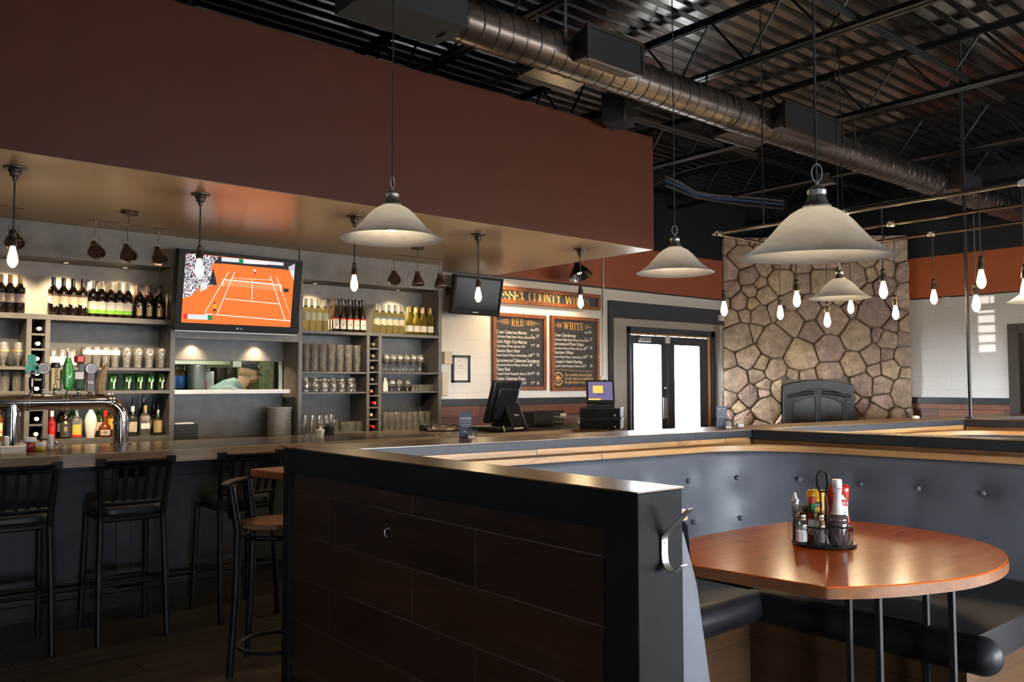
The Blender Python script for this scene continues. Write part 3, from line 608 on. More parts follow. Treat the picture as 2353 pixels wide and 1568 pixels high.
em = N.new('ShaderNodeEmission'); em.inputs['Strength'].default_value = BULB; L.new(rp.outputs[0], em.inputs[0]); o_ = N.new('ShaderNodeOutputMaterial'); L.new(em.outputs[0], o_.inputs[0]); M['bulbglow'] = m; BULB_E = em
def bulb_obj(name, lab, cat, loc, top, group, canopy=False, z0=None):
    """loc = centre of the glass bulb"""
    t = thing(name, lab, cat, loc, 0, group)
    part('bulb', MB().lathe([(0, -.066), (.010, -.064), (.021, -.052), (.029, -.034), (.030, -.018), (.026, .006), (.019, .034), (.014, .056), (.0135, .062)], 16), M['bulbglow'], t)
    s = part('socket', MB().lathe([(.017, .058), (.0235, .064), (.023, .09), (.019, .112), (.021, .114), (.021, .121), (.015, .124), (.017, .138), (.013, .148), (.005, .156), (0, .157)], 16), M['socket'], t)
    part('switch_key', MB().tube([(.018, 0, .1), (.034, 0, .1)], .004, 6).sphere((.036, 0, .1), .006, 8, 6), M['bronze'], s)
    if canopy:
        part('stem', MB().tube([(0, 0, .15), (0, 0, top-loc[2]-.05)], .0055, 8), M['socket'], t)
        zt = top-loc[2]; part('canopy', MB().lathe([(0, zt-.085), (.014, zt-.083), (.016, zt-.06), (.028, zt-.055), (.030, zt-.035), (.036, zt-.03), (.036, zt-.018), (.062, zt-.012), (.064, zt)], 20), M['socket'], t)
    else: part('cord', MB().tube([(0, 0, .15), (0, 0, top-loc[2])], .0042, 6), M['cable'], t)
    return t
for i, (px, py) in enumerate(((29, 590), (458, 616), (814, 650), (1099, 677), (1334, 693))):
    c = at(px, py, Y=5.6); bulb_obj('filament_pendant', ('leftmost filament bulb pendant under the soffit over the bar', 'filament bulb pendant under the soffit in front of the tennis screen', 'filament bulb pendant under the soffit behind the glass pendant lamp', 'filament bulb pendant under the soffit in front of the dark television', 'filament bulb pendant under the soffit in front of the wine sign')[i], 'pendant lamp', c, 2.78, 'filament pendants along the bar', True)
FB = [(1664, 709, PX1, 'leftmost of the bulbs, before the left edge of the stones'), (1831, 687, PX1, 'second bulb of the near pipe, under the large pendant'), (2030, 666, PX1, 'bulb hanging right of the large pendant rim'), (2255, 641, PX1, 'brightest bulb before the orange band at right'), (2356, 662, PX1, 'bulb at the very right edge'),
      (1793, 718, PX2, 'low bulb left of centre before the stones'), (1901, 735, PX2, 'lowest bulb, under the small far pendant'), (2243, 697, PX2, 'bulb over the white wall beside the thin post'),
      (1955, 705, PX3, 'far bulb peeking under the small pendant'), (2058, 718, PX3, 'bulb before the right edge of the stones'), (2146, 682, PX3, 'bulb before the orange band beside the stones')]
for px, py, X, l in FB:
    c = at(px, py, X=X); bulb_obj('hanging_bulb', 'glowing filament '+l, 'hanging bulb', c, PZ-.012, 'filament bulbs on the pipe frame')
# slim post on the booth wall
c = at(2230, 962, Z=1.2)
sp = thing('support_post', 'slim dark steel post from the booth wall up to the roof', 'post', (c.x, c.y, 1.2)); part('post', MB().tube([(0, 0, 0), (0, 0, ZC-1.2)], .015, 12), M['plastic'], sp); part('foot', MB().tube([(0, 0, 0), (0, 0, .012)], .04, 12), M['plastic'], sp)
# hook up on the deck
# ---------------------------------------------------------------- track lights
def head(T_):
    return MB().lathe([(.020, .066), (.022, .04), (.030, .034), (.031, .022), (.036, .012), (.044, -.006), (.054, -.03), (.060, -.055), (.058, -.06), (.05, -.05)], 20, T=T_, cap=False).lathe([(0, .07), (.016, .07), (.020, .066)], 20, T=T_, cap=False).lathe([(0, -.045), (.053, -.045)], 20, T=T_, cap=False)
def track(px, py, lab, heads, tx0, tx1, tilt=.5):
    c = at(px, py, Z=2.755); t = thing('track_light', lab, 'track light', (c.x, c.y, 2.78), 0, 'track lights over the back bar')
    part('canopy', MB().lathe([(.055, 0), (.06, -.008), (.06, -.03), (.052, -.036), (0, -.036)], 24), M['bronze'], t)
    zb = -.105; part('bar', MB().tube([(tx0-c.x, 0, zb), (tx1-c.x, 0, zb)], .0038, 8).tube([(0, 0, 0), (0, 0, zb)], .0045, 8), M['bronze'], t)
    for hx, tl_, ro in heads:
        x = hx-c.x; h = part('lamp_head', head(Matrix.Translation((x, 0, zb-.20)) @ Matrix.Rotation(ro, 4, 'Z') @ Matrix.Rotation(tl_, 4, 'X')), M['bronze'], t)
        ts = bpy.data.lights.new('track_spot', 'SPOT'); ts.energy = TRK; ts.color = (1, .74, .44); ts.spot_size = radians(78); ts.spot_blend = .7; ts.shadow_soft_size = .03
        so = bpy.data.objects.new('track_spot', ts); COL.objects.link(so); hp = Vector((hx, c.y, 2.78+zb-.2)); di = Matrix.Rotation(ro, 3, 'Z') @ Vector((0, sin(-tl_)*1.0, -cos(tl_))); so.location = hp+di*.062; so.rotation_euler = di.to_track_quat('-Z', 'Y').to_euler()
        part('yoke', MB().tube([(x-.028, 0, zb-.2), (x-.03, 0, zb-.12), (x+.03, 0, zb-.12), (x+.028, 0, zb-.2)], .003, 6).tube([(x, 0, zb), (x, 0, zb-.12)], .0045, 6), M['bronze'], h)
Yt = at(297, 492, Z=2.755).y; q = lambda px: at(px, 510, Y=Yt).x
track(297, 492, 'three headed bronze track light left of the tennis screen', [(q(220), -.75, 0), (q(294), -.7, .0), (q(366), -.6, .1)], q(204), q(382))
track(960, 572, 'three headed bronze track light beside the dark television', [(q(904), -.8, -.5), (q(958), -.15, 0), (q(1009), -.1, 0)], q(891), q(1020))
track(-52, 440, 'three headed bronze track light at the far left picture edge', [(q(-120), -.75, 0), (q(-52), -.75, 0), (q(24), -.7, 0)], q(-140), q(46))
# ================================================================= BAR
YF, ZT = 5.70, 1.07
bar = thing('bar_counter', 'long wooden topped bar counter with blue grey panelled front', 'bar', (1.5, 6.2, 0))
part('countertop', MB().box(-2.6, 5.95, YF+.012, 6.62, ZT-.075, ZT), M['bartop'], bar, world=True, bevel=.004)
part('edge_board', MB().box(-2.6, 5.955, YF, YF+.012, ZT-.082, ZT-.002).box(5.95, 5.965, YF, 6.62, ZT-.082, ZT-.002), M['baredge'], bar, world=True, bevel=.002)
mb = MB().box(-2.6, 5.85, 6.12, 6.2, 0, ZT-.075).box(-2.6, 5.85, 6.5, 6.55, 0, ZT-.075).box(5.8, 5.85, 6.2, 6.5, 0, ZT-.075)
x = -2.3
while x < 5.6:
    for a0, a1, b0, b1 in ((0, .09, .12, .93), (1.25, 1.34, .12, .93), (0, 1.34, .86, .93), (0, 1.34, .12, .22)): mb.box(x+a0, x+a1, 6.105, 6.12, b0, b1)
    x += 1.34
part('front_panels', mb, M['barfront'], bar, world=True, bevel=.003)
part('foot_rail', MB().tube([(-2.6, 6.0, .19), (5.85, 6.0, .19)], .022, 10).bar((-2.6, 6.1, .05), (5.85, 6.1, .05), .03, .1), M['black'], bar, world=True)
# ---------------------------------------------------------------- back bar shelving
YS, YK = 7.35, 7.695
def backbar(name, lab, X0, X1, cub, shelves, ztop, zb, lights):
    """X0..X1 unit, cub = the bottle rack column, shelves = (top z, thickness)"""
    u = thing(name, lab, 'shelving', ((X0+X1)/2, YS, 0), 0, 'grey back bar shelving')
    sw = .042; mb = MB().box(X0, X0+sw, YS, YK, 0, 2.775).box(X1-sw, X1, YS, YK, 0, 2.775)
    zs = shelves[0][0]
    mb.box(X0, X1, YS-.004, YS+.018, ztop, 2.775).box(cub[0], cub[1], YS, YK, 0, zs-.01).box(cub[2], cub[3], YS, YK, 0, zs-.01)
    part('frame', mb, M['shelf'], u, world=True, bevel=.002)
    part('back_panel', MB().box(X0, X1, YK-.02, YK, 0, 2.775), M['shelfback'], u, world=True)
    for i, (z, t) in enumerate(shelves):
        if i in (0, len(shelves)-1): part('shelf', MB().box(X0+sw, X1-sw, YS-.002, YK-.02, z-t, z), M['shelf'], u, world=True, bevel=.002)
        else:
            for a, b in ((X0+sw, cub[0]), (cub[3], X1-sw)): part('shelf', MB().box(a, b, YS+.004, YK-.02, z-t, z), M['shelf'], u, world=True, bevel=.002)
    part('base_board', MB().box(X0+sw, X1-sw, YS+.003, YS+.02, 0, zb-.05), M['shelf'], u, world=True)
    n = 8; z1 = zs-.042; hh = (z1-zb)/n; mb = MB()
    for i in range(1, n): mb.box(cub[1], cub[2], YS+.004, YK-.02, zb+i*hh-.008, zb+i*hh+.008)
    part('bottle_rack', mb, M['shelf'], u, world=True)
    part('lighting_strip', MB().box(X0+sw, X1-sw, YS+.018, YK-.02, ztop-.0, ztop+.02), M['black'], u, world=True)
    for x in lights:
        part('downlight', MB().lathe([(.028, ztop-.006), (.034, ztop-.008), (.034, ztop)], 16, (x, YK-.13, 0), cap=False).lathe([(0, ztop-.002), (.028, ztop-.002)], 16, (x, YK-.13, 0), 1, cap=False), [M['socket'], emis('downlight_glow', (1, .72, .4), 8)], u, world=True)
    return u, [zb+i*hh+.008 for i in range(n)][::-1], hh
lights = []
L_l = [at(150, 600, Y=7.6).x, at(285, 605, Y=7.6).x, at(20, 590, Y=7.6).x]; R_l = [at(720, 645, Y=7.6).x, at(910, 662, Y=7.6).x]
UL, cubL, chL = backbar('back_bar_shelf', 'dark grey back bar shelving left of the tennis screen', -.6, 2.402, (1.277, 1.313, 1.406, 1.442), [(2.05, .042), (1.638, .025), (1.45, .028), (1.068, .1)], 2.50, 1.068, L_l)
UR, cubR, chR = backbar('back_bar_shelf', 'dark grey back bar shelving right of the tennis screen', 3.538, 5.19, (4.275, 4.31, 4.41, 4.451), [(2.015, .03), (1.619, .018), (1.423, .018), (1.026, .08)], 2.50, 1.026, R_l)
# middle bay: header with the screen, recessed panel with the hatch
ub = thing('back_bar_shelf', 'grey panelled bay with serving hatch between the two shelvings', 'shelving', (2.97, YS, 0), 0, 'grey back bar shelving')
HZ = 1.895
part('header', MB().box(2.402, 3.538, YS+.01, YK, HZ+.02, 2.775), M['shelf'], ub, world=True, bevel=.002)
part('header_lip', MB().box(2.402, 3.538, YS+.0, YS+.02, HZ-.0, HZ+.09), M['shelf'], ub, world=True, bevel=.002)
part('hatch_panel', MB().box(2.402, 3.538, YK-.025, YK, PT[3], HZ+.02).box(2.402, PT[0], YK-.025, YK, 0, PT[3]).box(3.538, PT[1], YK-.025, YK, 0, PT[3]).box(PT[0], PT[1], YK-.025, YK, 0, PT[2]-.03), M['shelfback'], ub, world=True)
xr = at(667, 898, Y=YS+.08).x
o = part('hatch_ledge', MB().box(2.41, min(xr, 3.52), YS+.08, 7.86, PT[2]-.036, PT[2]), M['wplastic'], ub, world=True, bevel=.003); o['label'] = 'white ledge of the serving hatch'
o = part('side_shelf', MB().box(2.402, 3.538, YS-.0, YK, .95, 1.006), M['bartop'], ub, world=True, bevel=.003); o['label'] = 'brown wooden ledge under the hatch'
part('base_board', MB().box(2.402, 3.538, YS+.02, YS+.04, 0, .95), M['shelf'], ub, world=True)
C_l = [at(447, 782, Y=7.6).x, at(592, 786, Y=7.6).x]
for x in C_l: part('downlight', MB().lathe([(.028, HZ+.012), (.034, HZ+.01), (.034, HZ+.02)], 16, (x, YK-.09, 0), cap=False).lathe([(0, HZ+.016), (.028, HZ+.016)], 16, (x, YK-.09, 0), 1, cap=False), [M['socket'], emis('downlight_glow', (1, .72, .4), 8)], ub, world=True)
def spot(x, y, z, w, ang=75, col=(1, .70, .38)):
    l = bpy.data.lights.new('downlight_lamp', 'SPOT'); l.energy = w; l.color = col; l.spot_size = radians(ang); l.spot_blend = .8; l.shadow_soft_size = .02
    o = bpy.data.objects.new('downlight_lamp', l); COL.objects.link(o); o.location = (x, y, z); return o
for x in L_l: spot(x, YK-.17, 2.488, 110, 120)
for x in R_l: spot(x, YK-.17, 2.488, 70, 120)
for x in C_l: spot(x, YK-.09, HZ+.008, 26, 110)
# ---------------------------------------------------------------- bottles
def lab_patch(mb, r, z0, z1, a, m=0, c=0, n=10, slant=0):
    vs = []; fs = []
    for i in range(n+1):
        t = -pi/2+c-a+2*a*i/n; dz = slant*(i/n-.5)
        vs += [(r*cos(t), r*sin(t), z0-dz), (r*cos(t), r*sin(t), z1)]
    for i in range(n): fs.append((2*i, 2*i+2, 2*i+3, 2*i+1))
    return mb.add(vs, fs, m)
def prof_bordeaux(r=.0375, H=.30): return [(r*.9, 0), (r, .006), (r, H*.63), (r*.93, H*.68), (r*.62, H*.74), (.0152, H*.79), (.0145, H*.985), (.0155, H*.99), (.0155, H)]
def prof_hock(r=.036, H=.335): return [(r*.9, 0), (r, .006), (r, H*.40), (r*.95, H*.48), (r*.62, H*.66), (.0155, H*.80), (.0145, H*.985), (.0155, H*.99), (.0155, H)]
def prof_burg(r=.040, H=.295): return [(r*.9, 0), (r, .006), (r, H*.42), (r*.93, H*.52), (r*.62, H*.64), (.0165, H*.74), (.0145, H*.985), (.0155, H*.99), (.0155, H)]
def wine(name, prof, H, gm, cm, labels, cz=.80, icon=None, arch=None):
    t = thing(name, '', 'wine bottle', (0, 0, 0))
    part('glass_body', MB().lathe([(0, 0)]+prof[:-1]+[prof[-1], (0, H)], 16), gm, t)
    part('capsule', MB().lathe([(.0158, H*cz), (.0162, H*.985), (.0168, H*.99), (.0165, H+.001), (0, H+.0012)], 14, cap=False), cm, t)
    r = prof[1][0]+.0008; mats = []; mb = MB()
    for z0, z1, mm, a, sl in labels:
        if mm not in mats: mats.append(mm)
        lab_patch(mb, r, z0, z1, a, mats.index(mm), slant=sl)
    if arch:
        mats.append(arch); vs = [(r*cos(-pi/2+.6*sin(b)), r*sin(-pi/2+.6*sin(b)), labels[0][1]-.0005+.028*cos(b)) for b in [-pi/2+pi*i/10 for i in range(11)]]
        mb.add(vs, [tuple(range(11))], len(mats)-1)
    if icon:
        mats.append(icon[0]); k = len(mats)-1
        for pts in icon[1]: mb.add([((r+.0006)*cos(-pi/2+x/r), (r+.0006)*sin(-pi/2+x/r), z) for x, z in pts], [tuple(range(len(pts)))], k)
    part('label', mb, mats, t)
    return t
def place_row(proto, pxs, py, Y, z, fmt, group, first=True, a='left', b='right', jit=0, rot=-.12, seq=None):
    n = len(pxs)
    for i, px in enumerate(pxs):
        x = at(px, py, Y=Y).x
        l = fmt.format(seq[i] if seq else ordl(i, n, a, b))
        if first and i == 0: proto.location = (x, Y, z); proto.rotation_euler = (0, 0, rot); proto['label'] = l; proto['group'] = group
        else: dup(proto, (x, Y+jit*random.uniform(-1, 1), z), rot+random.uniform(-.06, .06), l, group)
zl, zr = 2.05, 2.015
A_ = wine('wine_bottle', prof_bordeaux(), .30, M['bottle_dark'], M['caps_tan'], [(.085, .155, M['label_pink'], 1.35, 0)], .74, (M['label_white'], [[(.002, .10), (.014, .10), (.005, .145)], [(-.004, .10), (.001, .10), (.001, .135)], [(-.018, .094), (.018, .094), (.012, .088), (-.012, .088)]]))
place_row(A_, [1, 22, 45], 700, 7.44, zl, 'dark wine bottle with sailboat label, {} of three at shelf end', 'sailboat label wine bottles', rot=.25)
B_ = wine('wine_bottle', prof_bordeaux(.039, .305), .305, M['bottle_dark'], M['caps_dark'], [(.085, .155, M['label_cream'], 1.25, .035), (.155, .172, M['label_brown'], 1.25, 0)], .72, (M['label_cream'], [[(.006+.011*cos(b), .076+.011*sin(b)) for b in [2*pi*i/10 for i in range(10)]]]))
place_row(B_, [122, 145, 167, 189], 700, 7.44, zl, 'dark red wine bottle with slanted cream label, {} of four', 'slanted cream label wine bottles')
C_ = wine('wine_bottle', prof_bordeaux(), .30, M['bottle_dark'], M['caps_white'], [(.062, .128, M['label_white'], 1.15, 0), (.030, .062, M['label_lime'], 1.15, 0)], .76, (M['ink'], [[(-.013, .108), (-.003, .108), (-.003, .1105), (-.013, .1105)], [(.0, .108), (.013, .108), (.013, .1105), (.0, .1105)]]))
place_row(C_, [213, 233, 254, 273.5, 293], 700, 7.44, zl, 'wine bottle with lime and white label, {} in the front row', 'lime label wine bottles')
for rw, off_ in ((7.525, -4), (7.60, -8)): place_row(C_, [p+off_ for p in (213, 233, 254, 273.5, 293)], 700, rw, zl, 'white capped bottle, {} row behind lime labels, '.format('second' if rw < 7.55 else 'third')+'{}', 'lime label wine bottles', False)
D_ = wine('wine_bottle', prof_bordeaux(.0385, .295), .295, M['bottle_dark'], M['caps_dark'], [(.03, .10, M['label_gold'], .6, 0)], .75, (M['label_cream'], [[(-.014, .085), (.014, .085), (.014, .088), (-.014, .088)], [(-.012, .052), (.012, .052), (.012, .054), (-.012, .054)]]), M['label_gold'])
place_row(D_, [319, 342, 366], 705, 7.44, zl, 'dark wine bottle with arched gold label, {} in the front row', 'arched gold label wine bottles')
for rw, off_ in ((7.525, -3), (7.60, -7)): place_row(D_, [p+off_ for p in (319, 342, 366)], 705, rw, zl, 'dark capped bottle, {} row behind gold labels, '.format('second' if rw < 7.55 else 'third')+'{}', 'arched gold label wine bottles', False)
E_ = wine('wine_bottle', prof_bordeaux(.0375, .31), .31, M['bottle_yel'], M['caps_white'], [(.105, .18, mat('pale_green_label', (.55, .60, .45), .6), 1.4, 0)], .74)
place_row(E_, [703, 716, 731, 746], 730, 7.44, zr, 'pale wine bottle with misty green label, {} of four', 'misty green label wine bottles')
F__ = wine('wine_bottle', prof_hock(), .335, mat('brown_hock_glass', (.016, .010, .006), .07, spec=.7), M['caps_dark'], [(.03, .125, M['label_white'], .95, 0), (.125, .138, M['red'], .95, 0)], .80, (M['ink'], [[(-.012, .075), (.012, .105), (.004, .078)], [(-.008, .074), (.006, .08), (.002, .064), (-.004, .064)]]))
place_row(F__, [771, 787, 803, 818, 833], 730, 7.44, zr, 'slim brown wine bottle with bird label, {} in front', 'bird label wine bottles')
for rw, off_ in ((7.53, -6), (7.61, -12)): place_row(F__, [p+off_ for p in (771, 787, 803, 818, 833)], 730, rw, zr, 'slim brown bottle, {} row behind bird labels, '.format('second' if rw < 7.55 else 'third')+'{}', 'bird label wine bottles', False)
G_ = wine('wine_bottle', prof_bordeaux(.0375, .305), .305, M['bottle_yel'], M['caps_white'], [(.09, .152, M['label_cream'], 1.3, .02), (.152, .17, M['label_blue'], 1.3, 0)], .74)
place_row(G_, [865, 880, 894, 908, 922], 740, 7.44, zr, 'pale bottle with blue topped cream label, {} of five', 'blue topped label wine bottles')
Hh = wine('wine_bottle', prof_burg(), .30, M['bottle_olive'], M['caps_gold'], [(.035, .10, M['label_white'], 1.3, 0)], .74, (M['ink'], [[(-.003, .07), (.003, .07), (.0, .085)]]))
place_row(Hh, [941, 957, 972, 988], 745, 7.44, zr, 'olive bottle with gold capsule and white label, {} in front', 'gold capsule wine bottles')
place_row(Hh, [p-3 for p in (941, 957, 972, 988)], 745, 7.535, zr, 'olive wine bottle with gold capsule in the row behind, {}', 'gold capsule wine bottles', False)
# bottles lying in the rack columns
def rackbottle(cm):
    t = thing('wine_bottle', '', 'wine bottle'); T = Matrix.Rotation(pi/2, 4, 'X')
    part('glass_body', MB().lathe([(0, -.30)]+[(r, z-.30) for r, z in prof_bordeaux()[1:]], 16, T=T), M['bottle_dark'], t)
    part('capsule', MB().lathe([(.0158, -.07), (.0165, -.004), (.0165, .001), (0, .0012)], 14, T=T, cap=False), cm, t); return t
for cubs, hh, xc_, side, seq in ((cubL, chL, 1.36, 'left', 'wwwwwpww'), (cubR, chR, 4.36, 'right', 'ooootrpr')):
    cmats = dict(w=M['label_white'], p=mat('pink_capsule', (.75, .45, .38), .4), o=mat('olive_capsule', (.2, .17, .1), .4), r=mat('red_capsule', (.62, .03, .025), .35), t=mat('rose_capsule', (.55, .16, .1), .4)); pro = {}
    for i, z in enumerate(cubs):
        k = seq[i]; loc = (xc_+random.uniform(-.012, .012), YS+(.03 if k not in 'r' else -.01), z+.0385); l = 'dark bottle lying in the %s rack column, %s compartment from the top' % (side, ORD[i])
        if k not in pro: pro[k] = rackbottle(cmats[k]); pro[k].location = loc; pro[k]['label'] = l; pro[k]['group'] = 'bottles lying in the rack columns'
        else: dup(pro[k], loc, 0, l, 'bottles lying in the rack columns')
# ---------------------------------------------------------------- glasses
def shell(outer, t=.0022, base=.006):
    """closed glass wall from an outer profile that starts on the shelf"""
    inn = [(max(r-t, .0005), z) for r, z in outer if z > base]
    return [(0, 0)]+outer+inn[::-1]+[(0, inn[0][1])]
def glass(name, cat, prof, m=None, n=18, extra=None):
    t = thing(name, '', cat); part('glass_body', MB().lathe(prof, n, cap=False), m or M['glass'], t)
    if extra:
        for nm, b, mm in extra: part(nm, b, mm, t)
    return t
def mason(): return glass('jar_mug', 'jar', shell([(.030, 0), (.036, .008), (.036, .09), (.033, .10), (.030, .106), (.030, .135), (.0315, .138), (.0315, .142)]))
z2, z3, z4 = 1.638, 1.45, 1.068
g = glass('tulip_glass', 'beer glass', [(0, 0), (.032, 0), (.033, .004), (.008, .014), (.007, .03), (.022, .06), (.040, .10), (.043, .125), (.036, .16), (.034, .19), (.032, .19), (.034, .16), (.041, .125), (.038, .10), (.02, .062), (0, .055)], extra=[('gold_band', MB().lathe([(.0436, .118), (.0432, .132)], 18, cap=False), M['caps_gold'])])
place_row(g, [8, 42], 820, 7.45, z2, 'footed tulip beer glass with gold band, {} of two by the rack', 'tulip beer glasses')
g = glass('jar_mug', 'jar', shell([(.030, 0), (.036, .008), (.036, .09), (.033, .10), (.030, .106), (.030, .135), (.0315, .138), (.0315, .142)]), extra=[('label', lab_patch(MB(), .0366, .02, .085, 1.1), M['label_white'])])
place_row(g, [122, 143, 166], 825, 7.45, z2, 'glass jar with white label, {} of three behind the taps', 'white label jars')
bp = shell([(.026, 0), (.029, .01), (.031, .06), (.038, .10), (.040, .13), (.036, .165), (.035, .172)])
g = glass('beer_glass', 'beer glass', bp, extra=[('white_band', MB().lathe([(.0405, .105), (.0408, .13), (.0395, .145)], 18, cap=False), M['label_white'])])
place_row(g, [201, 222, 243, 264], 830, 7.45, z2, 'beer glass with wide white band, {} of four in the front row', 'white band beer glasses')
g = glass('beer_glass', 'beer glass', bp)
place_row(g, [291, 317, 343, 370], 830, 7.45, z2, 'plain bulging beer glass at the right of its shelf, {} of four', 'plain bulging beer glasses')
place_row(g, [196, 218, 239, 261, 287, 312, 338, 364], 830, 7.55, z2, 'plain beer glass in the row behind, {}', 'plain bulging beer glasses', False)
g = glass('pint_glass', 'pint glass', shell([(.030, 0), (.031, .012), (.043, .148), (.044, .15)], .003, .012))
place_row(g, [10, 39], 880, 7.45, z3, 'clear pint glass on the lower left shelf, {} of two', 'pint glasses on the lower left shelf')
g = glass('pint_glass', 'pint glass', shell([(.030, 0), (.031, .012), (.040, .138), (.041, .14)], .003, .012), extra=[('red_mark', lab_patch(MB(), .0395, .085, .105, .35, c=.5), M['red'])])
place_row(g, [124, 150, 178, 205, 231], 880, 7.46, z3, 'pint glass with small red mark behind the taps, {} of five', 'red mark pint glasses')
g = glass('pint_glass', 'pint glass', shell([(.030, 0), (.031, .012), (.040, .138), (.041, .14)], .003, .012), M['bottle_green'], extra=[('label', MB().add([((.0392)*cos(-pi/2+a)*(1+.0*z), (.0392)*sin(-pi/2+a), z) for a, z in ((-.5, .075), (.5, .07), (.55, .118), (-.45, .11))], [(0, 1, 2, 3)]).add([(.0385*cos(-pi/2+a), .0385*sin(-pi/2+a), z) for a, z in ((-.02, .015), (.25, .015), (.3, .075), (-.02, .075))], [(0, 1, 2, 3)]), M['label_white'])])
place_row(g, [259, 293, 320, 345, 370], 880, 7.46, z3, 'green pint glass with white flag mark, {} of five', 'green pint glasses')
# right unit
zr2, zr3, zr4 = 1.619, 1.423, 1.026
g = glass('pint_glass', 'pint glass', shell([(.030, 0), (.031, .014), (.042, .152), (.043, .155)], .003, .012))
for row, (Y, d) in enumerate(((7.45, 0), (7.56, 6))):
    for lv in (0, 1): place_row(g, [703+d+i*19.5-d*2*(i == 9) for i in range(7)], 830, Y, zr2+lv*.115, '%s pint glass of the %s row of nested stacks, {}' % (('lower', 'upper')[lv], ('front', 'back')[row]), 'nested pint glasses', first=(row == 0 and lv == 0))
g = mason()
place_row(g, [702, 724, 745, 765, 785, 805], 885, 7.45, zr3, 'clear jar mug, {} of six in the front row', 'clear jar mugs')
place_row(g, [712, 733, 754, 774, 795, 813], 885, 7.55, zr3, 'clear jar mug, {} of six in the back row', 'clear jar mugs', False)
wg = [(0, 0), (.032, 0), (.033, .003), (.006, .012), (.0045, .03), (.0045, .085), (.012, .095), (.032, .115), (.039, .14), (.037, .17), (.033, .19), (.0315, .19), (.0355, .17), (.0375, .14), (.031, .117), (.01, .099), (0, .098)]
g = glass('wine_glass', 'wine glass', wg, n=16)
for row, (Y, d, w_) in enumerate(((7.44, 0, 'front'), (7.53, -4, 'middle'), (7.62, -8, 'back'))):
    place_row(g, [888+d+i*15.5 for i in range(6)], 840, Y, zr2, 'stemmed wine glass in the %s row, {}' % w_, 'stemmed wine glasses', first=(row == 0))
g = glass('milk_bottle', 'jar', [(0, 0), (.034, 0), (.035, .004), (.035, .085), (.024, .115), (.018, .12), (.018, .14), (0, .14)], M['label_white'], 4)
place_row(g, [884], 890, 7.45, zr3, 'white carton shaped jar at the left of the snifters', 'white carton jar', rot=.6)
g = glass('snifter_glass', 'snifter', [(0, 0), (.030, 0), (.031, .003), (.006, .01), (.006, .025), (.03, .04), (.045, .07), (.042, .10), (.032, .135), (.03, .135), (.04, .10), (.043, .07), (.028, .043), (0, .03)], n=16)
place_row(g, [900, 917, 936], 890, 7.46, zr3, 'clear snifter glass, {} of three', 'snifter glasses')
g = glass('shot_glass', 'shot glass', shell([(.018, 0), (.019, .01), (.024, .068), (.0245, .07)], .003, .012), n=14)
place_row(g, [950+i*8.4 for i in range(7)], 895, 7.45, zr3, 'small shot glass, {} in the front row', 'shot glasses'); place_row(g, [951+i*8.2 for i in range(7)], 895, 7.53, zr3, 'small shot glass, {} in the back row', 'shot glasses', False)
g = glass('tumbler', 'tumbler', shell([(.036, 0), (.037, .01), (.031, .12), (.0315, .125)], .003, .01))
place_row(g, [702, 719, 736, 753, 770], 980, 7.45, zr4, 'tall upturned tumbler, {} in the front row under the jars', 'upturned tall tumblers'); place_row(g, [704, 720, 736, 751, 763], 965, 7.55, zr4+.05, 'tall upturned tumbler raised in the back row, {}', 'upturned tall tumblers', False)
g = glass('rocks_glass', 'rocks glass', shell([(.038, 0), (.039, .012), (.043, .098), (.0435, .10)], .003, .014))
place_row(g, [791, 807, 824], 980, 7.45, zr4, 'wide rocks glass beside the rack column, {} of three', 'wide rocks glasses')
g = glass('rocks_glass', 'rocks glass', shell([(.030, 0), (.031, .012), (.036, .088), (.0365, .09)], .003, .012), n=16)
for lv, n_ in ((0, 9), (1, 8)): place_row(g, [886+i*13.8 for i in range(n_)], 970, 7.45, zr4+lv*.091, '%s small rocks glass of the double tier, {} in front' % ('lower', 'upper')[lv], 'double tier rocks glasses', first=lv == 0)
for lv, n_ in ((0, 8), (1, 8)): place_row(g, [886+i*13.8 for i in range(n_)], 970, 7.54, zr4+lv*.091, '%s small rocks glass of the double tier, {} behind' % ('lower', 'upper')[lv], 'double tier rocks glasses', False)
# ---------------------------------------------------------------- liquor bottles on the low left shelf
def pourer(H): return MB().lathe([(.0125, H-.004), (.0125, H+.012), (.007, H+.016), (.005, H+.045), (.0035, H+.06), (0, H+.06)], 12, cap=False)
def liquor(lab, px, Y, prof, gm, labels, cap_, pour=True, n=20, icon=None):
    x = at(px, 990, Y=Y).x; H = prof[-1][1]; t = thing('liquor_bottle', lab, 'liquor bottle', (x, Y, z4), -.15, 'liquor bottles on the low shelf')
    part('glass_body', MB().lathe([(0, 0)]+prof+[(0, H)], n), gm, t)
    if cap_: part('cap', MB().lathe([(.0135, H-.045), (.015, H-.04), (.015, H+.004), (0, H+.005)], 14, cap=False), cap_, t)
    if pour: part('pourer', pourer(H), M['plastic'], t)
    r = max(p[0] for p in prof)+.001; mats = []; mb = MB()
    for z0, z1, mm, a in labels:
        if mm not in mats: mats.append(mm)
        lab_patch(mb, r, z0, z1, a, mats.index(mm))
    if labels: part('label', mb, mats, t)
    return t
std = lambda r, H, sh=.62: [(r*.92, 0), (r, .006), (r, H*sh), (r*.8, H*(sh+.07)), (.015, H*(sh+.15)), (.0135, H*.97), (.0145, H)]
liquor('red juice bottle with pale cone top behind the tap column', 118, 7.43, std(.032, .22, .55), mat('red_syrup', (.28, .012, .02), .1), [(.03, .10, M['red'], .6)], M['wplastic'], False)
liquor('black liquor bottle with diamond emblem label', 150, 7.43, std(.038, .25), M['bottle_dark'], [(.015, .13, mat('charcoal_label', (.05, .048, .05), .5), 1.1), (.06, .095, M['label_gold'], .25), (.12, .14, M['label_cream'], .22)], None)
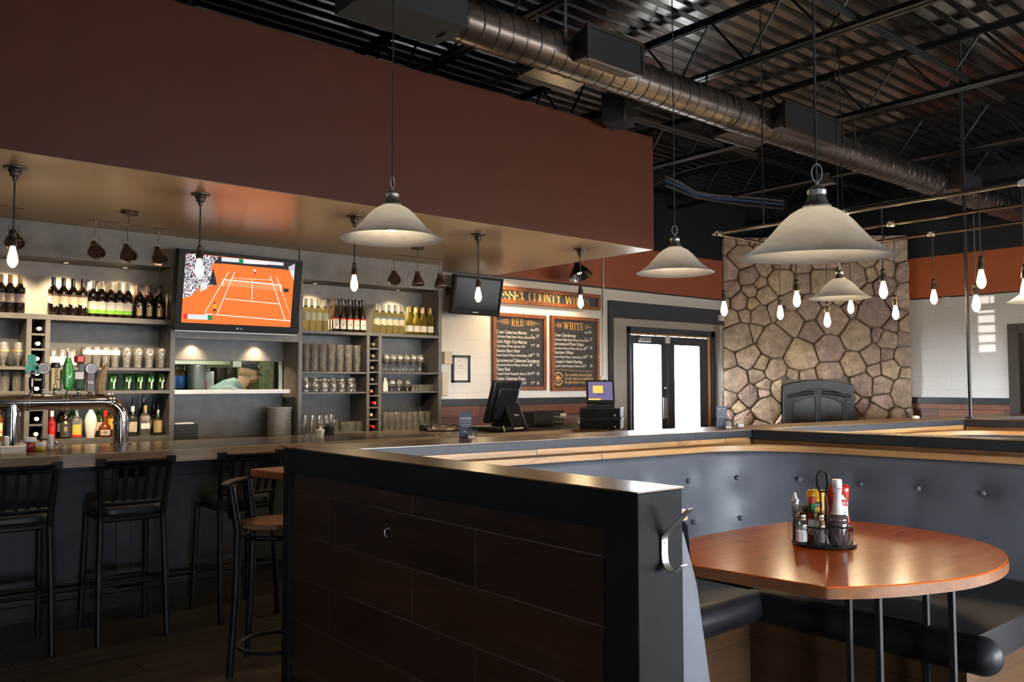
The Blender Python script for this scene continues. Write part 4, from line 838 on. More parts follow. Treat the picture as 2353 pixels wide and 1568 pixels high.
liquor('clear square liquor bottle with gold label, left of the cream bottle', 176, 7.43, std(.042, .235, .6), M['glass'], [(.03, .11, mat('yellow_gold_label', (.62, .45, .08), .4), .8), (.012, .03, M['red'], .9)], None)
t = liquor('matte white bulbous cream liqueur bottle', 208, 7.43, [(.030, 0), (.032, .006), (.040, .06), (.0465, .12), (.046, .145), (.036, .185), (.018, .215), (.015, .225)], mat('white_liqueur', (.80, .74, .68), .4), [], M['label_gold'], False)
liquor('round red ribbon orange liqueur bottle', 241, 7.43, [(.042, 0), (.047, .01), (.049, .05), (.043, .085), (.026, .105), (.014, .13), (.0135, .2), (.0145, .215)], mat('dark_orange_liqueur', (.14, .03, .008), .08), [(.02, .06, M['label_cream'], .75), (.027, .053, M['label_brown'], .65), (.10, .19, M['red'], .0)], M['red'])
liquor('green liquor bottle behind the white cream bottle', 226, 7.55, std(.038, .28, .6), M['bottle_green'], [(.05, .12, M['label_cream'], 1.0)], M['caps_dark'])
liquor('amber whisky bottle behind the tap elbow', 257, 7.52, std(.042, .26, .64), M['amber'], [(.06, .15, mat('amber_yellow_label', (.65, .42, .06), .5), .9)], M['wplastic'])
liquor('dark round label liquor bottle right of the tap column', 304, 7.43, std(.043, .245, .6), mat('smoke_glass', (.03, .035, .035), .06), [(.035, .12, mat('beige_label', (.52, .46, .33), .6), .8)], M['wplastic'])
liquor('tall clear square bottle with white square label', 333, 7.43, std(.046, .25, .62), M['glass'], [(.06, .105, M['label_white'], .85), (.13, .165, M['label_pink'], .8)], M['caps_tan'])
liquor('dark bottle with beige square label, rightmost on the low shelf', 362, 7.43, std(.042, .21, .6), mat('olive_black_glass', (.02, .02, .012), .06), [(.025, .125, M['label_gold'], .95)], M['steel'])
liquor('tall dark bottle standing behind the square label bottle', 328, 7.56, std(.038, .31, .62), M['bottle_dark'], [], mat('blue_metal', (.1, .12, .16), .3, .8))
liquor('dark bottle at the back beside the beige label bottle', 352, 7.56, std(.038, .26, .62), M['bottle_dark'], [(.06, .13, M['label_brown'], .9)], None)
liquor('black bottle at the back right of the tap column', 303, 7.57, std(.036, .26, .62), M['bottle_dark'], [], M['steel'])
liquor('dark bottle at the back behind the black diamond bottle', 140, 7.56, std(.037, .27, .62), M['bottle_dark'], [(.05, .12, M['label_pink'], .9)], M['caps_dark'])
liquor('green bottle at the back behind the gold label bottle', 166, 7.57, std(.038, .275, .62), M['bottle_green'], [], M['caps_dark'])
liquor('yellow label bottle at the far left edge of the low shelf', -2, 7.43, std(.04, .24, .62), M['amber'], [(.04, .14, mat('straw_label', (.62, .55, .3), .6), 1.1), (.06, .08, M['red'], 1.0)], M['caps_dark'])
# ================================================================= TEXT
def text_mb(mb, items, Y, m=0, ext=.0):
    """items: (string, x, z, size, align, squeeze): letters standing on a wall facing the room"""
    for s, x, z, size, al, sq in items:
        cu = bpy.data.curves.new('t', 'FONT'); cu.body = s; cu.size = size; cu.align_x = al; cu.resolution_u = 2; cu.offset = size*.012
        o = bpy.data.objects.new('t', cu); me = bpy.data.meshes.new_from_object(o)
        mb.add([(x+v.co.x*sq, Y, z+v.co.y) for v in me.vertices], [tuple(p.vertices) for p in me.polygons], m)
        bpy.data.objects.remove(o); bpy.data.meshes.remove(me); bpy.data.curves.remove(cu)
    return mb
def text_T(mb, s, size, T, al='CENTER', m=0, sq=1):
    cu = bpy.data.curves.new('t', 'FONT'); cu.body = s; cu.size = size; cu.align_x = al; cu.resolution_u = 2; cu.offset = size*.01
    o = bpy.data.objects.new('t', cu); me = bpy.data.meshes.new_from_object(o)
    mb.add([T @ Vector((v.co.x*sq, v.co.y, 0)) for v in me.vertices], [tuple(p.vertices) for p in me.polygons], m)
    bpy.data.objects.remove(o); bpy.data.meshes.remove(me); bpy.data.curves.remove(cu); return mb
def ribbon(mb, pts, w, Y, m=0):
    vs = []; k = len(pts)
    for i in range(k):
        a = Vector(pts[max(i-1, 0)]); b = Vector(pts[min(i+1, k-1)]); d = (b-a).normalized(); nrm = Vector((-d.y, d.x))*w/2; p = Vector(pts[i])
        vs += [(p.x-nrm.x, Y, p.y-nrm.y), (p.x+nrm.x, Y, p.y+nrm.y)]
    mb.add(vs, [(2*i, 2*i+2, 2*i+3, 2*i+1) for i in range(k-1)], m)
def slab(mb, s, x, z, h, Y, m=0, wf=.62, gap=.2):
    """slab-serif capitals built from strokes; returns end x"""
    t = h*.135; sr = h*.075
    def arc(cx, cz, rx, rz, a0, a1, n=12): return [(cx+rx*cos(radians(a0+(a1-a0)*i/n)), cz+rz*sin(radians(a0+(a1-a0)*i/n))) for i in range(n+1)]
    W = dict(I=.30, W=.95, N=.68, X=.66, Y=.66, S=.52, E=.56, C=.6, O=.64, U=.66, T=.6, R=.62, D=.64, H=.68)
    for ch in s:
        if ch == ' ': x += h*.42; continue
        w = W[ch]*h; R_ = lambda p, ww=t: ribbon(mb, [(x+a*w, z+b*h) for a, b in p], ww, Y, m); sv = lambda a, b, l=.2: ribbon(mb, [(x+a*w-l*h*.9, z+b*h+(sr/2 if b < .5 else -sr/2)), (x+a*w+l*h*.9, z+b*h+(sr/2 if b < .5 else -sr/2))], sr, Y, m)
        if ch == 'E': R_([(.25, 0), (.25, 1)]); R_([(0, .05), (1, .05)], sr); R_([(0, .95), (1, .95)], sr); R_([(.25, .5), (.75, .5)], sr); R_([(.95, 0), (.95, .28)], sr); R_([(.95, 1), (.95, .72)], sr); R_([(.75, .38), (.75, .62)], sr)
        elif ch == 'S': ribbon(mb, arc(x+.5*w, z+.73*h, .38*w, .22*h, 20, 270)+arc(x+.5*w, z+.27*h, .4*w, .22*h, 90, -160), t*.85, Y, m); R_([(.9, .98), (.9, .7)], sr); R_([(.1, .02), (.1, .3)], sr)
        elif ch == 'X': R_([(.2, .03), (.8, .97)], sr); R_([(.2, .97), (.8, .03)]); [sv(a, b, .17) for a in (.2, .8) for b in (0, 1)]
        elif ch == 'C': ribbon(mb, arc(x+.52*w, z+.5*h, .44*w, .44*h, 40, 320), t, Y, m); R_([(.9, .98), (.9, .66)], sr); R_([(.9, .1), (.9, .3)], sr)
        elif ch == 'O': ribbon(mb, arc(x+.5*w, z+.5*h, .42*w, .43*h, 0, 360, 18), t, Y, m)
        elif ch == 'U': ribbon(mb, [(x+.2*w, z+h*.97)]+arc(x+.5*w, z+.3*h, .3*w, .25*h, 180, 360)+[(x+.8*w, z+h*.97)], t*.9, Y, m); sv(.2, 1, .18); sv(.8, 1, .15)
        elif ch == 'N': R_([(.2, 0), (.2, 1)], sr); R_([(.2, .97), (.8, .03)]); R_([(.8, 0), (.8, 1)], sr); sv(.2, 0, .15); sv(.15, 1, .14); sv(.8, 1, .15)
        elif ch == 'T': R_([(.5, 0), (.5, 1)]); R_([(0, .95), (1, .95)], sr); R_([(.05, 1), (.05, .7)], sr); R_([(.95, 1), (.95, .7)], sr); sv(.5, 0, .2)
        elif ch == 'Y': R_([(.5, 0), (.5, .45)]); R_([(.5, .45), (.18, .97)]); R_([(.5, .45), (.82, .97)], sr); sv(.5, 0, .2); sv(.18, 1, .16); sv(.82, 1, .16)
        elif ch == 'W': R_([(.1, .97), (.3, .03)]); R_([(.3, .03), (.5, .9)], sr); R_([(.5, .9), (.7, .03)]); R_([(.7, .03), (.9, .97)], sr); sv(.1, 1, .14); sv(.5, 1, .12); sv(.9, 1, .14)
        elif ch == 'I': R_([(.5, 0), (.5, 1)]); sv(.5, 0, .15); sv(.5, 1, .15)
        elif ch == 'H': R_([(.22, 0), (.22, 1)]); R_([(.78, 0), (.78, 1)]); R_([(.2, .5), (.8, .5)], sr); [sv(a, b, .16) for a in (.22, .78) for b in (0, 1)]
        elif ch == 'D': R_([(.25, 0), (.25, 1)]); ribbon(mb, [(x+.05*w, z+.05*h), (x+.5*w, z+.05*h)]+arc(x+.45*w, z+.5*h, .42*w, .45*h, -80, 80)+[(x+.05*w, z+.95*h)], t*.75, Y, m)
        elif ch == 'R': R_([(.25, 0), (.25, 1)]); ribbon(mb, [(x+.05*w, z+.95*h), (x+.5*w, z+.95*h)]+arc(x+.5*w, z+.73*h, .32*w, .22*h, 80, -80)+[(x+.25*w, z+.5*h)], t*.7, Y, m); R_([(.5, .5), (.85, .03)]); sv(.25, 0, .16); sv(.88, 0, .12)
        x += w+gap*h
    return x
def slabw(s, h, gap=.2):
    W = dict(I=.30, W=.95, N=.68, X=.66, Y=.66, S=.52, E=.56, C=.6, O=.64, U=.66, T=.6, R=.62, D=.64, H=.68); return sum(.42*h if c == ' ' else (W[c]+gap)*h for c in s)-gap*h
# ================================================================= WINE BOARDS
YW = YB
def framed(name, lab, cat, x0, x1, z0, z1, fw=.045, th=.045):
    t = thing(name, lab, cat, ((x0+x1)/2, YW, (z0+z1)/2))
    mb = MB().box(x0, x1, YW-th, YW, z1-fw, z1).box(x0, x1, YW-th, YW, z0, z0+fw).box(x0, x0+fw, YW-th, YW, z0+fw, z1-fw).box(x1-fw, x1, YW-th, YW, z0+fw, z1-fw)
    part('frame', mb, M['signwood'], t, world=True, bevel=.004)
    part('board', MB().box(x0+fw, x1-fw, YW-.02, YW-.005, z0+fw, z1-fw), M['chalk'], t, world=True); return t
yl = YW-.0215
a, b = at(1133, 897, Y=YW-.03), at(1250, 897, Y=YW-.03)
x0, x1 = at(1129, 800, Y=YW).x, at(1251, 800, Y=YW).x; z0, z1 = at(1190, 898, Y=YW).z, at(1190, 722, Y=YW).z
rd = framed('menu_board', 'wood framed black menu board headed RED, left of the pair', 'menu board', x0, x1, z0, z1)
X = lambda px: at(px, 800, Y=yl).x
def Z(px, py): return at(px, py, Y=yl).z
def heading(word, px0, px1, py, hh, mb):
    cx = X((px0+px1)/2); z = Z((px0+px1)/2, py); w = slabw(word, hh, .14); slab(mb, word, cx-w/2, z-hh/2, hh, yl-.0005, 0, gap=.14)
    for s in (-1, 1):
        e0 = cx+s*(w/2+.03); e1 = X(px1 if s > 0 else px0)
        for k, dz in enumerate((-.022, 0, .022)):
            o = .10 if k != 1 else 0
            ribbon(mb, [(e0, z+dz), (e1-s*o, z+dz)], .006, yl-.0005)
        for q in (.25, .5, .75): xx = e0+(e1-e0)*q*.85; ribbon(mb, [(xx, z-.032), (xx, z+.032)], .006, yl-.0005)
mb = MB(); heading('RED', 1141, 1238, 741, .095, mb); part('heading', mb, M['signgold'], rd, world=True, smooth=0)
h1, h2 = .058, .044
def menu(root, entries, pxn, pxg, pxb, dy0, pxe):
    for (py, nm, mk, p1, p2) in entries:
        it = []
        it.append((nm, X(pxn), Z(pxn, py), h1, 'LEFT', .88)); it.append((mk, X(pxn), Z(pxn, py+9.5), h2, 'LEFT', .74))
        pr_ = []
        if p1:
            main, sup = (p1+'  ').split(' ')[:2] if ' ' in p1 else (p1, '')
            pr_.append((main, X(pxg), Z(pxg, py+10), .05, 'LEFT', .9))
            if sup: pr_.append((sup, X(pxg)+.033, Z(pxg, py+10)+.016, .032, 'LEFT', .9))
            part('menu_price', text_mb(MB(), pr_, yl-.0005), M['signwhite'], root, world=True, smooth=0); part('menu_price', text_mb(MB(), [(p2, X(pxb), Z(pxb, py+10), .05, 'RIGHT', .9)], yl-.0005), M['signwhite'], root, world=True, smooth=0)
        part('menu_line', text_mb(MB(), it, yl-.0005), M['signwhite'], root, world=True, smooth=0)
    it = [('6oz', X(pxg)-.005, Z(pxg, dy0), .045, 'LEFT', .9), ('BTL', X(pxb), Z(pxb, dy0), .045, 'RIGHT', .9)]
    part('price_heading', text_mb(MB(), it, yl-.0005), M['signwhite'], root, world=True, smooth=0)
menu(rd, [(766, 'Crew Cabernet Merlot', 'Colchester Ridge Estate Winery, Harrow, ON', '7', '27'), (788, 'Girls Night Out Merlot', 'Colio Estate Wines, Harrow, ON', '7 50', '28'), (809, 'Sanson Baco Noir', 'Sanson Estate Winery, Amherstburg, ON', '8 75', '32'), (831.5, 'Sprucewood Cabernet Sauvignon', 'Sprucewood Shores Winery, Harrow, ON', '9', '32'), (852, 'Talon Red', "Cooper's Hawk Vineyards, Harrow, ON", '9 50', '35'), (874, 'Oxley Cabernet Franc', 'Oxley Estate Winery, Harrow, ON', '9 75', '36')], 1140, 1220, 1239, 761, 1239)
x0, x1 = at(1263, 800, Y=YW).x, at(1372, 800, Y=YW).x; z0, z1 = at(1318, 898.5, Y=YW).z, at(1318, 729, Y=YW).z
wd = framed('menu_board', 'wood framed black menu board headed WHITE, right of the pair', 'menu board', x0, x1, z0, z1)
mb = MB(); heading('WHITE', 1276, 1360, 750, .095, mb)
zz = Z(1315, 850); n_ = 60; ribbon(mb, [(X(1273)+(X(1362)-X(1273))*i/n_, zz-.02*i/n_+.006*sin(i*1.6)) for i in range(n_+1)], .005, yl-.0005)
cx, cz = X(1282.5), Z(1282.5, 871)
for r in (.078,): ribbon(mb, [(cx+r*cos(.25+2.65*i/20), cz+r*sin(.25+2.65*i/20)) for i in range(21)], .016, yl-.0005); ribbon(mb, [(cx+r*cos(-.25-2.65*i/20), cz+r*sin(-.25-2.65*i/20)) for i in range(21)], .016, yl-.0005)
mb.add([(cx+a, yl-.0006, cz+b) for a, b in ((-.045, -.005), (.045, -.005), (.045, .015), (.01, .03), (.005, .045), (-.03, .045), (-.035, .02), (-.045, .015))], [tuple(range(8))])
for ox, rr in ((-.028, .014), (.028, .022)): ribbon(mb, [(cx+ox+rr*cos(a), cz-.005+rr*sin(a)) for a in [2*pi*i/14 for i in range(15)]], .006, yl-.0007)
ribbon(mb, [(cx-.07, cz-.025), (cx+.07, cz-.025)], .006, yl-.0005); ribbon(mb, [(cx-.02, cz-.035), (cx+.02, cz-.06)], .005, yl-.0005); ribbon(mb, [(cx+.02, cz-.035), (cx-.02, cz-.06)], .005, yl-.0005)
text_mb(mb, [('Our carefully selected Essex', X(1297), Z(1297, 864.5), .05, 'LEFT', .86), ('County wines are available by', X(1297), Z(1297, 873), .05, 'LEFT', .86), ('the glass (6oz) or by the bottle.', X(1297), Z(1297, 881.5), .05, 'LEFT', .86)], yl-.0005)
part('heading', mb, M['signgold'], wd, world=True, smooth=0)
menu(wd, [(773, 'Crew Chardonnay', 'Colchester Ridge Estate Winery, Harrow, ON', '7', '27'), (793, 'Sprucewood Pinot Grigio', 'Sprucewood Shores Winery, Harrow, ON', '8 25', '29'), (813, 'Ranchers White', 'Sanson Estate Winery, Amherstburg, ON', '8 50', '30'), (834, "Cooper's Hawk Riesling", "Cooper's Hawk Vineyards, Harrow, ON", '9', '33')], 1273, 1344, 1361, 767, 1361)
x0, x1 = at(1120, 690, Y=YW).x, at(1375, 690, Y=YW).x; z0, z1 = at(1375, 714.5, Y=YW).z, at(1375, 678.5, Y=YW).z
sg = framed('wall_sign', 'long wood framed sign with gold slab letters above the menu boards', 'sign', x0, x1, z0, z1, .05)
mb = MB(); txt = 'ESSEX COUNTY WINES'; xs, xe = X(1148), X(1354); hh = .155; gp = .24; w = slabw(txt, hh, gp); gp += (xe-xs-w)/hh/(len(txt)-1-2); slab(mb, txt, xs, (z0+z1)/2-hh/2, hh, yl-.0005, gap=gp)
part('lettering', mb, M['signgold'], sg, world=True, smooth=0)
x0, x1 = at(1037, 850, Y=YW).x, at(1078, 850, Y=YW).x; z0, z1 = at(1058, 879.5, Y=YW).z, at(1058, 817, Y=YW).z
ce = thing('framed_certificate', 'small black framed certificate on the white wall beside the boards', 'picture frame', ((x0+x1)/2, YW, z0))
part('frame', MB().box(x0, x1, YW-.025, YW, z1-.025, z1).box(x0, x1, YW-.025, YW, z0, z0+.025).box(x0, x0+.025, YW-.025, YW, z0, z1).box(x1-.025, x1, YW-.025, YW, z0, z1), M['plasticm'], ce, world=True, smooth=0)
part('paper', MB().box(x0+.02, x1-.02, YW-.012, YW-.002, z0+.02, z1-.02), M['paper'], ce, world=True)
mb = MB(); cx = (x0+x1)/2; cz = z0+(z1-z0)*.56; yy = YW-.0126
ribbon(mb, [(cx+.075*cos(a), cz+.075*sin(a)) for a in [2*pi*i/24 for i in range(25)]], .004, yy)
for s in (-1, 1): ribbon(mb, [(cx+s*.022+.016*cos(a), cz+.0+.016*sin(a)) for a in [2*pi*i/12 for i in range(13)]], .006, yy)
for dz, w in ((.03, .05), (.022, .07), (-.05, .055), (-.16, .09), (-.17, .05)): ribbon(mb, [(cx-w/2, cz+dz), (cx+w/2, cz+dz)], .004, yy)
part('print', mb, mat('grey_print', (.35, .35, .35), .6), ce, world=True, smooth=0)
# gooseneck sign lamp
c = at(1330, 622, Y=7.28); gl = thing('sign_lamp', 'black gloss gooseneck lamp over the wine sign', 'wall lamp', c); T = Matrix.Rotation(radians(-20), 4, 'X')
part('lamp_shade', MB().lathe([(.022, .15), (.034, .10), (.05, .07), (.085, .02), (.125, -.035), (.15, -.085), (.146, -.085), (.12, -.035), (.08, .018), (.03, .08), (0, .1)], 28, T=T, cap=False), mat('gloss_black_enamel', (.008, .008, .009), .1, coat=.5), gl)
top = T @ Vector((0, 0, .15)); part('gooseneck', MB().tube([top, top+Vector((0, .03, .06)), top+Vector((0, .16, .13)), top+Vector((0, .33, .06)), Vector((0, YW-c.y, .12))], .01, 10), M['socket'], gl)
part('bulb', MB().sphere(T @ Vector((0, 0, -.02)), .032), mat('warm_bulb', (.9, .8, .6), .4, emit=(1, .7, .35), es=10), gl)
l = bpy.data.lights.new('sign_lamp_and_fill', 'SPOT'); l.energy = 45; l.color = (1, .72, .42); l.spot_size = radians(110); l.spot_blend = .9; l.shadow_soft_size = .03
for px in (1215, 1330):  # first spot is an added fill; only the second has a lamp
    o = bpy.data.objects.new('sign_lamp_and_fill', l); COL.objects.link(o); o.location = at(px, 628 if px > 1300 else 618, Y=7.26)-Vector((0, 0, .03)); o.rotation_euler = (radians(28), 0, 0)
# ================================================================= SCREENS
S_or, S_wh, S_dk, S_sk = emis('court_clay', (.90, .155, .035), 1.25), emis('court_white', (1, .85, .78), 1.6), emis('court_dark', (.04, .035, .04), 1), emis('court_yellow', (1, .35, .02), 1.2)
S_gr, S_lg, S_rd = emis('court_green', (.02, .25, .10), 1), emis('court_grey', (.55, .6, .62), 1.2), emis('court_red', (.7, .05, .04), 1)
m = bpy.data.materials.new('crowd'); m.use_nodes = True; nt = m.node_tree; nt.nodes.clear(); N = nt.nodes; L = nt.links
tc = N.new('ShaderNodeTexCoord'); vo = N.new('ShaderNodeTexVoronoi'); vo.inputs['Scale'].default_value = 150; L.new(tc.outputs['Object'], vo.inputs[0]); rp = N.new('ShaderNodeValToRGB'); rp.color_ramp.interpolation = 'CONSTANT'; el = rp.color_ramp.elements
el[0].color = (.02, .02, .03, 1); el[1].position = .35; el[1].color = (.85, .83, .85, 1)
for p_, c_ in ((.6, (.35, .08, .08, 1)), (.68, (.9, .9, .92, 1)), (.85, (.05, .05, .08, 1))): e = el.new(p_); e.color = c_
sx = N.new('ShaderNodeSeparateXYZ'); L.new(vo.outputs['Color'], sx.inputs[0]); L.new(sx.outputs[0], rp.inputs[0]); em = N.new('ShaderNodeEmission'); em.inputs[1].default_value = 1.2; L.new(rp.outputs[0], em.inputs[0]); o_ = N.new('ShaderNodeOutputMaterial'); L.new(em.outputs[0], o_.inputs[0]); S_cr = m
Yb, Yt_ = 7.20, 7.10
bl, br_, tl, tr_ = at(400, 757, Y=Yb), at(683, 770, Y=Yb), at(409.5, 572, Y=Yt_), at(694, 599, Y=Yt_)
xl, xr_ = (bl.x+tl.x)/2, (br_.x+tr_.x)/2; zb = (bl.z+br_.z)/2; zt = (tl.z+tr_.z)/2
Hs = sqrt((zt-zb)**2+(Yb-Yt_)**2); tl_ang = atan2(Yb-Yt_, zt-zb); w = xr_-xl
tv = thing('television', 'large wall television showing a tennis match on red clay', 'television', (xl, Yb, zb)); tv.rotation_euler = (tl_ang, 0, 0)
TM = Matrix.Translation((xl, Yb, zb)) @ Matrix.Rotation(tl_ang, 4, 'X'); TI = TM.inverted()
def scr(px, py, d=0):
    """point of the tilted screen plane seen at a place of the photograph, in the set's own frame"""
    o = TI @ EYE; r = TI.to_3x3() @ ray(px, py); t = (d-o.y)/r.y; return o+r*t
part('case', MB().box(0, w, .0, .07, 0, Hs), M['bezel'], tv, bevel=.006)
s0, s1 = scr(415, 741), scr(678, 606); sxa, sxb, sza, szb = s0.x, s1.x, s0.z, s1.z
mb = MB()
for a in ((0, w, 0, sza), (0, w, szb, Hs), (0, sxa, sza, szb), (sxb, w, sza, szb)): mb.box(a[0], a[1], -.014, 0, a[2], a[3])
part('bezel', mb, M['bezel'], tv, bevel=.002)
part('trim_strip', MB().box(.01, w-.01, -.016, -.004, -.008, .0), M['nickel'], tv)
mb = MB(); d0 = -.001
mb.add([(sxa, d0, sza), (sxb, d0, sza), (sxb, d0, szb), (sxa, d0, szb)], [(0, 1, 2, 3)], 0)
def poly(pts, m, d=-.0016): mb.add([(min(max(q.x, sxa), sxb), d, min(max(q.z, sza), szb)) for q in [scr(*p) for p in pts]], [tuple(range(len(pts)))], m)
z3_ = lambda x, y: (380+x/3.135, 540+y/3.135)   # positions measured on an enlargement
P = lambda l: [z3_(*p) for p in l]
poly(P([(108, 120), (380, 155), (372, 175), (345, 205), (330, 240), (372, 362), (250, 372), (185, 440), (100, 455)]), 1)
poly(P([(330, 150), (400, 158), (404, 208), (352, 206)]), 2); poly(P([(345, 240), (372, 362), (315, 358), (335, 265)]), 2, -.0019)
poly(P([(400, 158), (940, 200), (940, 262), (840, 248), (400, 206)]), 2); poly(P([(405, 160), (850, 200), (850, 222), (405, 190)]), 4, -.0019)
poly(P([(560, 178), (735, 192), (735, 215), (560, 205)]), 3, -.0021); poly(P([(530, 170), (562, 173), (562, 206), (530, 204)]), 5, -.0022)
poly(P([(882, 232), (942, 205), (942, 330)]), 6); 
for a, b, w_ in (((455, 265), (285, 560), 4), ((498, 268), (372, 570), 4), ((755, 297), (862, 614), 4), ((800, 302), (935, 600), 4), ((280, 568), (932, 622), 5), ((425, 460), (820, 498), 4), ((625, 322), (622, 480), 4), ((470, 312), (760, 325), 2), ((415, 322), (832, 362), 7), ((414, 322), (413, 368), 6), ((832, 362), (832, 408), 6)):
    p, q = Vector(a), Vector(b); dd = (q-p).normalized(); nn_ = Vector((-dd.y, dd.x))*w_/2; poly(P([p-nn_, q-nn_, q+nn_, p+nn_]), 3, -.002)
poly(P([(416, 330), (830, 368), (830, 404), (416, 366)]), 8, -.0018)
poly(P([(850, 385), (888, 388), (888, 414), (850, 412)]), 2, -.0021); poly(P([(255, 345), (305, 340), (300, 385), (250, 412)]), 4, -.002)
def player(x, y, s, shirt):
    poly(P([(x-7*s, y-38*s), (x+7*s, y-38*s), (x+9*s, y-12*s), (x-9*s, y-12*s)]), shirt, -.0023); poly(P([(x-8*s, y-12*s), (x+8*s, y-12*s), (x+9*s, y), (x-9*s, y)]), 2, -.0024)
    for e in (-1, 1): poly(P([(x+e*4*s, y), (x+e*9*s, y), (x+e*9*s, y+25*s), (x+e*5*s, y+25*s)]), 9, -.0023)
    poly(P([(x-4*s, y-50*s), (x+3*s, y-50*s), (x+3*s, y-39*s), (x-4*s, y-39*s)]), 2, -.0024)
player(354, 548, 1.3, 7); player(645, 276, .8, 6)
poly(P([(158, 572), (305, 576), (305, 612), (158, 606)]), 6, -.0026); poly(P([(130, 568), (158, 570), (158, 606), (130, 603)]), 9, -.0027); poly(P([(305, 580), (338, 582), (338, 614), (305, 612)]), 5, -.0027)
T = Matrix(((1, 0, 0, 0), (0, 0, 1, 0), (0, 1, 0, 0), (0, 0, 0, 1)))
p = scr(*z3_(648, 205)); text_T(mb, 'BNP PARIBAS', .022, Matrix.Translation((p.x, -.0024, p.z)) @ T, m=6, sq=1.3)
part('screen', mb, [S_or, S_cr, S_dk, S_wh, S_lg, S_gr, S_lg, S_sk, emis('court_net', (.95, .25, .10), 1.2), S_rd], tv, smooth=0)
p = scr(*z3_(532, 676), -.015); mb = MB().lathe([(0, 0), (.0075, 0)], 14, T=Matrix.Translation((p.x-.016, -.0152, p.z)) @ Matrix.Rotation(pi/2, 4, 'X'), cap=False); text_T(mb, 'LG', .02, Matrix.Translation((p.x+.006, -.0152, p.z-.007)) @ T, 'LEFT')
part('badge', mb, M['wplastic'], tv, smooth=0)
part('mount', MB().box(w*.4, w*.6, .07, .2, Hs*.35, Hs*.65), M['black'], tv)
# dark television
Yb, Yt_ = 7.22, 7.14
bl, br_, tr_ = at(1000, 716, Y=Yb), at(1147, 731, Y=Yb), at(1155, 641, Y=Yt_); zb = (bl.z+br_.z)/2; x1 = (br_.x+tr_.x)/2; x0 = 5.215; w = x1-x0
Hs = sqrt((tr_.z-zb)**2+(Yb-Yt_)**2); an = atan2(Yb-Yt_, tr_.z-zb)
t2 = thing('television', 'switched off black television mounted beside the wine boards', 'television', (x0, Yb, zb)); t2.rotation_euler = (an, 0, 0)
part('case', MB().box(0, w, 0, .06, 0, Hs), M['plastic'], t2, bevel=.005)
part('bezel', MB().box(0, w, -.012, 0, 0, .07).box(0, w, -.012, 0, Hs-.03, Hs).box(0, .025, -.012, 0, .07, Hs-.03).box(w-.025, w, -.012, 0, .07, Hs-.03), M['bezel'], t2, bevel=.002)
part('screen', MB().box(.024, w-.024, -.003, 0, .069, Hs-.029), M['screenoff'], t2)
part('badge', MB().box(w*.42, w*.54, -.0135, -.012, .028, .036), M['wplastic'], t2)
part('mount', MB().box(w*.4, w*.6, .06, YW-Yb+.03, Hs*.4, Hs*.6), M['black'], t2)
tag(link('hanging_wire', MB().tube([(x0+.1, YW-.03, zb+.1), (x0+.06, YW-.03, zb-.06), (x0+.02, YW-.02, zb-.12)], .004, 6), M['cable']), 'thin black cable loop below the dark television', 'wire')
# ================================================================= HATCH
o = thing('plate', 'white square-edged plate in the stack', 'plate')
c = at(641, 1000, Y=7.50); n_ = 21; zz0 = 1.008; step = (at(641, 938, Y=7.42).z-zz0)/n_
pl_m = MB().lathe([(0, .002), (.05, .0), (.07, .004), (.112, step*1.05), (.114, step*1.25), (.112, step*1.35), (.068, .0095), (0, .008)], 28, cap=False)
o.location = (c.x, 7.49, zz0); part('dish', pl_m, M['china'], o)
o['label'] = 'white plate, at the bottom of the stack under the hatch'; o['group'] = 'stacked white plates'
for i in range(1, n_): dup(o, (c.x+random.uniform(-.002, .002), 7.49+random.uniform(-.002, .002), zz0+i*step), 0, 'white plate in the stack under the hatch, %s' % ('on top' if i == n_-1 else (ORD[i]+' from the bottom')), 'stacked white plates')
x0, x1 = 2.425, at(455, 990, Y=7.42).x; zt = at(420, 977, Y=7.42).z
bx = thing('caddy_box', 'low black box with papers at the left under the hatch', 'box', (x0, 7.5, 1.007)); part('box_body', MB().box(x0, x1, 7.42, 7.43, 1.007, zt).box(x0, x1, 7.59, 7.60, 1.007, zt).box(x0, x0+.01, 7.43, 7.59, 1.007, zt).box(x1-.01, x1, 7.43, 7.59, 1.007, zt).box(x0, x1, 7.42, 7.6, 1.007, 1.015), M['plasticm'], bx, world=True)
tag(link('paper_sheet', MB().cbox((x0+.09, 7.5, zt+.012), (.17, .12, .012), .1), M['paper']), 'small sheaf of papers lying on the black box', 'paper')
x0, x1 = at(470, 1000, Y=7.40).x, at(600, 1000, Y=7.40).x; tag(link('paper_sheet', MB().cbox(((x0+x1)/2, 7.43, 1.0095), (x1-x0, .10, .005), .03), M['label_cream']), 'long flat paper lying on the ledge under the hatch', 'paper')
# ---------------------------------------------------------------- kitchen things seen through the hatch
KY = 9.0
kt = thing('kitchen_table', 'steel kitchen work table behind the hatch', 'table', (2.9, 8.95, 0)); part('table_top', MB().box(1.9, 3.9, 8.7, 9.3, 1.40, 1.44), M['steel'], kt, world=True)
for x in (1.95, 3.85):
    for y in (8.75, 9.25): part('leg', MB().tube([(x, y, 0), (x, y, 1.40)], .02, 8), M['steel'], kt, world=True)
def kat(px, py, Y=KY): return at(px, py, Y=Y)
mblue = mat('bright_blue_label', (.03, .16, .48), .4)
kb = thing('sauce_bottle', 'blue label bottle in the kitchen, leftmost of the three', 'bottle', (kat(399, 890).x, KY, 1.44), 0, 'blue label kitchen bottles')
part('glass_body', MB().lathe([(0, 0), (.05, 0), (.052, .01), (.052, .17), (.03, .21), (.02, .22), (.02, .25), (0, .25)], 16), mat('brown_bottle_glass', (.10, .05, .02), .1), kb); part('label', lab_patch(MB(), .053, .02, .15, 1.3), mblue, kb); part('cap', MB().lathe([(.022, .235), (.022, .262), (0, .262)], 12), M['plastic'], kb)
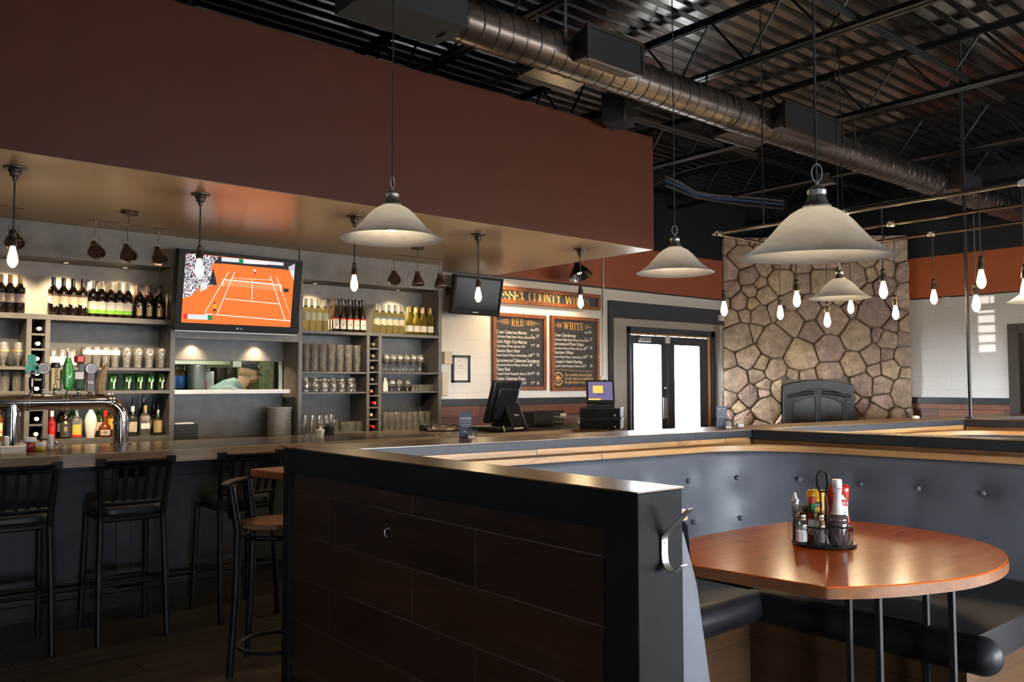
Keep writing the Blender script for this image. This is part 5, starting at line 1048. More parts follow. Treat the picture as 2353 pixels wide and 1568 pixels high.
dup(kb, (kat(413, 890).x, KY, 1.44), .2, 'blue label bottle in the kitchen, middle of the three'); dup(kb, (kat(424, 890).x, KY+.1, 1.44), -.3, 'blue label bottle in the kitchen, rightmost of the three')
c = kat(449, 890); ck = thing('steel_canister', 'tall steel canister on the kitchen table behind the hatch', 'canister', (c.x, KY, 1.44)); part('can_body', MB().lathe([(.10, 0), (.105, .01), (.105, .24), (.11, .25), (.11, .262), (0, .262)], 24), M['steel'], ck)
c = kat(477, 890); ck = thing('jug', 'white jug with red side standing in the kitchen', 'jug', (c.x, KY, 1.44)); part('jug_body', MB().cbox((0, 0, .1), (.11, .09, .2)), M['wplastic'], ck, bevel=.012); part('label', MB().box(-.058, -.03, -.048, -.02, .01, .09), M['red'], ck); part('cap', MB().lathe([(.02, .2), (.02, .225), (0, .225)], 12), M['wplastic'], ck)
for i, px in enumerate((502, 525)):
    c = kat(px, 890, 9.2); ck = thing('stock_pot', 'dark stock pot in the kitchen, %s of two' % ('left', 'right')[i], 'pot', (c.x, 9.2, 1.44), 0, 'dark kitchen pots'); part('pot_body', MB().lathe([(.085, 0), (.09, .01), (.09, .24), (.094, .245), (.085, .245), (.085, .02), (0, .02)], 20), mat('dark_pot', (.05, .045, .03), .35, .6), ck)
x0, x1 = kat(396, 829, 8.5).x, kat(529, 829, 8.5).x; zz = kat(450, 831, 8.5).z; hd = thing('extractor_hood', 'pale green edged extractor hood over the kitchen table', 'hood', ((x0+x1)/2, 8.8, zz)); part('hood_rim', MB().box(x0-.6, x1, 8.5, 9.6, zz-.028, zz+.04), mat('pale_green_metal', (.50, .52, .34), .35, .3), hd, world=True); part('hood_body', MB().box(x0-.6, x1-.05, 8.6, 9.6, zz+.04, 2.58), M['steel'], hd, world=True)
c = kat(545, 834, 8.3); tag(link('order_ticket', MB().cbox((c.x, 8.3, c.z-.01), (.085, .004, .065)), M['paper']), 'white order ticket hanging above the cook', 'paper ticket')
x0, x1 = kat(596, 860, 9.6).x, kat(630, 860, 9.6).x; tag(link('kitchen_cabinet', MB().box(x0, x1, 9.6, 10.1, 0, 2.2).box(x0+.02, x1-.02, 9.585, 9.6, .05, 2.15), mat('olive_cabinet', (.22, .22, .13), .5, noise=.3), bevel=.004), 'tall olive green cabinet behind the cook', 'cabinet')
x0, x1 = kat(630, 860, 9.7).x, kat(700, 860, 9.7).x; tag(link('kitchen_fridge', MB().box(x0+.01, x1, 9.7, 10.3, 0, 2.1).box(x0+.03, x1-.02, 9.68, 9.7, .1, 2.05), mat('dark_fridge', (.025, .027, .028), .3), bevel=.006), 'dark fridge at the right end of the kitchen', 'fridge')
bl_ = thing('window_blind', 'bright slatted blind behind the face of the cook', 'blind', (kat(590, 870, 10.3).x, 10.35, 1.5))
mb = MB()
for i in range(24): mb.cbox((kat(590, 870, 10.35).x, 10.37, 1.15+i*.045), (.36, .008, .036))
part('slats', mb, mat('glowing_blind', (.8, .78, .66), .6, emit=(1, .95, .75), es=1.2), bl_, world=True)  # slats glow by themselves; the light behind is put into their material
l = bpy.data.lights.new('kitchen_light', 'AREA'); l.energy = 34; l.color = (.95, 1, .78); l.shape = 'RECTANGLE'; l.size = 1.6; l.size_y = .4
o = bpy.data.objects.new('kitchen_light', l); COL.objects.link(o); o.location = (3.1, 8.6, 2.57)
# ---------------------------------------------------------------- the cook
def skin_body(name, pts, edges, rad, m, root, subd=2, vox=None):
    me = bpy.data.meshes.new(name); me.from_pydata([tuple(p) for p in pts], edges, []); me.materials.append(m); o = bpy.data.objects.new(name, me); COL.objects.link(o); o.parent = root
    sk = o.modifiers.new('skin', 'SKIN'); sk.use_smooth_shade = True
    for v, r in zip(me.skin_vertices[0].data, rad): v.radius = r if isinstance(r, tuple) else (r, r); v.use_root = False
    me.skin_vertices[0].data[0].use_root = True
    s = o.modifiers.new('sub', 'SUBSURF'); s.levels = subd; s.render_levels = subd; return o
hc = at(572, 858, Y=8.35)     # head centre
ck = thing('person', 'cook in grey-green shirt and black cap leaning over the hatch', 'person', (hc.x-.16, 8.35, 0))
HX, HZ_ = .16, hc.z           # head centre in the cook's frame
skm = mat('skin', (.62, .36, .25), .5, bump=.05, bscale=90)
# body: legs, leaning trunk, arms, hands and the head as one remeshed surface
mb = MB()
P_ = lambda *a: [Vector(p) for p in a]
pel = Vector((-.34, 0, .98)); che = Vector((-.10, 0, 1.36)); nk = Vector((.075, 0, HZ_-.13))
mb.tube(P_((-.36, 0, .90), pel, (-.24, 0, 1.16), che, (-.03, 0, 1.45)), [.13, .155, .145, .165, .12], 20, sq=1.0)
mb.sphere(che+Vector((0, .13, .03)), .085).sphere(che+Vector((0, -.13, .03)), .085)
mb.tube(P_((-.05, 0, 1.43), nk, (.12, 0, HZ_-.05)), [.085, .062, .066], 14)
for s in (-1, 1):
    mb.tube(P_((-.35, s*.09, .94), (-.30, s*.10, .50), (-.36, s*.10, .08)), [.095, .065, .045], 14).tube(P_((-.38, s*.10, .06), (-.30, s*.105, .045), (-.16, s*.115, .035)), [.045, .042, .03], 10)
    sh = che+Vector((.02, s*.19, .03)); el = Vector((.14, s*.25, 1.34)) if s < 0 else Vector((.10, s*.24, 1.24)); wr = Vector((.36, s*.16, 1.30)) if s < 0 else Vector((.30, s*.12, 1.16))
    mb.tube([che+Vector((0, s*.1, .05)), sh, (sh+el)/2, el, (el*.5+wr*.5), wr], [.07, .068, .052, .044, .04, .028], 12)
    d = (wr-el).normalized(); mb.sphere(wr+d*.045, .042, sc=(1, .75, .55))
    for k in range(4):
        o_ = Vector((0, (k-1.5)*.019, 0)); b0 = wr+d*.075+o_; mb.tube([b0, b0+d*.035+Vector((0, 0, -.004)), b0+d*(.055+.006*(k in (1, 2)))+Vector((0, 0, -.02))], [.0095, .009, .0075], 8)
    mb.tube([wr+d*.025+Vector((0, -s*.03, 0)), wr+d*.055+Vector((0, -s*.055, -.005)), wr+d*.08+Vector((0, -s*.058, -.018))], [.011, .010, .008], 8)
# head in profile towards +X, bent down
HT = Matrix.Translation((HX, 0, HZ_)) @ Matrix.Rotation(radians(14), 4, 'Y')
mb.sphere((-.012, 0, .028), .092, 20, 14, T=HT, sc=(1.08, .84, 1.05)).sphere((.030, 0, -.03), .066, 16, 10, T=HT, sc=(.95, .85, 1.15)).sphere((.052, 0, -.078), .036, 12, 8, T=HT, sc=(1.0, 1.05, .8))
mb.tube([HT @ Vector(p) for p in ((.082, 0, .016), (.098, 0, -.012), (.107, 0, -.026))], [.010, .013, .014], 8).sphere((.1, 0, -.029), .014, 8, 6, T=HT, sc=(.9, 1.3, .7))
mb.sphere((.084, 0, -.052), .016, 10, 6, T=HT, sc=(.7, 1.5, .5)).sphere((.083, 0, -.062), .016, 10, 6, T=HT, sc=(.7, 1.4, .5)).sphere((.076, 0, .026), .03, 10, 6, T=HT, sc=(.5, 1.9, .5))
for s in (-1, 1):
    mb.sphere((-.008, s*.078, -.004), .03, 12, 8, T=HT, sc=(.62, .36, 1.0)); mb.sphere((.06, s*.042, -.018), .026, 10, 6, T=HT, sc=(.7, .6, .6))
bo = part('body', mb, skm, ck); r = bo.modifiers.new('join', 'REMESH'); r.mode = 'VOXEL'; r.voxel_size = .0075; r.use_smooth_shade = True; r = bo.modifiers.new('smooth', 'SMOOTH'); r.iterations = 4; r.factor = .5
mb = MB()
for s in (-1, 1): mb.sphere((.079, s*.031, .004), .0085, 8, 6, T=HT)
part('eyes', mb, mat('eye', (.05, .035, .03), .2), ck)
mb = MB().tube(P_((-.36, 0, .86), pel, (-.24, 0, 1.16), che, (-.02, 0, 1.465)), [.15, .17, .16, .182, .115], 20)
mb.sphere(che+Vector((0, .13, .03)), .1).sphere(che+Vector((0, -.13, .03)), .1).tube(P_((-.05, 0, 1.44), (.02, 0, 1.485), (.05, 0, 1.505)), [.12, .092, .080], 16)
for s in (-1, 1):
    sh = che+Vector((.02, s*.19, .03)); el = Vector((.14, s*.25, 1.34)) if s < 0 else Vector((.10, s*.24, 1.24)); wr = Vector((.36, s*.16, 1.30)) if s < 0 else Vector((.30, s*.12, 1.16))
    mb.tube([che+Vector((0, s*.1, .05)), sh, (sh+el)/2, el, (el*.4+wr*.6), wr-(wr-el).normalized()*.02], [.085, .084, .068, .062, .054, .046], 14)
sh_ = part('shirt', mb, mat('grey_green_cloth', (.25, .34, .31), .8, noise=.12, nscale=9, bump=.25, bscale=40), ck); r = sh_.modifiers.new('join', 'REMESH'); r.mode = 'VOXEL'; r.voxel_size = .008; r.use_smooth_shade = True; r = sh_.modifiers.new('smooth', 'SMOOTH'); r.iterations = 3
mb = MB()
for s in (-1, 1): mb.tube(P_((-.35, s*.085, .96), (-.30, s*.10, .50), (-.36, s*.10, .10)), [.115, .085, .07], 14)
mb.sphere((-.35, 0, .97), .155, sc=(1, 1.1, .6)); part('trousers', mb, mat('black_trousers', (.02, .02, .022), .8), ck)
mb = MB().sphere((-.012, 0, .048), .102, 20, 12, T=HT, sc=(1.08, .88, 1.0)); mb.v = mb.v
cv = [HT.inverted() @ Vector(p) for p in mb.v]
for i, p in enumerate(cv):
    if p.z < .038: p.z = .038+(.038-p.z)*.02; 
mb.v = [HT @ p for p in cv]
capm = mat('black_cap_cloth', (.03, .032, .034), .8); part('cap', mb, capm, ck)
vs = []; 
for i in range(13):
    a = -1.05+2.1*i/12; vs += [HT @ Vector((-.012+.106*cos(a), .088*sin(a), .045)), HT @ Vector((-.012+.108*cos(a)+.078*cos(a*.9)**.5, .086*sin(a)*.95, .026-.012*abs(a)))]
n0 = len(vs); vs += [p+Vector((0, 0, -.005)) for p in vs]
fs = [(2*i, 2*i+2, 2*i+3, 2*i+1) for i in range(12)]+[(n0+2*i, n0+2*i+1, n0+2*i+3, n0+2*i+2) for i in range(12)]+[(2*i+1, 2*i+3, n0+2*i+3, n0+2*i+1) for i in range(12)]
part('cap_visor', MB().add(vs, fs), mat('grey_green_visor', (.16, .19, .17), .8), ck)
pm = MB(); T2 = HT @ Matrix.Translation((.062, -.083, .082)) @ Matrix.Rotation(radians(35), 4, 'Z') @ Matrix.Rotation(radians(-18), 4, 'X')
pm.cbox((0, 0, 0), (.062, .006, .034), 0, 0, T2).cbox((0, -.0035, 0), (.052, .003, .024), 0, 1, T2).cbox((0, -.0055, 0), (.038, .001, .009), 0, 0, T2)
part('cap_patch', pm, [mat('pink_patch', (.62, .45, .42), .7), capm], ck)
mb = MB().sphere((.034, 0, -.072), .056, 14, 10, T=HT, sc=(.98, .98, .78)); cv = [HT.inverted() @ Vector(p) for p in mb.v]; mb.v = [HT @ (Vector((p.x, p.y, -.052-(p.z+.052)*.05)) if p.z > -.052 else p) for p in cv]
part('beard', mb, mat('ginger_beard', (.26, .13, .07), .85, bump=.6, bscale=300), ck)
part('hair', MB().sphere((-.055, 0, -.012), .062, 14, 8, T=HT, sc=(.8, 1.16, .8)), mat('blond_hair', (.5, .33, .16), .8, bump=.5, bscale=250), ck)
# ================================================================= DRAFT TOWER
TY = 6.47
c1 = at(277, 1018, Y=TY); c2 = at(25, 1025, Y=TY); zc = at(160, 924.5, Y=TY).z; rp_ = .052
dt = thing('draft_tower', 'chrome pipe draft tower on the bar with assorted tap handles', 'draft tower', (c1.x, TY, ZT))
R_ = .13; pts = [(-1.0, TY, zc), (c1.x-R_, TY, zc)]+[(c1.x-R_+R_*sin(a), TY, zc-R_+R_*cos(a)) for a in [pi/2*i/8 for i in range(1, 9)]]+[(c1.x, TY, ZT+.02)]
part('pipe', MB().tube(pts, rp_, 28), M['chromed'], dt, world=True, smooth=60)
for x_, zt_ in ((c2.x, zc), (c1.x, ZT+.03)): part('column', MB().tube([(x_, TY, ZT), (x_, TY, zt_)], rp_*.985, 28).tube([(x_, TY, ZT), (x_, TY, ZT+.01)], rp_+.02, 28), M['chromed'], dt, world=True, smooth=60)
mb = MB()
for px in (60, 147, 253):
    x = at(px, 924, Y=TY).x
    for dx in (-.012, .012): mb.tube([(x+dx-.006, TY, zc), (x+dx+.006, TY, zc)], rp_+.007, 28)
for z in (zc-.075,): mb.tube([(c2.x, TY, z-.012), (c2.x, TY, z+.012)], rp_+.008, 28)
mb.tube([(c1.x, TY, zc-R_-.03), (c1.x, TY, zc-R_-.012)], rp_+.006, 28)
part('collar', mb, M['chrome'], dt, world=True, smooth=50)
def tap(px, build, lab):
    x = at(px, 905, Y=TY).x; t = thing('tap_handle', None, None, (x-c1.x, 0, zc+rp_-ZT-.004)); t.parent = dt
    mb = MB().lathe([(.014, 0), (.015, .012), (.009, .018), (.008, .03), (.011, .034), (.011, .042), (0, .044)], 14); mats = [M['chrome']]; build(mb, mats); me = link('tap_handle', mb, mats); me.parent = dt; me.location = t.location; me['label'] = lab; bpy.data.objects.remove(t)
ROT90 = Matrix(((0, -1, 0, 0), (0, 0, 1, 0), (1, 0, 0, 0), (0, 0, 0, 1)))   # text turned to read upwards, facing the room
def hz(py): return at(150, py, Y=TY).z-(zc+rp_)   # height above the pipe
def t_teal(mb, mats):
    mats += [M['plastic'], M['teal'], M['wplastic']]; h = hz(857)
    mb.lathe([(.013, .04), (.016, .06), (.018, h-.03), (.0, h-.02)], 14, m=1).cbox((0, 0, h), (.09, .05, .012), 0, 1).box(-.004, .004, -.0195, -.017, .06, h-.04, 3)
    for i in range(5): mb.cbox((-.022+i*.011, .012, h+.075-abs(i-2)*.004), (.0095, .005, .11), 0, 2)
    mb.cbox((0, -.012, h+.02), (.06, .05, .006), 0, 2)
    for s in (-1, 1): mb.cbox((s*.036, -.01, h+.045), (.014, .06, .006), 0, 2).cbox((s*.036, -.03, h+.02), (.008, .008, .05), 0, 2)
def t_badge(mb, mats, stem=None, ring=None):
    mats += [stem or M['plastic'], mat('brown_badge', (.06, .022, .015), .3), ring or M['label_white']]; h = hz(846)
    mb.lathe([(.010, .04), (.013, .06), (.010, h-.04), (0, h-.035)], 12, m=1); T = Matrix.Translation((0, .02, h)) @ Matrix.Rotation(pi/2, 4, 'X')
    mb.lathe([(0, 0), (.040, 0), (.042, .01), (.042, .035), (.038, .04), (0, .04)], 24, T=T, m=1).lathe([(.030, .0405), (.036, .0415)], 24, T=T, m=3, cap=False).lathe([(0, .041), (.029, .041)], 24, T=T, m=2, cap=False)
def t_org(mb, mats):
    mats += [M['plastic'], mat('straw_handle', (.66, .50, .18), .4), M['ink']]; h0, h1, h2 = hz(891), hz(845), hz(833)
    mb.lathe([(.012, .04), (.018, h0-.004), (0, h0)], 14, m=1).cbox((0, 0, (h0+h1)/2), (.052, .03, h1-h0), 0, 2).lathe([(.027, h1), (.03, h1+.01), (.026, h2), (0, h2+.004)], 18, m=1, sy=.7)
    text_T(mb, 'Organic', .042, Matrix.Translation((.013, -.0155, (h0+h1)/2)) @ Matrix(((0, -1, 0, 0), (0, 0, -1, 0), (1, 0, 0, 0), (0, 0, 0, 1))), m=3, sq=1.1)
def t_green(mb, mats):
    mats += [M['steel'], M['green'], M['wplastic']]; h0, h1, h2, h3 = hz(895), hz(860), hz(821), hz(803)
    mb.lathe([(.012, .04), (.014, h0), (.0, h0+.002)], 14, m=1).lathe([(.02, h0), (.024, h0+.01), (.036, (h0+h1)/2), (.039, h1), (.032, h1+(h2-h1)*.5), (.016, h2), (0, h2+.002)], 20, m=2).tube([(0, 0, h2), (0, 0, h3-.02), (-.008, 0, h3), (.006, 0, h3+.006)], .009, 8, m=1)
    text_T(mb, 'STEAMWHISTLE', .024, Matrix.Translation((-.003, -.041, (h0+h2)/2-.012)) @ Matrix(((0, -1, 0, 0), (0, 0, -1, 0), (1, 0, 0, 0), (0, 0, 0, 1))), m=3, sq=.95)
def t_red(mb, mats):
    mats += [mat('dark_green_rock', (.03, .06, .04), .6), M['red'], M['paper'], M['plastic']]; h0, h1 = hz(862), hz(834)
    mb.lathe([(.02, .03), (.036, .05), (.034, .08), (.02, .12), (.012, h0), (0, h0)], 9, m=1).cbox((-.004, -.02, h0), (.055, .012, .05), 0, 3).cbox((.012, 0, h1-.03), (.03, .03, .05), 0, 4).lathe([(.012, h1), (.035, h1+.01), (.038, h1+.05), (.0, h1+.055)], 6, m=2)
def t_wheel(mb, mats):
    t_badge(mb, mats, mat('red_brown_handle', (.05, .02, .018), .4), M['nickel']); mats += [M['wplastic']]; h = hz(846)
    mb.cbox((0, 0, h*.52), (.045, .03, h*.8), 0, 1)
    text_T(mb, 'VEL', .026, Matrix.Translation((0, -.0155, h-.105)) @ Matrix(((1, 0, 0, 0), (0, 0, -1, 0), (0, 1, 0, 0), (0, 0, 0, 1))), m=4)
def t_wood(mb, mats):
    mats += [mat('driftwood', (.30, .20, .11), .7, noise=.4, nscale=30, bump=.5)]; h = hz(832)
    mb.tube([(-.01, 0, .01), (-.012, 0, h*.35), (0, 0, h*.6), (.02, 0, h*.85), (.036, 0, h)], [.034, .036, .030, .018, .007], 9, m=1)
tap(72, t_teal, 'black tap handle topped by a little teal garden chair'); tap(98, t_badge, 'tap handle with round brown badge and white ring')
tap(126, t_org, 'straw coloured tap handle lettered Organic'); tap(155, t_green, 'green bottle shaped tap handle'); tap(181, t_red, 'tap handle with red top and small white sign'); tap(207, t_wheel, 'dark red tap handle with round brown badge'); tap(234, t_wood, 'rough driftwood tap handle')
# small condiment things at the left end of the bar
def jar(px, py, lab, content, r=.036, h=.055, lid=.022, Y=6.15, lean=0):
    x = at(px, py, Y=Y).x; t = thing('condiment_jar', lab, 'jar', (x, Y, ZT), 0, 'white lidded jars on the bar'); t.rotation_euler = (0, lean, 0)
    if lean: t.location.z += .011
    part('jar_body', MB().lathe([(0, 0), (r*.9, 0), (r, .005), (r, h*.8), (r*.9, h), (0, h)], 20), content, t); part('lid', MB().lathe([(r*1.02, h-.004), (r*1.05, h), (r*1.05, h+lid), (r*.98, h+lid+.003), (0, h+lid+.003)], 20), M['wplastic'], t)
jar(48, 1022, 'white lidded mustard jar on the bar, left of the red one', mat('mustard', (.62, .42, .06), .4), h=.03)
jar(69, 1017, 'white lidded red relish jar on the bar, raised between two mustard jars', mat('relish', (.24, .02, .02), .25), h=.065)
jar(91, 1020, 'white lidded mustard jar on the bar, right of the red one', mat('mustard', (.62, .42, .06), .4), h=.032)
for px, l in ((14, 'white topped shaker at the far left end of the bar'), (116, 'white topped shaker on the bar beside the red jar')):
    x = at(px, 1010, Y=6.15).x; t = thing('shaker', l, 'shaker', (x, 6.15, ZT), 0, 'white topped shakers'); part('shaker_body', MB().lathe([(.018, 0), (.02, .005), (.02, .06), (.016, .07), (0, .07)], 16), mat('frosted_white', (.55, .56, .6), .3), t); part('lid', MB().lathe([(.018, .065), (.020, .07), (.019, .10), (0, .105)], 16), M['wplastic'], t)
x = at(27, 1022, Y=6.05).x; tag(link('napkin_stack', MB().cbox((x, 6.05, ZT+.017), (.14, .10, .034), .05).cbox((x, 6.05, ZT+.04), (.136, .096, .008), .1), M['paper']), 'stack of white napkins at the left end of the bar', 'napkins')
def ringstand(x, y, z, r, lab, axis=0): return tag(link('ring_stand', MB().tube([(r*cos(a), 0, r+.006+r*sin(a)) for a in [2*pi*i/28 for i in range(28)]], .005, 8, closed=True).tube([(0, -.03, .004), (0, .03, .004)], .005, 6), M['cable'], loc=(x, y, z)), lab, 'ring stand', 'black ring stands')
c = at(102, 1003, Y=6.3); ringstand(c.x, 6.3, ZT+.0, .03, 'black wire ring stand behind the red jar on the bar')
c = at(129, 1024, Z=ZT); tag(link('bell', MB().lathe([(0, .03), (.012, .026), (.018, .014), (.02, 0)], 16, c=(c.x, c.y, ZT)).tube([(c.x, c.y, ZT+.028), (c.x, c.y, ZT+.042)], .004, 8), M['chrome']), 'tiny chrome bell on the bar below the liquor bottles', 'bell')
c = at(736, 1006, Y=6.1); t = thing('condiment_cup', 'white paper cup with lid on the bar under the right shelving', 'cup', (c.x, 6.1, ZT)); part('cup', MB().lathe([(0, 0), (.024, 0), (.03, .055), (0, .055)], 20), M['wplastic'], t); part('lid', MB().lathe([(.033, .052), (.034, .066), (.027, .07), (.012, .074), (.008, .095), (0, .096)], 20), M['wplastic'], t)
c = at(757, 1002, Y=6.45); t = thing('straw_cup', 'black cup of stirrers behind the white paper cup', 'cup', (c.x, 6.45, ZT)); part('cup', MB().lathe([(0, 0), (.04, 0), (.05, .07), (0, .06)], 20), M['plasticm'], t)
mb = MB(); rr = random.Random(3)
for i in range(26): a = rr.uniform(0, 6.28); q = rr.uniform(0, .038); mb.bar((q*cos(a), q*sin(a), .03), (q*cos(a)*1.25, q*sin(a)*1.25, .085+rr.uniform(-.01, .02)), .004)
part('stirrers', mb, M['black'], t)
c0 = at(1000, 992, Y=6.3); t = thing('rinse_tray', 'shiny steel glass rinser tray on the bar end', 'tray', (at(1024, 992, Y=6.3).x, 6.3, ZT))
mb = MB().lathe([(.13, 0), (.15, .01), (.155, .03), (.15, .034), (.145, .03), (.12, .014), (0, .012)], 24, sx=1.3, sy=.7)
for k in range(3): mb.tube([(-.15+.1*k, 0, .03), (-.10+.1*k, 0, .055), (-.05+.1*k, 0, .03)], .012, 8)
mb.tube([(.12, 0, .03), (.2, 0, .06), (.23, 0, .09)], .01, 8); part('tray', mb, M['chrome'], t)
c = at(977, 990, Y=6.4); t = thing('knife_block', 'small black holder beside the steel rinser tray', 'holder', (c.x, 6.4, ZT)); part('holder', MB().cbox((0, 0, .03), (.07, .07, .06)), M['plasticm'], t, bevel=.004); part('rod', MB().tube([(-.06, 0, 0), (-.06, 0, .23)], .004, 6), M['black'], t)
# ---------------------------------------------------------------- tills
c = at(1150, 992, Z=ZT)
pos = thing('till_terminal', 'black touch screen till seen from behind on the bar', 'till', (4.90, 6.02, ZT), radians(12))
part('base', MB().box(-.24, .24, -.17, .17, .006, .045).box(-.2, .2, -.19, -.17, .01, .038), M['plastic'], pos, bevel=.008)
part('stand', MB().prism([(-.17, .045), (.08, .045), (-.02, .27), (-.08, .25)], -.02, .20, T=Matrix(((0, 0, 1, 0), (1, 0, 0, 0), (0, 1, 0, 0), (0, 0, 0, 1))) @ Matrix.Rotation(0, 4, 'Z')), M['plastic'], pos, bevel=.006)
T = Matrix.Translation((0, .0, .05)) @ Matrix.Rotation(radians(17), 4, 'X')
hd_ = part('screen_housing', MB().box(-.20, .20, .0, .045, .02, .42, T=T).box(-.15, .15, -.03, .0, .06, .36, T=T), M['plastic'], pos, bevel=.012)
part('screen', MB().box(-.18, .18, .046, .049, .05, .39, T=T), M['screenoff'], pos)
part('badge', text_T(MB(), 'Citizen', .026, Matrix.Translation((.06, -.1335, .135)) @ Matrix(((1, 0, 0, 0), (0, .40, -.916, 0), (0, .916, .40, 0), (0, 0, 0, 1))), 'LEFT'), M['wplastic'], pos, smooth=0)
part('paper_slot', MB().box(-.02, .12, -.191, -.19, .018, .03), M['wplastic'], pos); part('cable', MB().tube([(-.15, -.17, .05), (-.18, -.2, .03), (-.17, -.2, .005)], .006, 8), M['wplastic'], pos)
# second till and drawers at the bar end
dx, dy = at(1402, 985, Z=ZT).x, at(1402, 985, Z=ZT).y
X2, Y2 = 5.82, 5.59
for i, (z, l) in enumerate(((ZT, 'lower black cash drawer at the bar end'), (ZT+.105, 'upper black cash drawer at the bar end'))):
    d = thing('cash_drawer', l, 'cash drawer', (X2, Y2, z), radians(-52), 'stacked cash drawers'); part('drawer_case', MB().box(-.19, .19, -.19, .2, .006, .098), M['plasticm'], d, bevel=.004); part('drawer_front', MB().box(-.188, .188, -.205, -.19, .012, .092), M['plastic'], d, bevel=.004); part('lock', MB().lathe([(.01, 0), (.01, .006), (0, .007)], 12, T=Matrix.Translation((.14, -.205, .03)) @ Matrix.Rotation(pi/2, 4, 'X')), M['steel'], d)
p2 = thing('till_terminal', 'black till with lit purple screen on the cash drawers', 'till', (X2+.0, Y2+.02, ZT+.203), radians(-42)); p2.scale = (.8, .8, .8)
part('base', MB().box(-.16, .16, -.12, .12, .0, .03), M['plastic'], p2, bevel=.006); part('stand', MB().box(-.05, .05, -.02, .05, .03, .16), M['plastic'], p2, bevel=.006)
T = Matrix.Translation((0, -.06, .05)) @ Matrix.Rotation(radians(-22), 4, 'X')
part('screen_housing', MB().box(-.17, .17, 0, .04, 0, .30, T=T), M['plastic'], p2, bevel=.008)
mb = MB().add([T @ Vector(q) for q in ((-.145, -.001, .04), (.145, -.001, .04), (.145, -.001, .275), (-.145, -.001, .275))], [(0, 1, 2, 3)]).add([T @ Vector(q) for q in ((-.09, -.0016, .13), (.03, -.0016, .13), (.03, -.0016, .225), (-.09, -.0016, .225))], [(0, 1, 2, 3)], 1).add([T @ Vector(q) for q in ((-.145, -.0016, .04), (.0, -.0016, .04), (.0, -.0016, .06), (-.145, -.0016, .06))], [(0, 1, 2, 3)], 1)
part('screen', mb, [emis('till_screen', (.16, .13, .24), 1.1), emis('till_note', (1, .55, .12), 1.1)], p2, smooth=0)
c = at(1255, 966, Y=6.3); pb = thing('receipt_printer', 'low black printer box behind the near till', 'printer', (at(1255, 980, Y=6.3).x, 6.35, ZT)); part('printer_body', MB().cbox((0, 0, .08), (.42, .2, .15)), M['plasticm'], pb, bevel=.012); part('paper', MB().cbox((.19, -.10, .105), (.08, .01, .045)), M['paper'], pb)
x = at(1312, 975, Y=6.1).x; wb = thing('wire_basket', 'black wire basket with a card beside the printer', 'basket', (x, 6.1, ZT)); mb = MB()
for z in (.004, .05, .1): mb.tube([(-.17, -.08, z), (.17, -.08, z), (.17, .08, z), (-.17, .08, z)], .003, 5, closed=True)
for i in range(11):
    xx = -.17+.034*i
    for s in (-1, 1): mb.tube([(xx, s*.08, .004), (xx, s*.08, .1)], .002, 5)
    mb.tube([(xx, -.08, .004), (xx, .08, .004)], .002, 5)
part('wires', mb, M['nickel'], wb); part('card', MB().cbox((.06, -.086, .045), (.08, .004, .035)), M['paper'], wb)
# ================================================================= STOOLS
def make_stool():
    t = thing('bar_stool', '', 'bar stool'); b = .032
    def sq(pts): 
        mb = MB()
        for a, c in zip(pts, pts[1:]): mb.tube([a, c], .019, 10)
        for q in pts[1:-1]: mb.sphere(q, .019, 10, 6)
        return mb
    for s in (-1, 1):
        part('back_leg', sq([(s*.19, -.275, 0), (s*.185, -.235, .35), (s*.175, -.195, .70), (s*.178, -.21, .80), (s*.195, -.265, 1.055)]).cbox((s*.195, -.266, 1.05), (.05, .04, .04)), M['stool'], t, smooth=50)
        part('front_leg', sq([(s*.19, .21, 0), (s*.175, .18, .72)]), M['stool'], t, smooth=50)
    part('seat', MB().prism([(.205*cos(a)*min(1.12, 1/max(abs(cos(a)), abs(sin(a)))*.94), .205*sin(a)*min(1.12, 1/max(abs(cos(a)), abs(sin(a)))*.94)) for a in [2*pi*i/36 for i in range(36)]], .715, .775), M['stoolseat'], t, bevel=.02, seg=3, smooth=60)
    part('seat_rail', MB().tube([(-.175, .18, .70), (.175, .18, .70), (.175, -.19, .70), (-.175, -.19, .70)], .014, 8, closed=True), M['stool'], t)
    mb = MB()
    for z, r in ((1.045, .024), (1.02, .02)):
        mb.tube([(-.195+.39*i/10, -.262-.03*sin(pi*i/10), z) for i in range(11)], r, 8, sq=.6)
    part('top_rail', mb, M['stool'], t)
    part('lower_rail', MB().tube([(-.178+.356*i/8, -.212-.02*sin(pi*i/8), .80) for i in range(9)], .014, 8), M['stool'], t)
    for i in range(1, 6):
        x = -.175+.35*i/6; k = sin(pi*i/6); part('slat', MB().bar((x*.98, -.212-.02*k, .80), (x*1.06, -.262-.028*k, 1.03), .022, .008, up=(0, 1, 0)), M['stool'], t)
    mb = MB(); z = .28
    mb.tube([(-.185, .20, z), (.185, .20, z)], .013, 8).tube([(-.185, -.235, z+.05), (.185, -.235, z+.05)], .012, 8)
    for s in (-1, 1): mb.tube([(s*.185, .2, z), (s*.186, -.235, z+.05)], .012, 8)
    part('foot_rest', mb, M['stool'], t); return t
SY = 5.52
sx = lambda pl, pr: (at(pl, 1060, Y=SY-.26).x+at(pr, 1060, Y=SY-.26).x)/2
st = make_stool(); g_ = 'black slat back bar stools'
for i, (x, l) in enumerate(((sx(-32, 120), 'black slat back bar stool at the bar, cut by the left picture edge'), (sx(240, 390), 'black slat back bar stool in the middle of the bar front'), (sx(508, 640), 'black slat back bar stool half hidden behind the high wooden table'))):
    if i == 0: st.location = (x, SY, 0); st.rotation_euler = (0, 0, -.05); st['label'] = l; st['group'] = g_
    else: dup(st, (x, SY, 0), (-.03, .02)[i-1], l, g_)
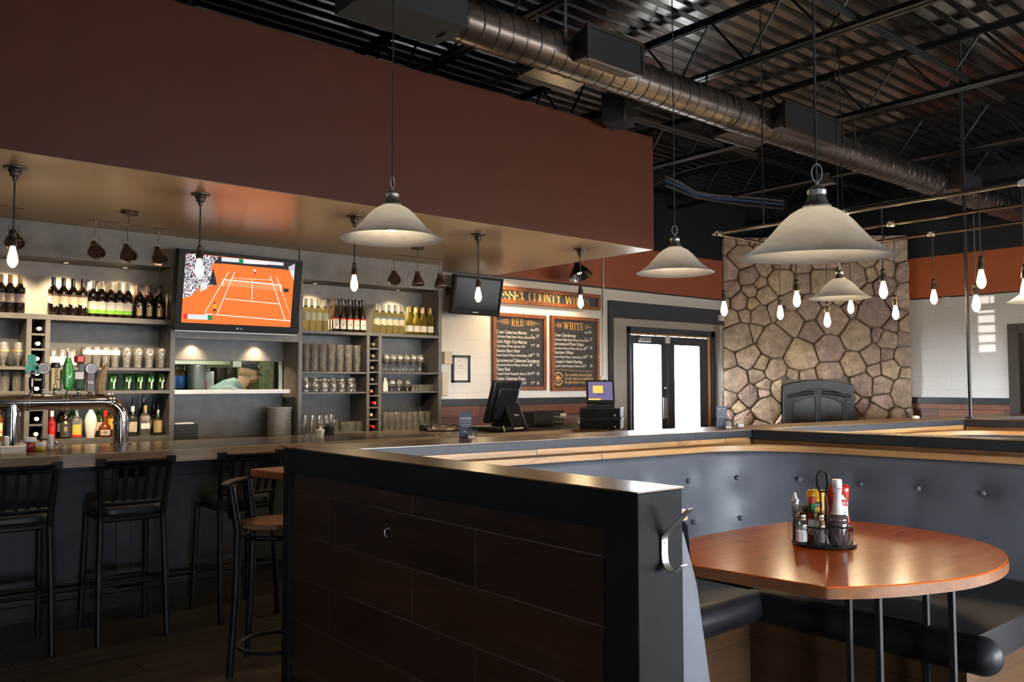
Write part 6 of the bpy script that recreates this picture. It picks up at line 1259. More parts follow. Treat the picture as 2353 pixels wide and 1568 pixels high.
# high table and its stool
c = at(575, 1078, Z=1.05); pt = thing('high_table', 'high wooden table partly hidden behind the booth wall post', 'table', (c.x+.4, c.y-.1, 0))
part('table_top', MB().prism([(-.4, .1), (.5, .2), (.42, -.55), (-.32, -.4)], 1.01, 1.05), mat('red_brown_table_wood', (.30, .085, .03), .3, noise=.3, nscale=9), pt, bevel=.004); part('pedestal', MB().tube([(.05, -.15, .03), (.05, -.15, 1.01)], .04, 12), M['stool'], pt); part('base', MB().lathe([(0, .03), (.06, .03), (.24, .008), (.24, 0)], 24, (.05, -.15, 0)), M['stool'], pt)
S2 = (1.95, 4.29); s2 = thing('bar_stool', 'black curved back stool with wooden seat beside the booth wall', 'bar stool', (S2[0], S2[1], 0), radians(-128)); R = .175
for s in (-1, 1):
    part('back_leg', MB().tube([(s*.165, -.19, 0), (s*.15, -.17, .40), (s*.145, -.165, .75), (s*.165, -.20, .97)], .02, 10), M['stool'], s2); part('front_leg', MB().tube([(s*.16, .18, 0), (s*.13, .14, .74)], .019, 10), M['stool'], s2)
part('seat', MB().lathe([(0, .74), (R, .74), (R+.01, .75), (R, .772), (0, .775)], 30), M['stoolwood'], s2)
part('back_rest', MB().tube([(.165*sin(a)*1.03, -.2-.055*cos(a)+.0, .975) for a in [-pi/2+pi*i/14 for i in range(15)]], .022, 10, sq=.55), M['stool'], s2); b_ = MB()
for i in range(9): a0, a1 = -pi/2+pi*i/9, -pi/2+pi*(i+1)/9; b_.add([(.155*sin(a0), -.19-.05*cos(a0), .80), (.155*sin(a1), -.19-.05*cos(a1), .80), (.165*sin(a1), -.2-.055*cos(a1), .96), (.165*sin(a0), -.2-.055*cos(a0), .96)], [(0, 1, 2, 3)])
k = part('back_panel', b_, M['stool'], s2); sm = k.modifiers.new('thick', 'SOLIDIFY'); sm.thickness = .012
part('foot_ring', MB().tube([(.19*cos(a), .19*sin(a), .125) for a in [2*pi*i/32 for i in range(32)]], .012, 10, closed=True), M['stool'], s2)
part('seat_ring', MB().tube([(.165*cos(a), .165*sin(a), .70) for a in [2*pi*i/32 for i in range(32)]], .013, 10, closed=True), M['stool'], s2)
# ================================================================= BOOTHS
CT = .05; TOP = 1.2
NX0, NX1, NY0 = 1.762, 1.956, 1.56
def LY(x): return 3.44-(x-1.956)*.0912            # inner edge of the long ledge wall
LW = .37; LX1 = 12.0
nw = thing('booth_partition', 'low dark panelled booth wall with black frame nearest the camera', 'booth wall', (1.86, 2.7, 0), group='low booth walls')
yn1 = LY(1.956)
part('cap', MB().prism([(NX0-.004, NY0-.004), (NX1+.004, NY0-.004), (NX1+.004, yn1), (NX0-.004, yn1+LW+.02)], TOP-.004, TOP), M['captop'], nw, world=True)
mb = MB().prism([(NX0, NY0+.125), (NX1, NY0+.125), (NX1, yn1), (NX0, yn1+LW)], TOP-.118, TOP-.004).box(NX0, NX1, NY0-.0005, NY0+.125, 0, TOP-.004)
mb.prism([(NX0, 3.74), (NX0+.10, 3.74), (NX0+.1, yn1+LW-.01), (NX0, yn1+LW)], 0, TOP-.118)
part('frame', mb, M['nearframe'], nw, world=True, bevel=.004)
part('boards', MB().box(NX0+.012, NX1-.012, NY0+.12, 3.76, .0, TOP-.117), M['walnut'], nw, world=True)
c = at(894, 1222, X=NX0+.01); hk = thing('purse_hook', 'small steel screw hook on the dark boards of the near booth wall', 'hook', (NX0+.012, c.y, c.z))
hk.scale = (.75, .75, .8)
part('hook', MB().tube([(0, 0, .015), (-.022, 0, .015), (-.03, 0, .005), (-.028, 0, -.02), (-.018, 0, -.026), (-.012, 0, -.018)], .0035, 8).tube([(-.002, 0, .015), (0, 0, .015)], .008, 10), M['steel'], hk)
# flat bent coat hook on the end face
hx = at(1523, 1240, Y=NY0).x; q = lambda py: at(1523, py, Y=NY0).z
zt_, zb_ = q(1218), q(1285); ch = thing('coat_hook', 'flat brushed steel coat hook screwed to the booth wall end', 'coat hook', (hx, NY0, (zt_+zb_)/2)); hw = .0135; th = .005
path = [(-.095, .112), (-.093, .108), (-.018, .040), (-.004, .024), (-.002, .012), (-.002, -.030), (-.004, -.046), (-.012, -.062), (-.028, -.071), (-.045, -.067), (-.062, -.050), (-.072, -.046)]
vs = []; k = len(path)
for i in range(k):
    a = Vector(path[max(i-1, 0)]); b = Vector(path[min(i+1, k-1)]); d = (b-a).normalized(); n2 = Vector((d.y, -d.x))*th/2; p = Vector(path[i])
    for s, e in ((-1, -1), (1, -1), (1, 1), (-1, 1)): w2 = p+n2*e; vs.append((s*hw, w2.x-.003, w2.y))
fs = [(0, 1, 2, 3), ((k-1)*4+3, (k-1)*4+2, (k-1)*4+1, (k-1)*4)]
for i in range(k-1):
    for j in range(4): fs.append((i*4+j, (i+1)*4+j, (i+1)*4+(j+1) % 4, i*4+(j+1) % 4))
part('hook_plate', MB().add(vs, fs), M['steel'], ch, bevel=.001)
for z in (.006, -.022): part('screw', MB().lathe([(.0045, 0), (.004, .0015), (0, .0018)], 12, T=Matrix.Translation((0, -.0075, z)) @ Matrix.Rotation(pi/2, 4, 'X')), M['nickel'], ch)
# long ledge wall
lw = thing('booth_partition', 'long low wall with wide wooden ledge between booths and bar', 'booth wall', (4.5, 3.3, 0), group='low booth walls')
ol = [(NX1-.0, LY(NX1)), (LX1, LY(LX1)), (LX1, LY(LX1)+LW), (NX0, LY(NX0)+LW)]
part('cap', MB().prism([(NX1+.004, LY(NX1)-.003), (LX1, LY(LX1)-.003), (LX1, LY(LX1)+LW), (NX0-.004, LY(NX0)+LW+.02)][0:4], TOP-.004, TOP+.0005), M['captopX'], lw, world=True)
part('cap_edge', MB().prism([(NX1, LY(NX1)), (LX1, LY(LX1)), (LX1, LY(LX1)+LW-.002), (NX0+.1, LY(NX0)+LW-.002)], TOP-CT, TOP-.004), M['capside'], lw, world=True, bevel=.003)
part('boards', MB().prism([(NX1, LY(NX1)+.022), (LX1, LY(LX1)+.022), (LX1, LY(LX1)+.2), (NX1, LY(NX1)+.2)], 0, TOP-CT), M['oak'], lw, world=True)
def cross(xa, xb, y1, lab):
    """a low wall across, from the ledge wall towards the room"""
    t = thing('booth_partition', lab, 'booth wall', (xa, LY(xa)-1, 0), group='low booth walls'); y0 = LY(xa); W = .19
    part('cap', MB().prism([(xa-.003, y0), (xa+W+.003, LY(xa+W)), (xb+W+.003, y1), (xb-.003, y1)], TOP-.004, TOP), M['captop'], t, world=True)
    part('cap_edge', MB().prism([(xa, y0-.001), (xa+W, LY(xa+W)-.001), (xb+W, y1), (xb, y1)], TOP-CT-.012, TOP-.004), M['trimblack'], t, world=True, bevel=.003)
    part('boards', MB().prism([(xa+.02, y0), (xa+W-.02, LY(xa+W)), (xb+W-.02, y1+.01), (xb+.02, y1+.01)], 0, TOP-CT), M['oakY'], t, world=True); return t
X1a = 4.712; X1b = 4.98
cross(X1a, X1b, .4, 'low oak boarded booth wall between the first and second booth')
X2a = 7.42; cross(X2a, X2a+.35, .4, 'low booth wall between the second and third booth, farther off')
# ---------------------------------------------------------------- upholstered benches
def bench(xl, xr, xr0, rad, lab, y_open, buttons=True, left=True):
    """U bench: backs follow the walls with a rounded far right corner"""
    t = thing('booth_bench', lab, 'booth bench', ((xl+xr)/2, LY(xl)-.4, 0), group='upholstered booth benches')
    def path(off, z):
        pts = []; 
        if left: pts += [(xl+off, y_open), (xl+off, LY(xl)-.35)]
        n = 8
        if left:
            cx, cy = xl+off+.22, LY(xl+.3)-off-.22
            pts += [(cx-.22*cos(a), cy+.22*sin(a)) for a in [pi/2*i/n for i in range(n+1)]]
        else: pts += [(xl+.005, LY(xl)-off)]
        r = rad; cx, cy = xr-off-r, LY(xr-r)-off-r
        pts += [(cx+r*sin(a), cy+r*cos(a)) for a in [pi/2*i/12 for i in range(13)]]
        ye = y_open-.27; pts += [(xr0-off, ye)]
        # even spacing
        P = [Vector(p) for p in pts]; L_ = [0]
        for a, b in zip(P, P[1:]): L_.append(L_[-1]+(b-a).length)
        return P, L_
    def samp(P, L_, s):
        for i in range(len(P)-1):
            if s <= L_[i+1] or i == len(P)-2: u = (s-L_[i])/max(1e-6, L_[i+1]-L_[i]); return P[i]+(P[i+1]-P[i])*u
    n = 90
    prof = [(.02, 1.085), (.075, 1.09), (.098, 1.07), (.108, 1.0), (.125, .86), (.15, .70), (.175, .56), (.18, .50)]
    paths = [path(o, z) for o, z in prof]
    bt = []
    Pm, Lm = paths[4]
    if buttons:
        def colof(p):
            v = p-EYE; return 1176.5+F_*v.dot(CR)/v.dot(_f)
        for zrow, px in ((.925, buttons[0]), (.69, buttons[1])):
            Pq, Lq = paths[min(range(len(prof)), key=lambda j: abs(prof[j][1]-zrow))]
            for b_ in px: bt.append((min([.12+.86*i/600 for i in range(601)], key=lambda s: abs(colof(Vector((*samp(Pq, Lq, s*Lq[-1]), zrow)))-b_) if (Vector((*samp(Pq, Lq, s*Lq[-1]), zrow))-EYE).dot(_f) > .5 else 1e9), zrow))
    # dense vertical resampling so the buttons pull real dimples
    rows = []; zz = [p[1] for p in prof]
    for i in range(len(prof)-1):
        k = 1 if i < 2 else 5
        for j in range(k): rows.append((i, j/k))
    rows.append((len(prof)-2, 1.0)); nn_ = 150; vs = []
    for i, u in rows:
        (Pa, La), (Pb, Lb) = paths[i], paths[i+1]; z = prof[i][1]*(1-u)+prof[i+1][1]*u
        for k in range(nn_+1):
            f = k/nn_; a = samp(Pa, La, f*La[-1]); b = samp(Pb, Lb, f*Lb[-1]); p = a*(1-u)+b*u; a2 = samp(Pa, La, min(1, f+.004)*La[-1])-samp(Pa, La, max(0, f-.004)*La[-1]); nrm = Vector((a2.y, -a2.x)).normalized()
            dep = 0
            for s, zr in bt:
                d2 = ((f-s)*Lm[-1])**2+((z-zr)*1.0)**2; dep += .020*math.exp(-d2/.003)
            q_ = p-nrm*dep; vs.append((q_.x, q_.y, z))
    fs = [(r*(nn_+1)+k, r*(nn_+1)+k+1, (r+1)*(nn_+1)+k+1, (r+1)*(nn_+1)+k) for r in range(len(rows)-1) for k in range(nn_)]
    back = part('backrest', MB().add(vs, fs), M['vinyl'], t, world=True, smooth=50)
    for s, zr in bt:
        i = max(j for j in range(len(prof)-1) if prof[j][1] >= zr); u = (prof[i][1]-zr)/(prof[i][1]-prof[i+1][1])
        a = samp(*paths[i], s*paths[i][1][-1]); b = samp(*paths[i+1], s*paths[i+1][1][-1]); p = a*(1-u)+b*u; a2 = samp(*paths[i], min(1, s+.004)*paths[i][1][-1])-samp(*paths[i], max(0, s-.004)*paths[i][1][-1]); nrm = Vector((a2.y, -a2.x, 0)).normalized(); c = Vector((p.x, p.y, zr))-nrm*.012
        part('button', MB().sphere(c, .0165, 12, 8), M['vinyl'], back, world=True)
    def strip(o0, o1, z0, z1, nm, m, bev=0):
        Pa, La = path(o0, 0); Pb, Lb = path(o1, 0); k = 60; v = []
        for z in (z0, z1):
            for i in range(k+1): v.append((*samp(Pa, La, La[-1]*i/k), z))
            for i in range(k+1): v.append((*samp(Pb, Lb, Lb[-1]*i/k), z))
        w = k+1; f = []
        for i in range(k): f += [(i, i+1, w+i+1, w+i), (2*w+i, 3*w+i, 3*w+i+1, 2*w+i+1), (i, 2*w+i, 2*w+i+1, i+1), (w+i, w+i+1, 3*w+i+1, 3*w+i)]
        f += [(0, w, 3*w, 2*w), (k, 2*w+k, 3*w+k, w+k)]
        return part(nm, MB().add(v, f), m, t, world=True, bevel=bev, seg=4)
    sh = strip(.0, .10, 1.086, 1.118, 'back_cap_board', M['oak']); sh['label'] = 'oak ledge board over the curved back'
    sd = .92
    # seat cushion with a rolled front
    def seat(pts, nm):
        pass
    yb = LY(xl+1)-.16; yf = yb-sd+.0; xs = xr-.12-1.18
    xo = xl+.12+.48 if left else xl
    mbs = MB().box(xo-.48 if left else xl, xs, yf+.06, yb, .40, .53).tube([(xo-.1 if left else xl, yf+.062, .455), (xs+.04, yf+.062, .455)], .075, 14)
    part('back_cushion', mbs, M['vinylseat'], t, world=True, smooth=50)
    yfr = y_open-.27
    mbs = MB().box(xs+.05, xr-.14, yfr, yb, .40, .53).tube([(xs+.055, yfr-.01, .455), (xs+.055, yf+.05, .455)], .075, 14).sphere((xs+.055, yfr-.01, .455), .075, 14, 8)
    part('right_cushion', mbs, M['vinylseat'], t, world=True, smooth=50)
    if left: part('left_cushion', MB().box(xl+.14, xl+.56, y_open+.4, yf+.1, .40, .53).tube([(xl+.56, y_open+.41, .455), (xl+.56, yf+.1, .455)], .072, 14), M['vinylseat'], t, world=True, smooth=50)
    part('bench_base', MB().box(xl+.2, xs, yf+.07, yb, 0, .40).box(xs+.06, xr-.15, yfr+.05, yb, 0, .40), M['oakdark'], t, world=True)
    part('end_panel', MB().prism([(0.0, 0), (-.18, 0), (-.18, .50), (-.125, .86), (-.1, 1.07), (-.02, 1.085), (.0, 1.085)], 0, .03, T=Matrix(((1, 0, 0, xr0), (0, 0, 1, y_open-.30), (0, 1, 0, 0), (0, 0, 0, 1)))), M['vinyl'], t, world=True, bevel=.004)
    if left: o = part('end_panel', MB().prism([(0.0, 0), (.20, 0), (.185, .46), (.1, .9), (.04, 1.06), (0, 1.08)], 0, .03, T=Matrix(((1, 0, 0, xl+.004), (0, 0, 1, y_open-.03), (0, 1, 0, 0), (0, 0, 0, 1)))), M['vinyl'], t, world=True, bevel=.004)
    return t
bench(1.956, 4.72, 4.86, .55, 'blue grey button tufted U shaped booth bench around the wooden table', 1.62, buttons=([1480, 1584, 1697, 1836, 1975, 2107, 2255], [1500, 1598, 1706, 1836, 1962, 2090]))
bench(5.03, 7.42, 7.6, .55, 'second booth bench beyond the oak booth wall at right', 1.5, buttons=False, left=False)
# ---------------------------------------------------------------- booth table
TZ = .80
ht = thing('booth_table', 'round ended glossy orange brown booth table with a thick edge', 'table', (3.4, 1.85, 0))
tp = [at(px, py, Z=TZ) for px, py in ((1898, 1349), (1584, 1298))]
raw = [(1898, 1349), (1740, 1323.5), (1584, 1298), (1520, 1275), (1577, 1240), (1680, 1219), (1790, 1202), (1880, 1196), (1970, 1199), (2050, 1207), (2130, 1218), (2200, 1231), (2255, 1245), (2295, 1260), (2315, 1275), (2312, 1293), (2285, 1310), (2225, 1326), (2140, 1337), (2060, 1344), (1980, 1348)]
outl = [at(px, py, Z=TZ) for px, py in raw]; o2 = [(p.x, p.y) for p in outl]
ref = []
for i in range(len(o2)):
    a, b, c, d = [Vector(o2[(i+k) % len(o2)]) for k in (-1, 0, 1, 2)]
    straight = i in (0, 1) ; n_ = 4
    for j in range(n_):
        u = j/n_
        if straight or i == len(o2)-1: 
            q = b+(c-b)*u
        else: q = .5*((2*b)+(c-a)*u+(2*a-5*b+4*c-d)*u*u+(3*b-a-3*c+d)*u**3)
        ref.append((q.x, q.y))
a2 = sum(ref[i-1][0]*ref[i][1]-ref[i][0]*ref[i-1][1] for i in range(len(ref)))
if a2 < 0: ref = ref[::-1]
part('table_top', MB().prism(ref, TZ-.042, TZ), [M['table']], ht, world=True, bevel=.003)
k_ = len(ref); cx = sum(p[0] for p in ref)/k_; cy = sum(p[1] for p in ref)/k_
e = MB(); vs = []
for x, y in ref: d = Vector((x-cx, y-cy)).normalized()*.0025; vs += [(x+d.x, y+d.y, TZ-.043), (x+d.x, y+d.y, TZ-.004)]
e.add(vs, [(2*i, 2*((i+1) % k_), 2*((i+1) % k_)+1, 2*i+1) for i in range(k_)]); o = part('edge_band', e, M['tableedge'], ht, world=True, smooth=60)
fc = Vector((3.21, 1.50))
for ax, ay in [((EYE+ray(p_, 1500)*d_).x-fc.x, (EYE+ray(p_, 1500)*d_).y-fc.y) for p_, d_ in ((1953, 3.38), (2021, 3.08), (2131, 3.36), (2190, 3.06))]:
    part('leg', MB().box(fc.x+ax-.011, fc.x+ax+.011, fc.y+ay-.011, fc.y+ay+.011, .02, TZ-.055), M['plasticm'], ht, world=True, bevel=.003)
part('foot_plate', MB().box(fc.x-.3, fc.x+.2, fc.y-.3, fc.y+.3, 0, .02).box(fc.x-.15, fc.x+.2, fc.y-.1, fc.y+.25, TZ-.055, TZ-.042), M['plasticm'], ht, world=True, bevel=.004)
# ---------------------------------------------------------------- condiment caddy
cb = at(1893, 1252, Z=TZ); cr = .118
cdy = thing('condiment_caddy', 'round black wire condiment caddy with tall loop handle on the booth table', 'caddy', (cb.x, cb.y, TZ))
mb = MB().tube([(cr*cos(a), cr*sin(a), .088) for a in [2*pi*i/40 for i in range(40)]], .0036, 8, closed=True)
for ph in (0, pi):
    for sgn in (1,):
        n_ = 20; seg = []
        for w0 in range(2):
            pts = [(cr*cos(a), cr*sin(a), .047+.034*sin(a*10+ph+w0*pi/1)) for a in [2*pi*i/160 for i in range(160)]]
        mb.tube(pts, .0017, 5, closed=True)
part('basket_wire', mb, M['plastic'], cdy)
part('base', MB().lathe([(0, .004), (cr+.012, .004), (cr+.016, .007), (cr+.012, .012), (cr-.006, .011), (0, .009)], 40), M['plastic'], cdy)
HH = at(1889, 1083, Y=cb.y).z-TZ
hx0 = -.004
lp = []
for s in (-1, 1):
    lp.append([(s*.010, 0, .01), (s*.010, 0, HH*.66), (s*.013, 0, HH*.72), (s*.022, 0, HH*.82), (s*.022, 0, HH*.92), (s*.014, 0, HH*.985), (0, 0, HH)])
mb = MB()
for l_ in lp: mb.tube(l_, [.004, .004, .0045, .0075, .0075, .006, .006], 10)
mb.tube([(-.011, 0, HH*.72), (.011, 0, HH*.72)], .004, 8); Th = Matrix.Rotation(radians(-50), 4, 'Z'); mb.v = [Th @ p for p in mb.v]
part('handle', mb, M['plastic'], cdy)
zb0 = TZ+.0115
def cpos(px, back): # a place in the caddy: picture column and distance behind (towards +view)
    d = Vector((CR.x, CR.y)).normalized(); f_ = Vector((-d.y, d.x)); base = cb; s = (px-1893)/F_*((base-EYE).dot(_f)); q = Vector((base.x, base.y))+d*s+f_*back; return q
VA = atan2(_f.y, _f.x)-pi/2     # turns labels to the photographer
def hgt(py, q): return at(0, py, Y=0.001).z if False else (EYE+ray(1893, py)*(((Vector((q.x, q.y, TZ))-EYE).dot(_f)))).z-zb0
def shaker_(px, back, py, lab, fill):
    q = cpos(px, back); H = hgt(py, q); t = thing('salt_shaker' if 'salt' in lab else 'pepper_shaker', lab, 'shaker', (q.x, q.y, zb0), VA)
    rr = .028; pr = [(rr*.86, 0), (rr, .006), (rr*.98, H*.52), (rr*.86, H*.68), (rr*.7, H*.74), (rr*.68, H*.77)]
    part('glass_body', MB().lathe([(0, 0)]+pr+[(rr*.62, H*.77), (rr*.6, H*.74), (rr*.74, H*.67), (rr*.88, H*.52), (rr*.88, .012), (0, .01)], 8, cap=False), M['shakerglass'], t, smooth=20)
    part('filling', MB().lathe([(0, .011), (rr*.84, .012), (rr*.84, H*.45), (0, H*.47)], 8), fill, t, smooth=20)
    part('lid', MB().lathe([(rr*.76, H*.75), (rr*.82, H*.76), (rr*.82, H*.83), (rr*.74, H*.85), (rr*.82, H*.87), (rr*.80, H*.92), (rr*.5, H*.98), (0, H)], 24), mat('copper_lid', (.55, .42, .34), .18, 1), t)
shaker_(1834, -.045, 1177, 'glass salt shaker with metal lid in the caddy, front left', mat('salt', (.86, .86, .85), .8))
shaker_(1873, -.055, 1178, 'glass pepper shaker with metal lid in the caddy, beside the vinegar', mat('pepper', (.12, .105, .09), .9, noise=.6, nscale=400))
q = cpos(1835, .035); H = hgt(1133, q); t = thing('oil_bottle', 'slim clear pourer bottle with metal tip behind the salt shaker', 'bottle', (q.x, q.y, zb0), VA); part('glass_body', MB().lathe([(0, 0), (.03, 0), (.032, .01), (.032, H*.5), (.018, H*.62), (.014, H*.8), (0, H*.8)], 20), M['shakerglass'], t); part('pour_tip', MB().lathe([(.017, H*.78), (.0175, H*.81), (.014, H*.82), (.0175, H*.835), (.017, H*.85), (.011, H*.87), (.004, H), (0, H)], 18), M['steel'], t)
q = cpos(1873, .03); H = hgt(1143, q); t = thing('hot_sauce_bottle', 'small hot sauce bottle with red cap and green neck band in the caddy', 'bottle', (q.x, q.y, zb0), VA); part('glass_body', MB().lathe([(0, 0), (.021, 0), (.022, .006), (.022, H*.55), (.011, H*.64), (.0105, H*.87), (0, H*.87)], 18), mat('hot_sauce', (.35, .03, .01), .08), t); part('neck_band', MB().lathe([(.0125, H*.64), (.0118, H*.85)], 16, cap=False), mat('green_foil', (.01, .16, .06), .25, .4), t); part('cap', MB().lathe([(.0125, H*.86), (.0128, H*.9), (.0118, H), (0, H)], 16), M['red'], t); part('label', lab_patch(MB(), .0226, H*.15, H*.5, 1.2), M['label_white'], t)
q = cpos(1917, -.045); H = hgt(1103, q); t = thing('vinegar_bottle', 'tall plastic vinegar bottle half full of dark malt in the caddy', 'bottle', (q.x, q.y, zb0), VA)
rv = .042; m_f = mat('frosted_plastic', (.88, .86, .82), .35, trans=.35); part('bottle_body', MB().lathe([(rv*.70, H*.46), (rv*.52, H*.53), (rv*.42, H*.68), (rv*.40, H*.80), (rv*.46, H*.815), (rv*.46, H*.86), (0, H*.862)], 26), m_f, t); part('vinegar', MB().lathe([(0, 0), (rv*.92, 0), (rv, .008), (rv, H*.325), (rv*.96, H*.34), (rv, H*.355), (rv, H*.40), (rv*.88, H*.435), (rv*.70, H*.462), (0, H*.463)], 26), mat('dark_malt', (.075, .055, .055), .16, spec=.7), t); part('cap', MB().lathe([(rv*.48, H*.865), (rv*.5, H*.87), (rv*.49, H*.97), (rv*.46, H), (0, H)], 24), M['wplastic'], t)
def squeeze(px, back, py, pyb, w, colr, lab, lmat, txt, tcol, tsz, sx_=1, band=None):
    q = cpos(px, back); H = hgt(py, q); t = thing('squeeze_bottle', lab, 'sauce bottle', (q.x, q.y, zb0), VA)
    d = w*.55; pf = [(.0, .0), (.62, .0), (.66, .10), (.64, .13), (.90, .15), (1, .2), (1.0, .28), (.93, .40), (.86, .55), (.87, .66), (.96, .80), (1.0, .88), (.95, .955), (.80, .99), (.0, 1.0)]
    n_ = 28; vs = []; 
    for r, z in pf:
        for j in range(n_): a = 2*pi*j/n_; ex = .62; vs.append((w/2*r*math.copysign(abs(cos(a))**ex, cos(a)), d/2*r*math.copysign(abs(sin(a))**ex, sin(a)), z*H))
    fs = [(i*n_+j, i*n_+(j+1) % n_, (i+1)*n_+(j+1) % n_, (i+1)*n_+j) for i in range(len(pf)-1) for j in range(n_)]
    m0 = [1 if i//n_ < 3 else 0 for i in range(len(fs))]; mb = MB()
    part('bottle_body', MB().add(vs[3*n_:], [tuple(a-3*n_ for a in f) for f, k in zip(fs, m0) if k == 0]), mat(colr[0], colr[1], .22, coat=.3), t, smooth=60); part('cap', MB().add(vs[:4*n_], [f for f, k in zip(fs, m0) if k == 1]), M['wplastic'], t)
    yy = -d/2*.97; lx = w*.34; lz0, lz1 = H*.30, H*.83
    mats = [lmat]; mb = MB(); rc = [(-lx, lz0+.02), (-lx+.02, lz0), (lx-.02, lz0), (lx, lz0+.02), (lx, lz1-.03), (lx-.025, lz1), (-lx+.025, lz1), (-lx, lz1-.03)]
    mb.add([(x, yy-.002, z) for x, z in rc], [tuple(range(8))])
    if band: mats += band; mb.add([(x*.93, yy-.0024, (lz0+lz1)/2+(z-(lz0+lz1)/2)*.95) for x, z in rc], [tuple(range(8))], 2).add([(x, yy-.0028, z) for x, z in ((-lx*.9, lz0+.012), (lx*.9, lz0+.012), (lx*.93, lz0+.035), (-lx*.93, lz0+.035))], [(0, 1, 2, 3)], 1)
    T = Matrix(((1, 0, 0, 0), (0, 0, 1, yy-.004), (0, 1, 0, 0), (0, 0, 0, 1)))
    for s, x, z, sz, cm, bg in txt:
        if cm not in mats: mats.append(cm)
        if bg:
            if bg not in mats: mats.append(bg)
            mb.add([(x+a*sz*len(s)*.19, yy-.0034, z*H+b*sz) for a, b in ((-1, -.35), (0, -.15), (1, -.35), (1, .95), (0, 1.15), (-1, .95))], [tuple(range(6))], mats.index(bg))
        text_T(mb, s, sz, Matrix.Translation((x, 0, z*H)) @ T, m=mats.index(cm))
    part('label', mb, mats, t, smooth=0); return t
lg = mat('label_green', (.03, .36, .17), .4)
squeeze(1938, .05, 1113, 1240, .098, ('ketchup_red', (.42, .012, .008)), 'red squeeze ketchup bottle with white label at the back right of the caddy', lg, [("French's", .0, .645, .020, M['label_white'], mat('flag_red', (.5, .01, .02), .4)), ('Ketchup', .004, .50, .011, M['ink'], None)], None, .02, band=[lg, M['label_white']])
squeeze(1889, .058, 1126, 1240, .088, ('mustard_yellow', (.80, .36, .015)), 'yellow squeeze mustard bottle at the back of the caddy', mat('mustard_label', (.85, .45, .03), .4), [('HEINZ', .0, .68, .017, M['label_white'], M['ink']), ('MUSTARD', .0, .55, .013, M['label_brown'], None)], None, .02)
q = cpos(1852, .062); t = thing('sugar_packets', 'little dark packet card standing behind the shakers in the caddy', 'packet', (q.x, q.y, zb0), VA); part('packet', MB().cbox((0, 0, .075), (.07, .012, .15)), mat('dark_packet', (.07, .06, .05), .5), t, bevel=.002)
# ---------------------------------------------------------------- cards and cups on the ledge
def card(px, py, lines, lab, sc=1.0, blue=(.10, .115, .16)):
    c = at(px, py, Z=TOP); t = thing('table_card', lab, 'card', (c.x, c.y+.06, TOP), VA, 'blue grey waitlist cards on the ledge'); w, h = .072*sc, .145*sc
    part('card', MB().box(-w/2, w/2, -.001, .001, .0, h), mat('card_blue_grey', blue, .5), t)
    mb = MB()
    for s, z, sz in lines: text_T(mb, s, sz*sc, Matrix.Translation((0, -.0016, z*sc)) @ Matrix(((1, 0, 0, 0), (0, 0, 1, 0), (0, 1, 0, 0), (0, 0, 0, 1))))
    mb.box(-w*.45, w*.45, -.0016, -.0013, .098*sc, .0995*sc)
    part('lettering', mb, M['label_white'], t, smooth=0)
    r = thing('card_holder', ('black ring card holder in front of the near waitlist card' if px < 1300 else 'black ring card holder in front of the far waitlist card'), 'card holder', (c.x+.008, c.y+.015, TOP), VA, 'ring card holders')
    rr = .027; part('ring', MB().tube([(rr*cos(a), 0, rr+.004+rr*sin(a)) for a in [2*pi*i/28 for i in range(28)]], .0038, 8, closed=True), M['plastic'], r); part('base', MB().box(-.02, .02, -.012, .012, 0, .014), M['wplastic'], r, bevel=.002)
card(1085, 1008, [('nowait', .104, .022), ('a', .128, .012), ('DOWNLOAD & UPDATE', .086, .0055), ('ADD YOUR NAME', .072, .0065), ('GET IN LINE', .062, .0065), ('FREE', .03, .012)], 'blue grey waitlist card on the ledge before the near till')
card(1676, 985, [('SAVE TIME', .126, .011), ('GET IN LINE', .112, .009), ('DOWNLOAD', .075, .009)], 'blue grey waitlist card on the ledge before the fireplace')
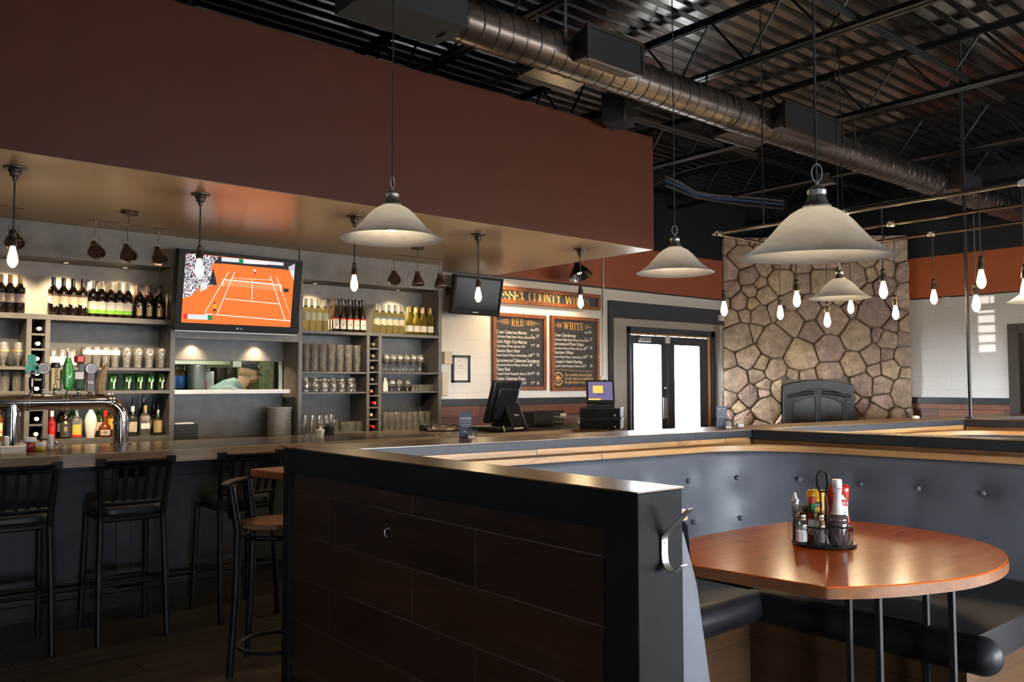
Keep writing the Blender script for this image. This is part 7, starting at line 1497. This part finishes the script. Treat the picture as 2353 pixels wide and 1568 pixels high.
for px, py, l in ((1709, 982, 'small white cube holder on the ledge left of the fireplace insert'), (2113, 963, 'small white cube holder on the ledge at the right end of the stones')):
    c = at(px, py, Z=TOP); t = thing('packet_holder', l, 'holder', (c.x, c.y+.03, TOP), VA, 'white cube holders on the ledge'); part('cube', MB().box(-.022, .022, -.02, .02, 0, .026), M['wplastic'], t, bevel=.004); part('wire', MB().tube([(-.03, .01, 0), (-.045, .01, .04), (-.06, .01, .05)], .0025, 6), M['black'], t)
# ================================================================= LIGHT
w = bpy.data.worlds.new('daylight'); SC.world = w; w.use_nodes = True; bg = w.node_tree.nodes['Background']; bg.inputs[0].default_value = (.90, .95, 1, 1); bg.inputs[1].default_value = WORLD
def daylight(name, loc, rot, sx_, sy_, e, col=(.86, .93, 1)):
    l = bpy.data.lights.new(name, 'AREA'); l.shape = 'RECTANGLE'; l.size = sx_; l.size_y = sy_; l.energy = e; l.color = col
    o = bpy.data.objects.new(name, l); COL.objects.link(o); o.location = loc; o.rotation_euler = rot; return o
for (x0, x1), e_ in zip(wins, (1.0, .9, 2.0)): daylight('window_daylight', ((x0+x1)/2, -3.72, (wz[0]+wz[1])/2), (radians(90), 0, 0), x1-x0, wz[1]-wz[0], WIN*e_)
daylight('window_daylight', ((LWIN[0]+LWIN[1])/2, -3.72, (LWIN[2]+LWIN[3])/2), (radians(90), 0, 0), LWIN[1]-LWIN[0], LWIN[3]-LWIN[2], LWINE, (.68, .82, 1))
sl = bpy.data.lights.new('low_sun', 'SUN'); sl.energy = SUN; sl.angle = radians(.12); sl.color = (1, .93, .85); so = bpy.data.objects.new('low_sun', sl); COL.objects.link(so); so.rotation_euler = SUND.to_track_quat('-Z', 'Y').to_euler()
def plight(loc, e, col, r=.03):
    l = bpy.data.lights.new('lamp_glow', 'POINT'); l.energy = e; l.color = col; l.shadow_soft_size = r; o = bpy.data.objects.new('lamp_glow', l); COL.objects.link(o); o.location = loc
vs_ = SC.view_settings; vs_.view_transform = 'Standard'; vs_.look = 'None'; vs_.exposure = EXPO; vs_.gamma = 1; vs_.use_curve_mapping = False
cy = SC.cycles; cy.max_bounces = 14; cy.diffuse_bounces = 4; cy.glossy_bounces = 4; cy.transmission_bounces = 12; cy.transparent_max_bounces = 32; cy.sample_clamp_indirect = 4; cy.caustics_reflective = False; cy.caustics_refractive = False; cy.use_denoising = True
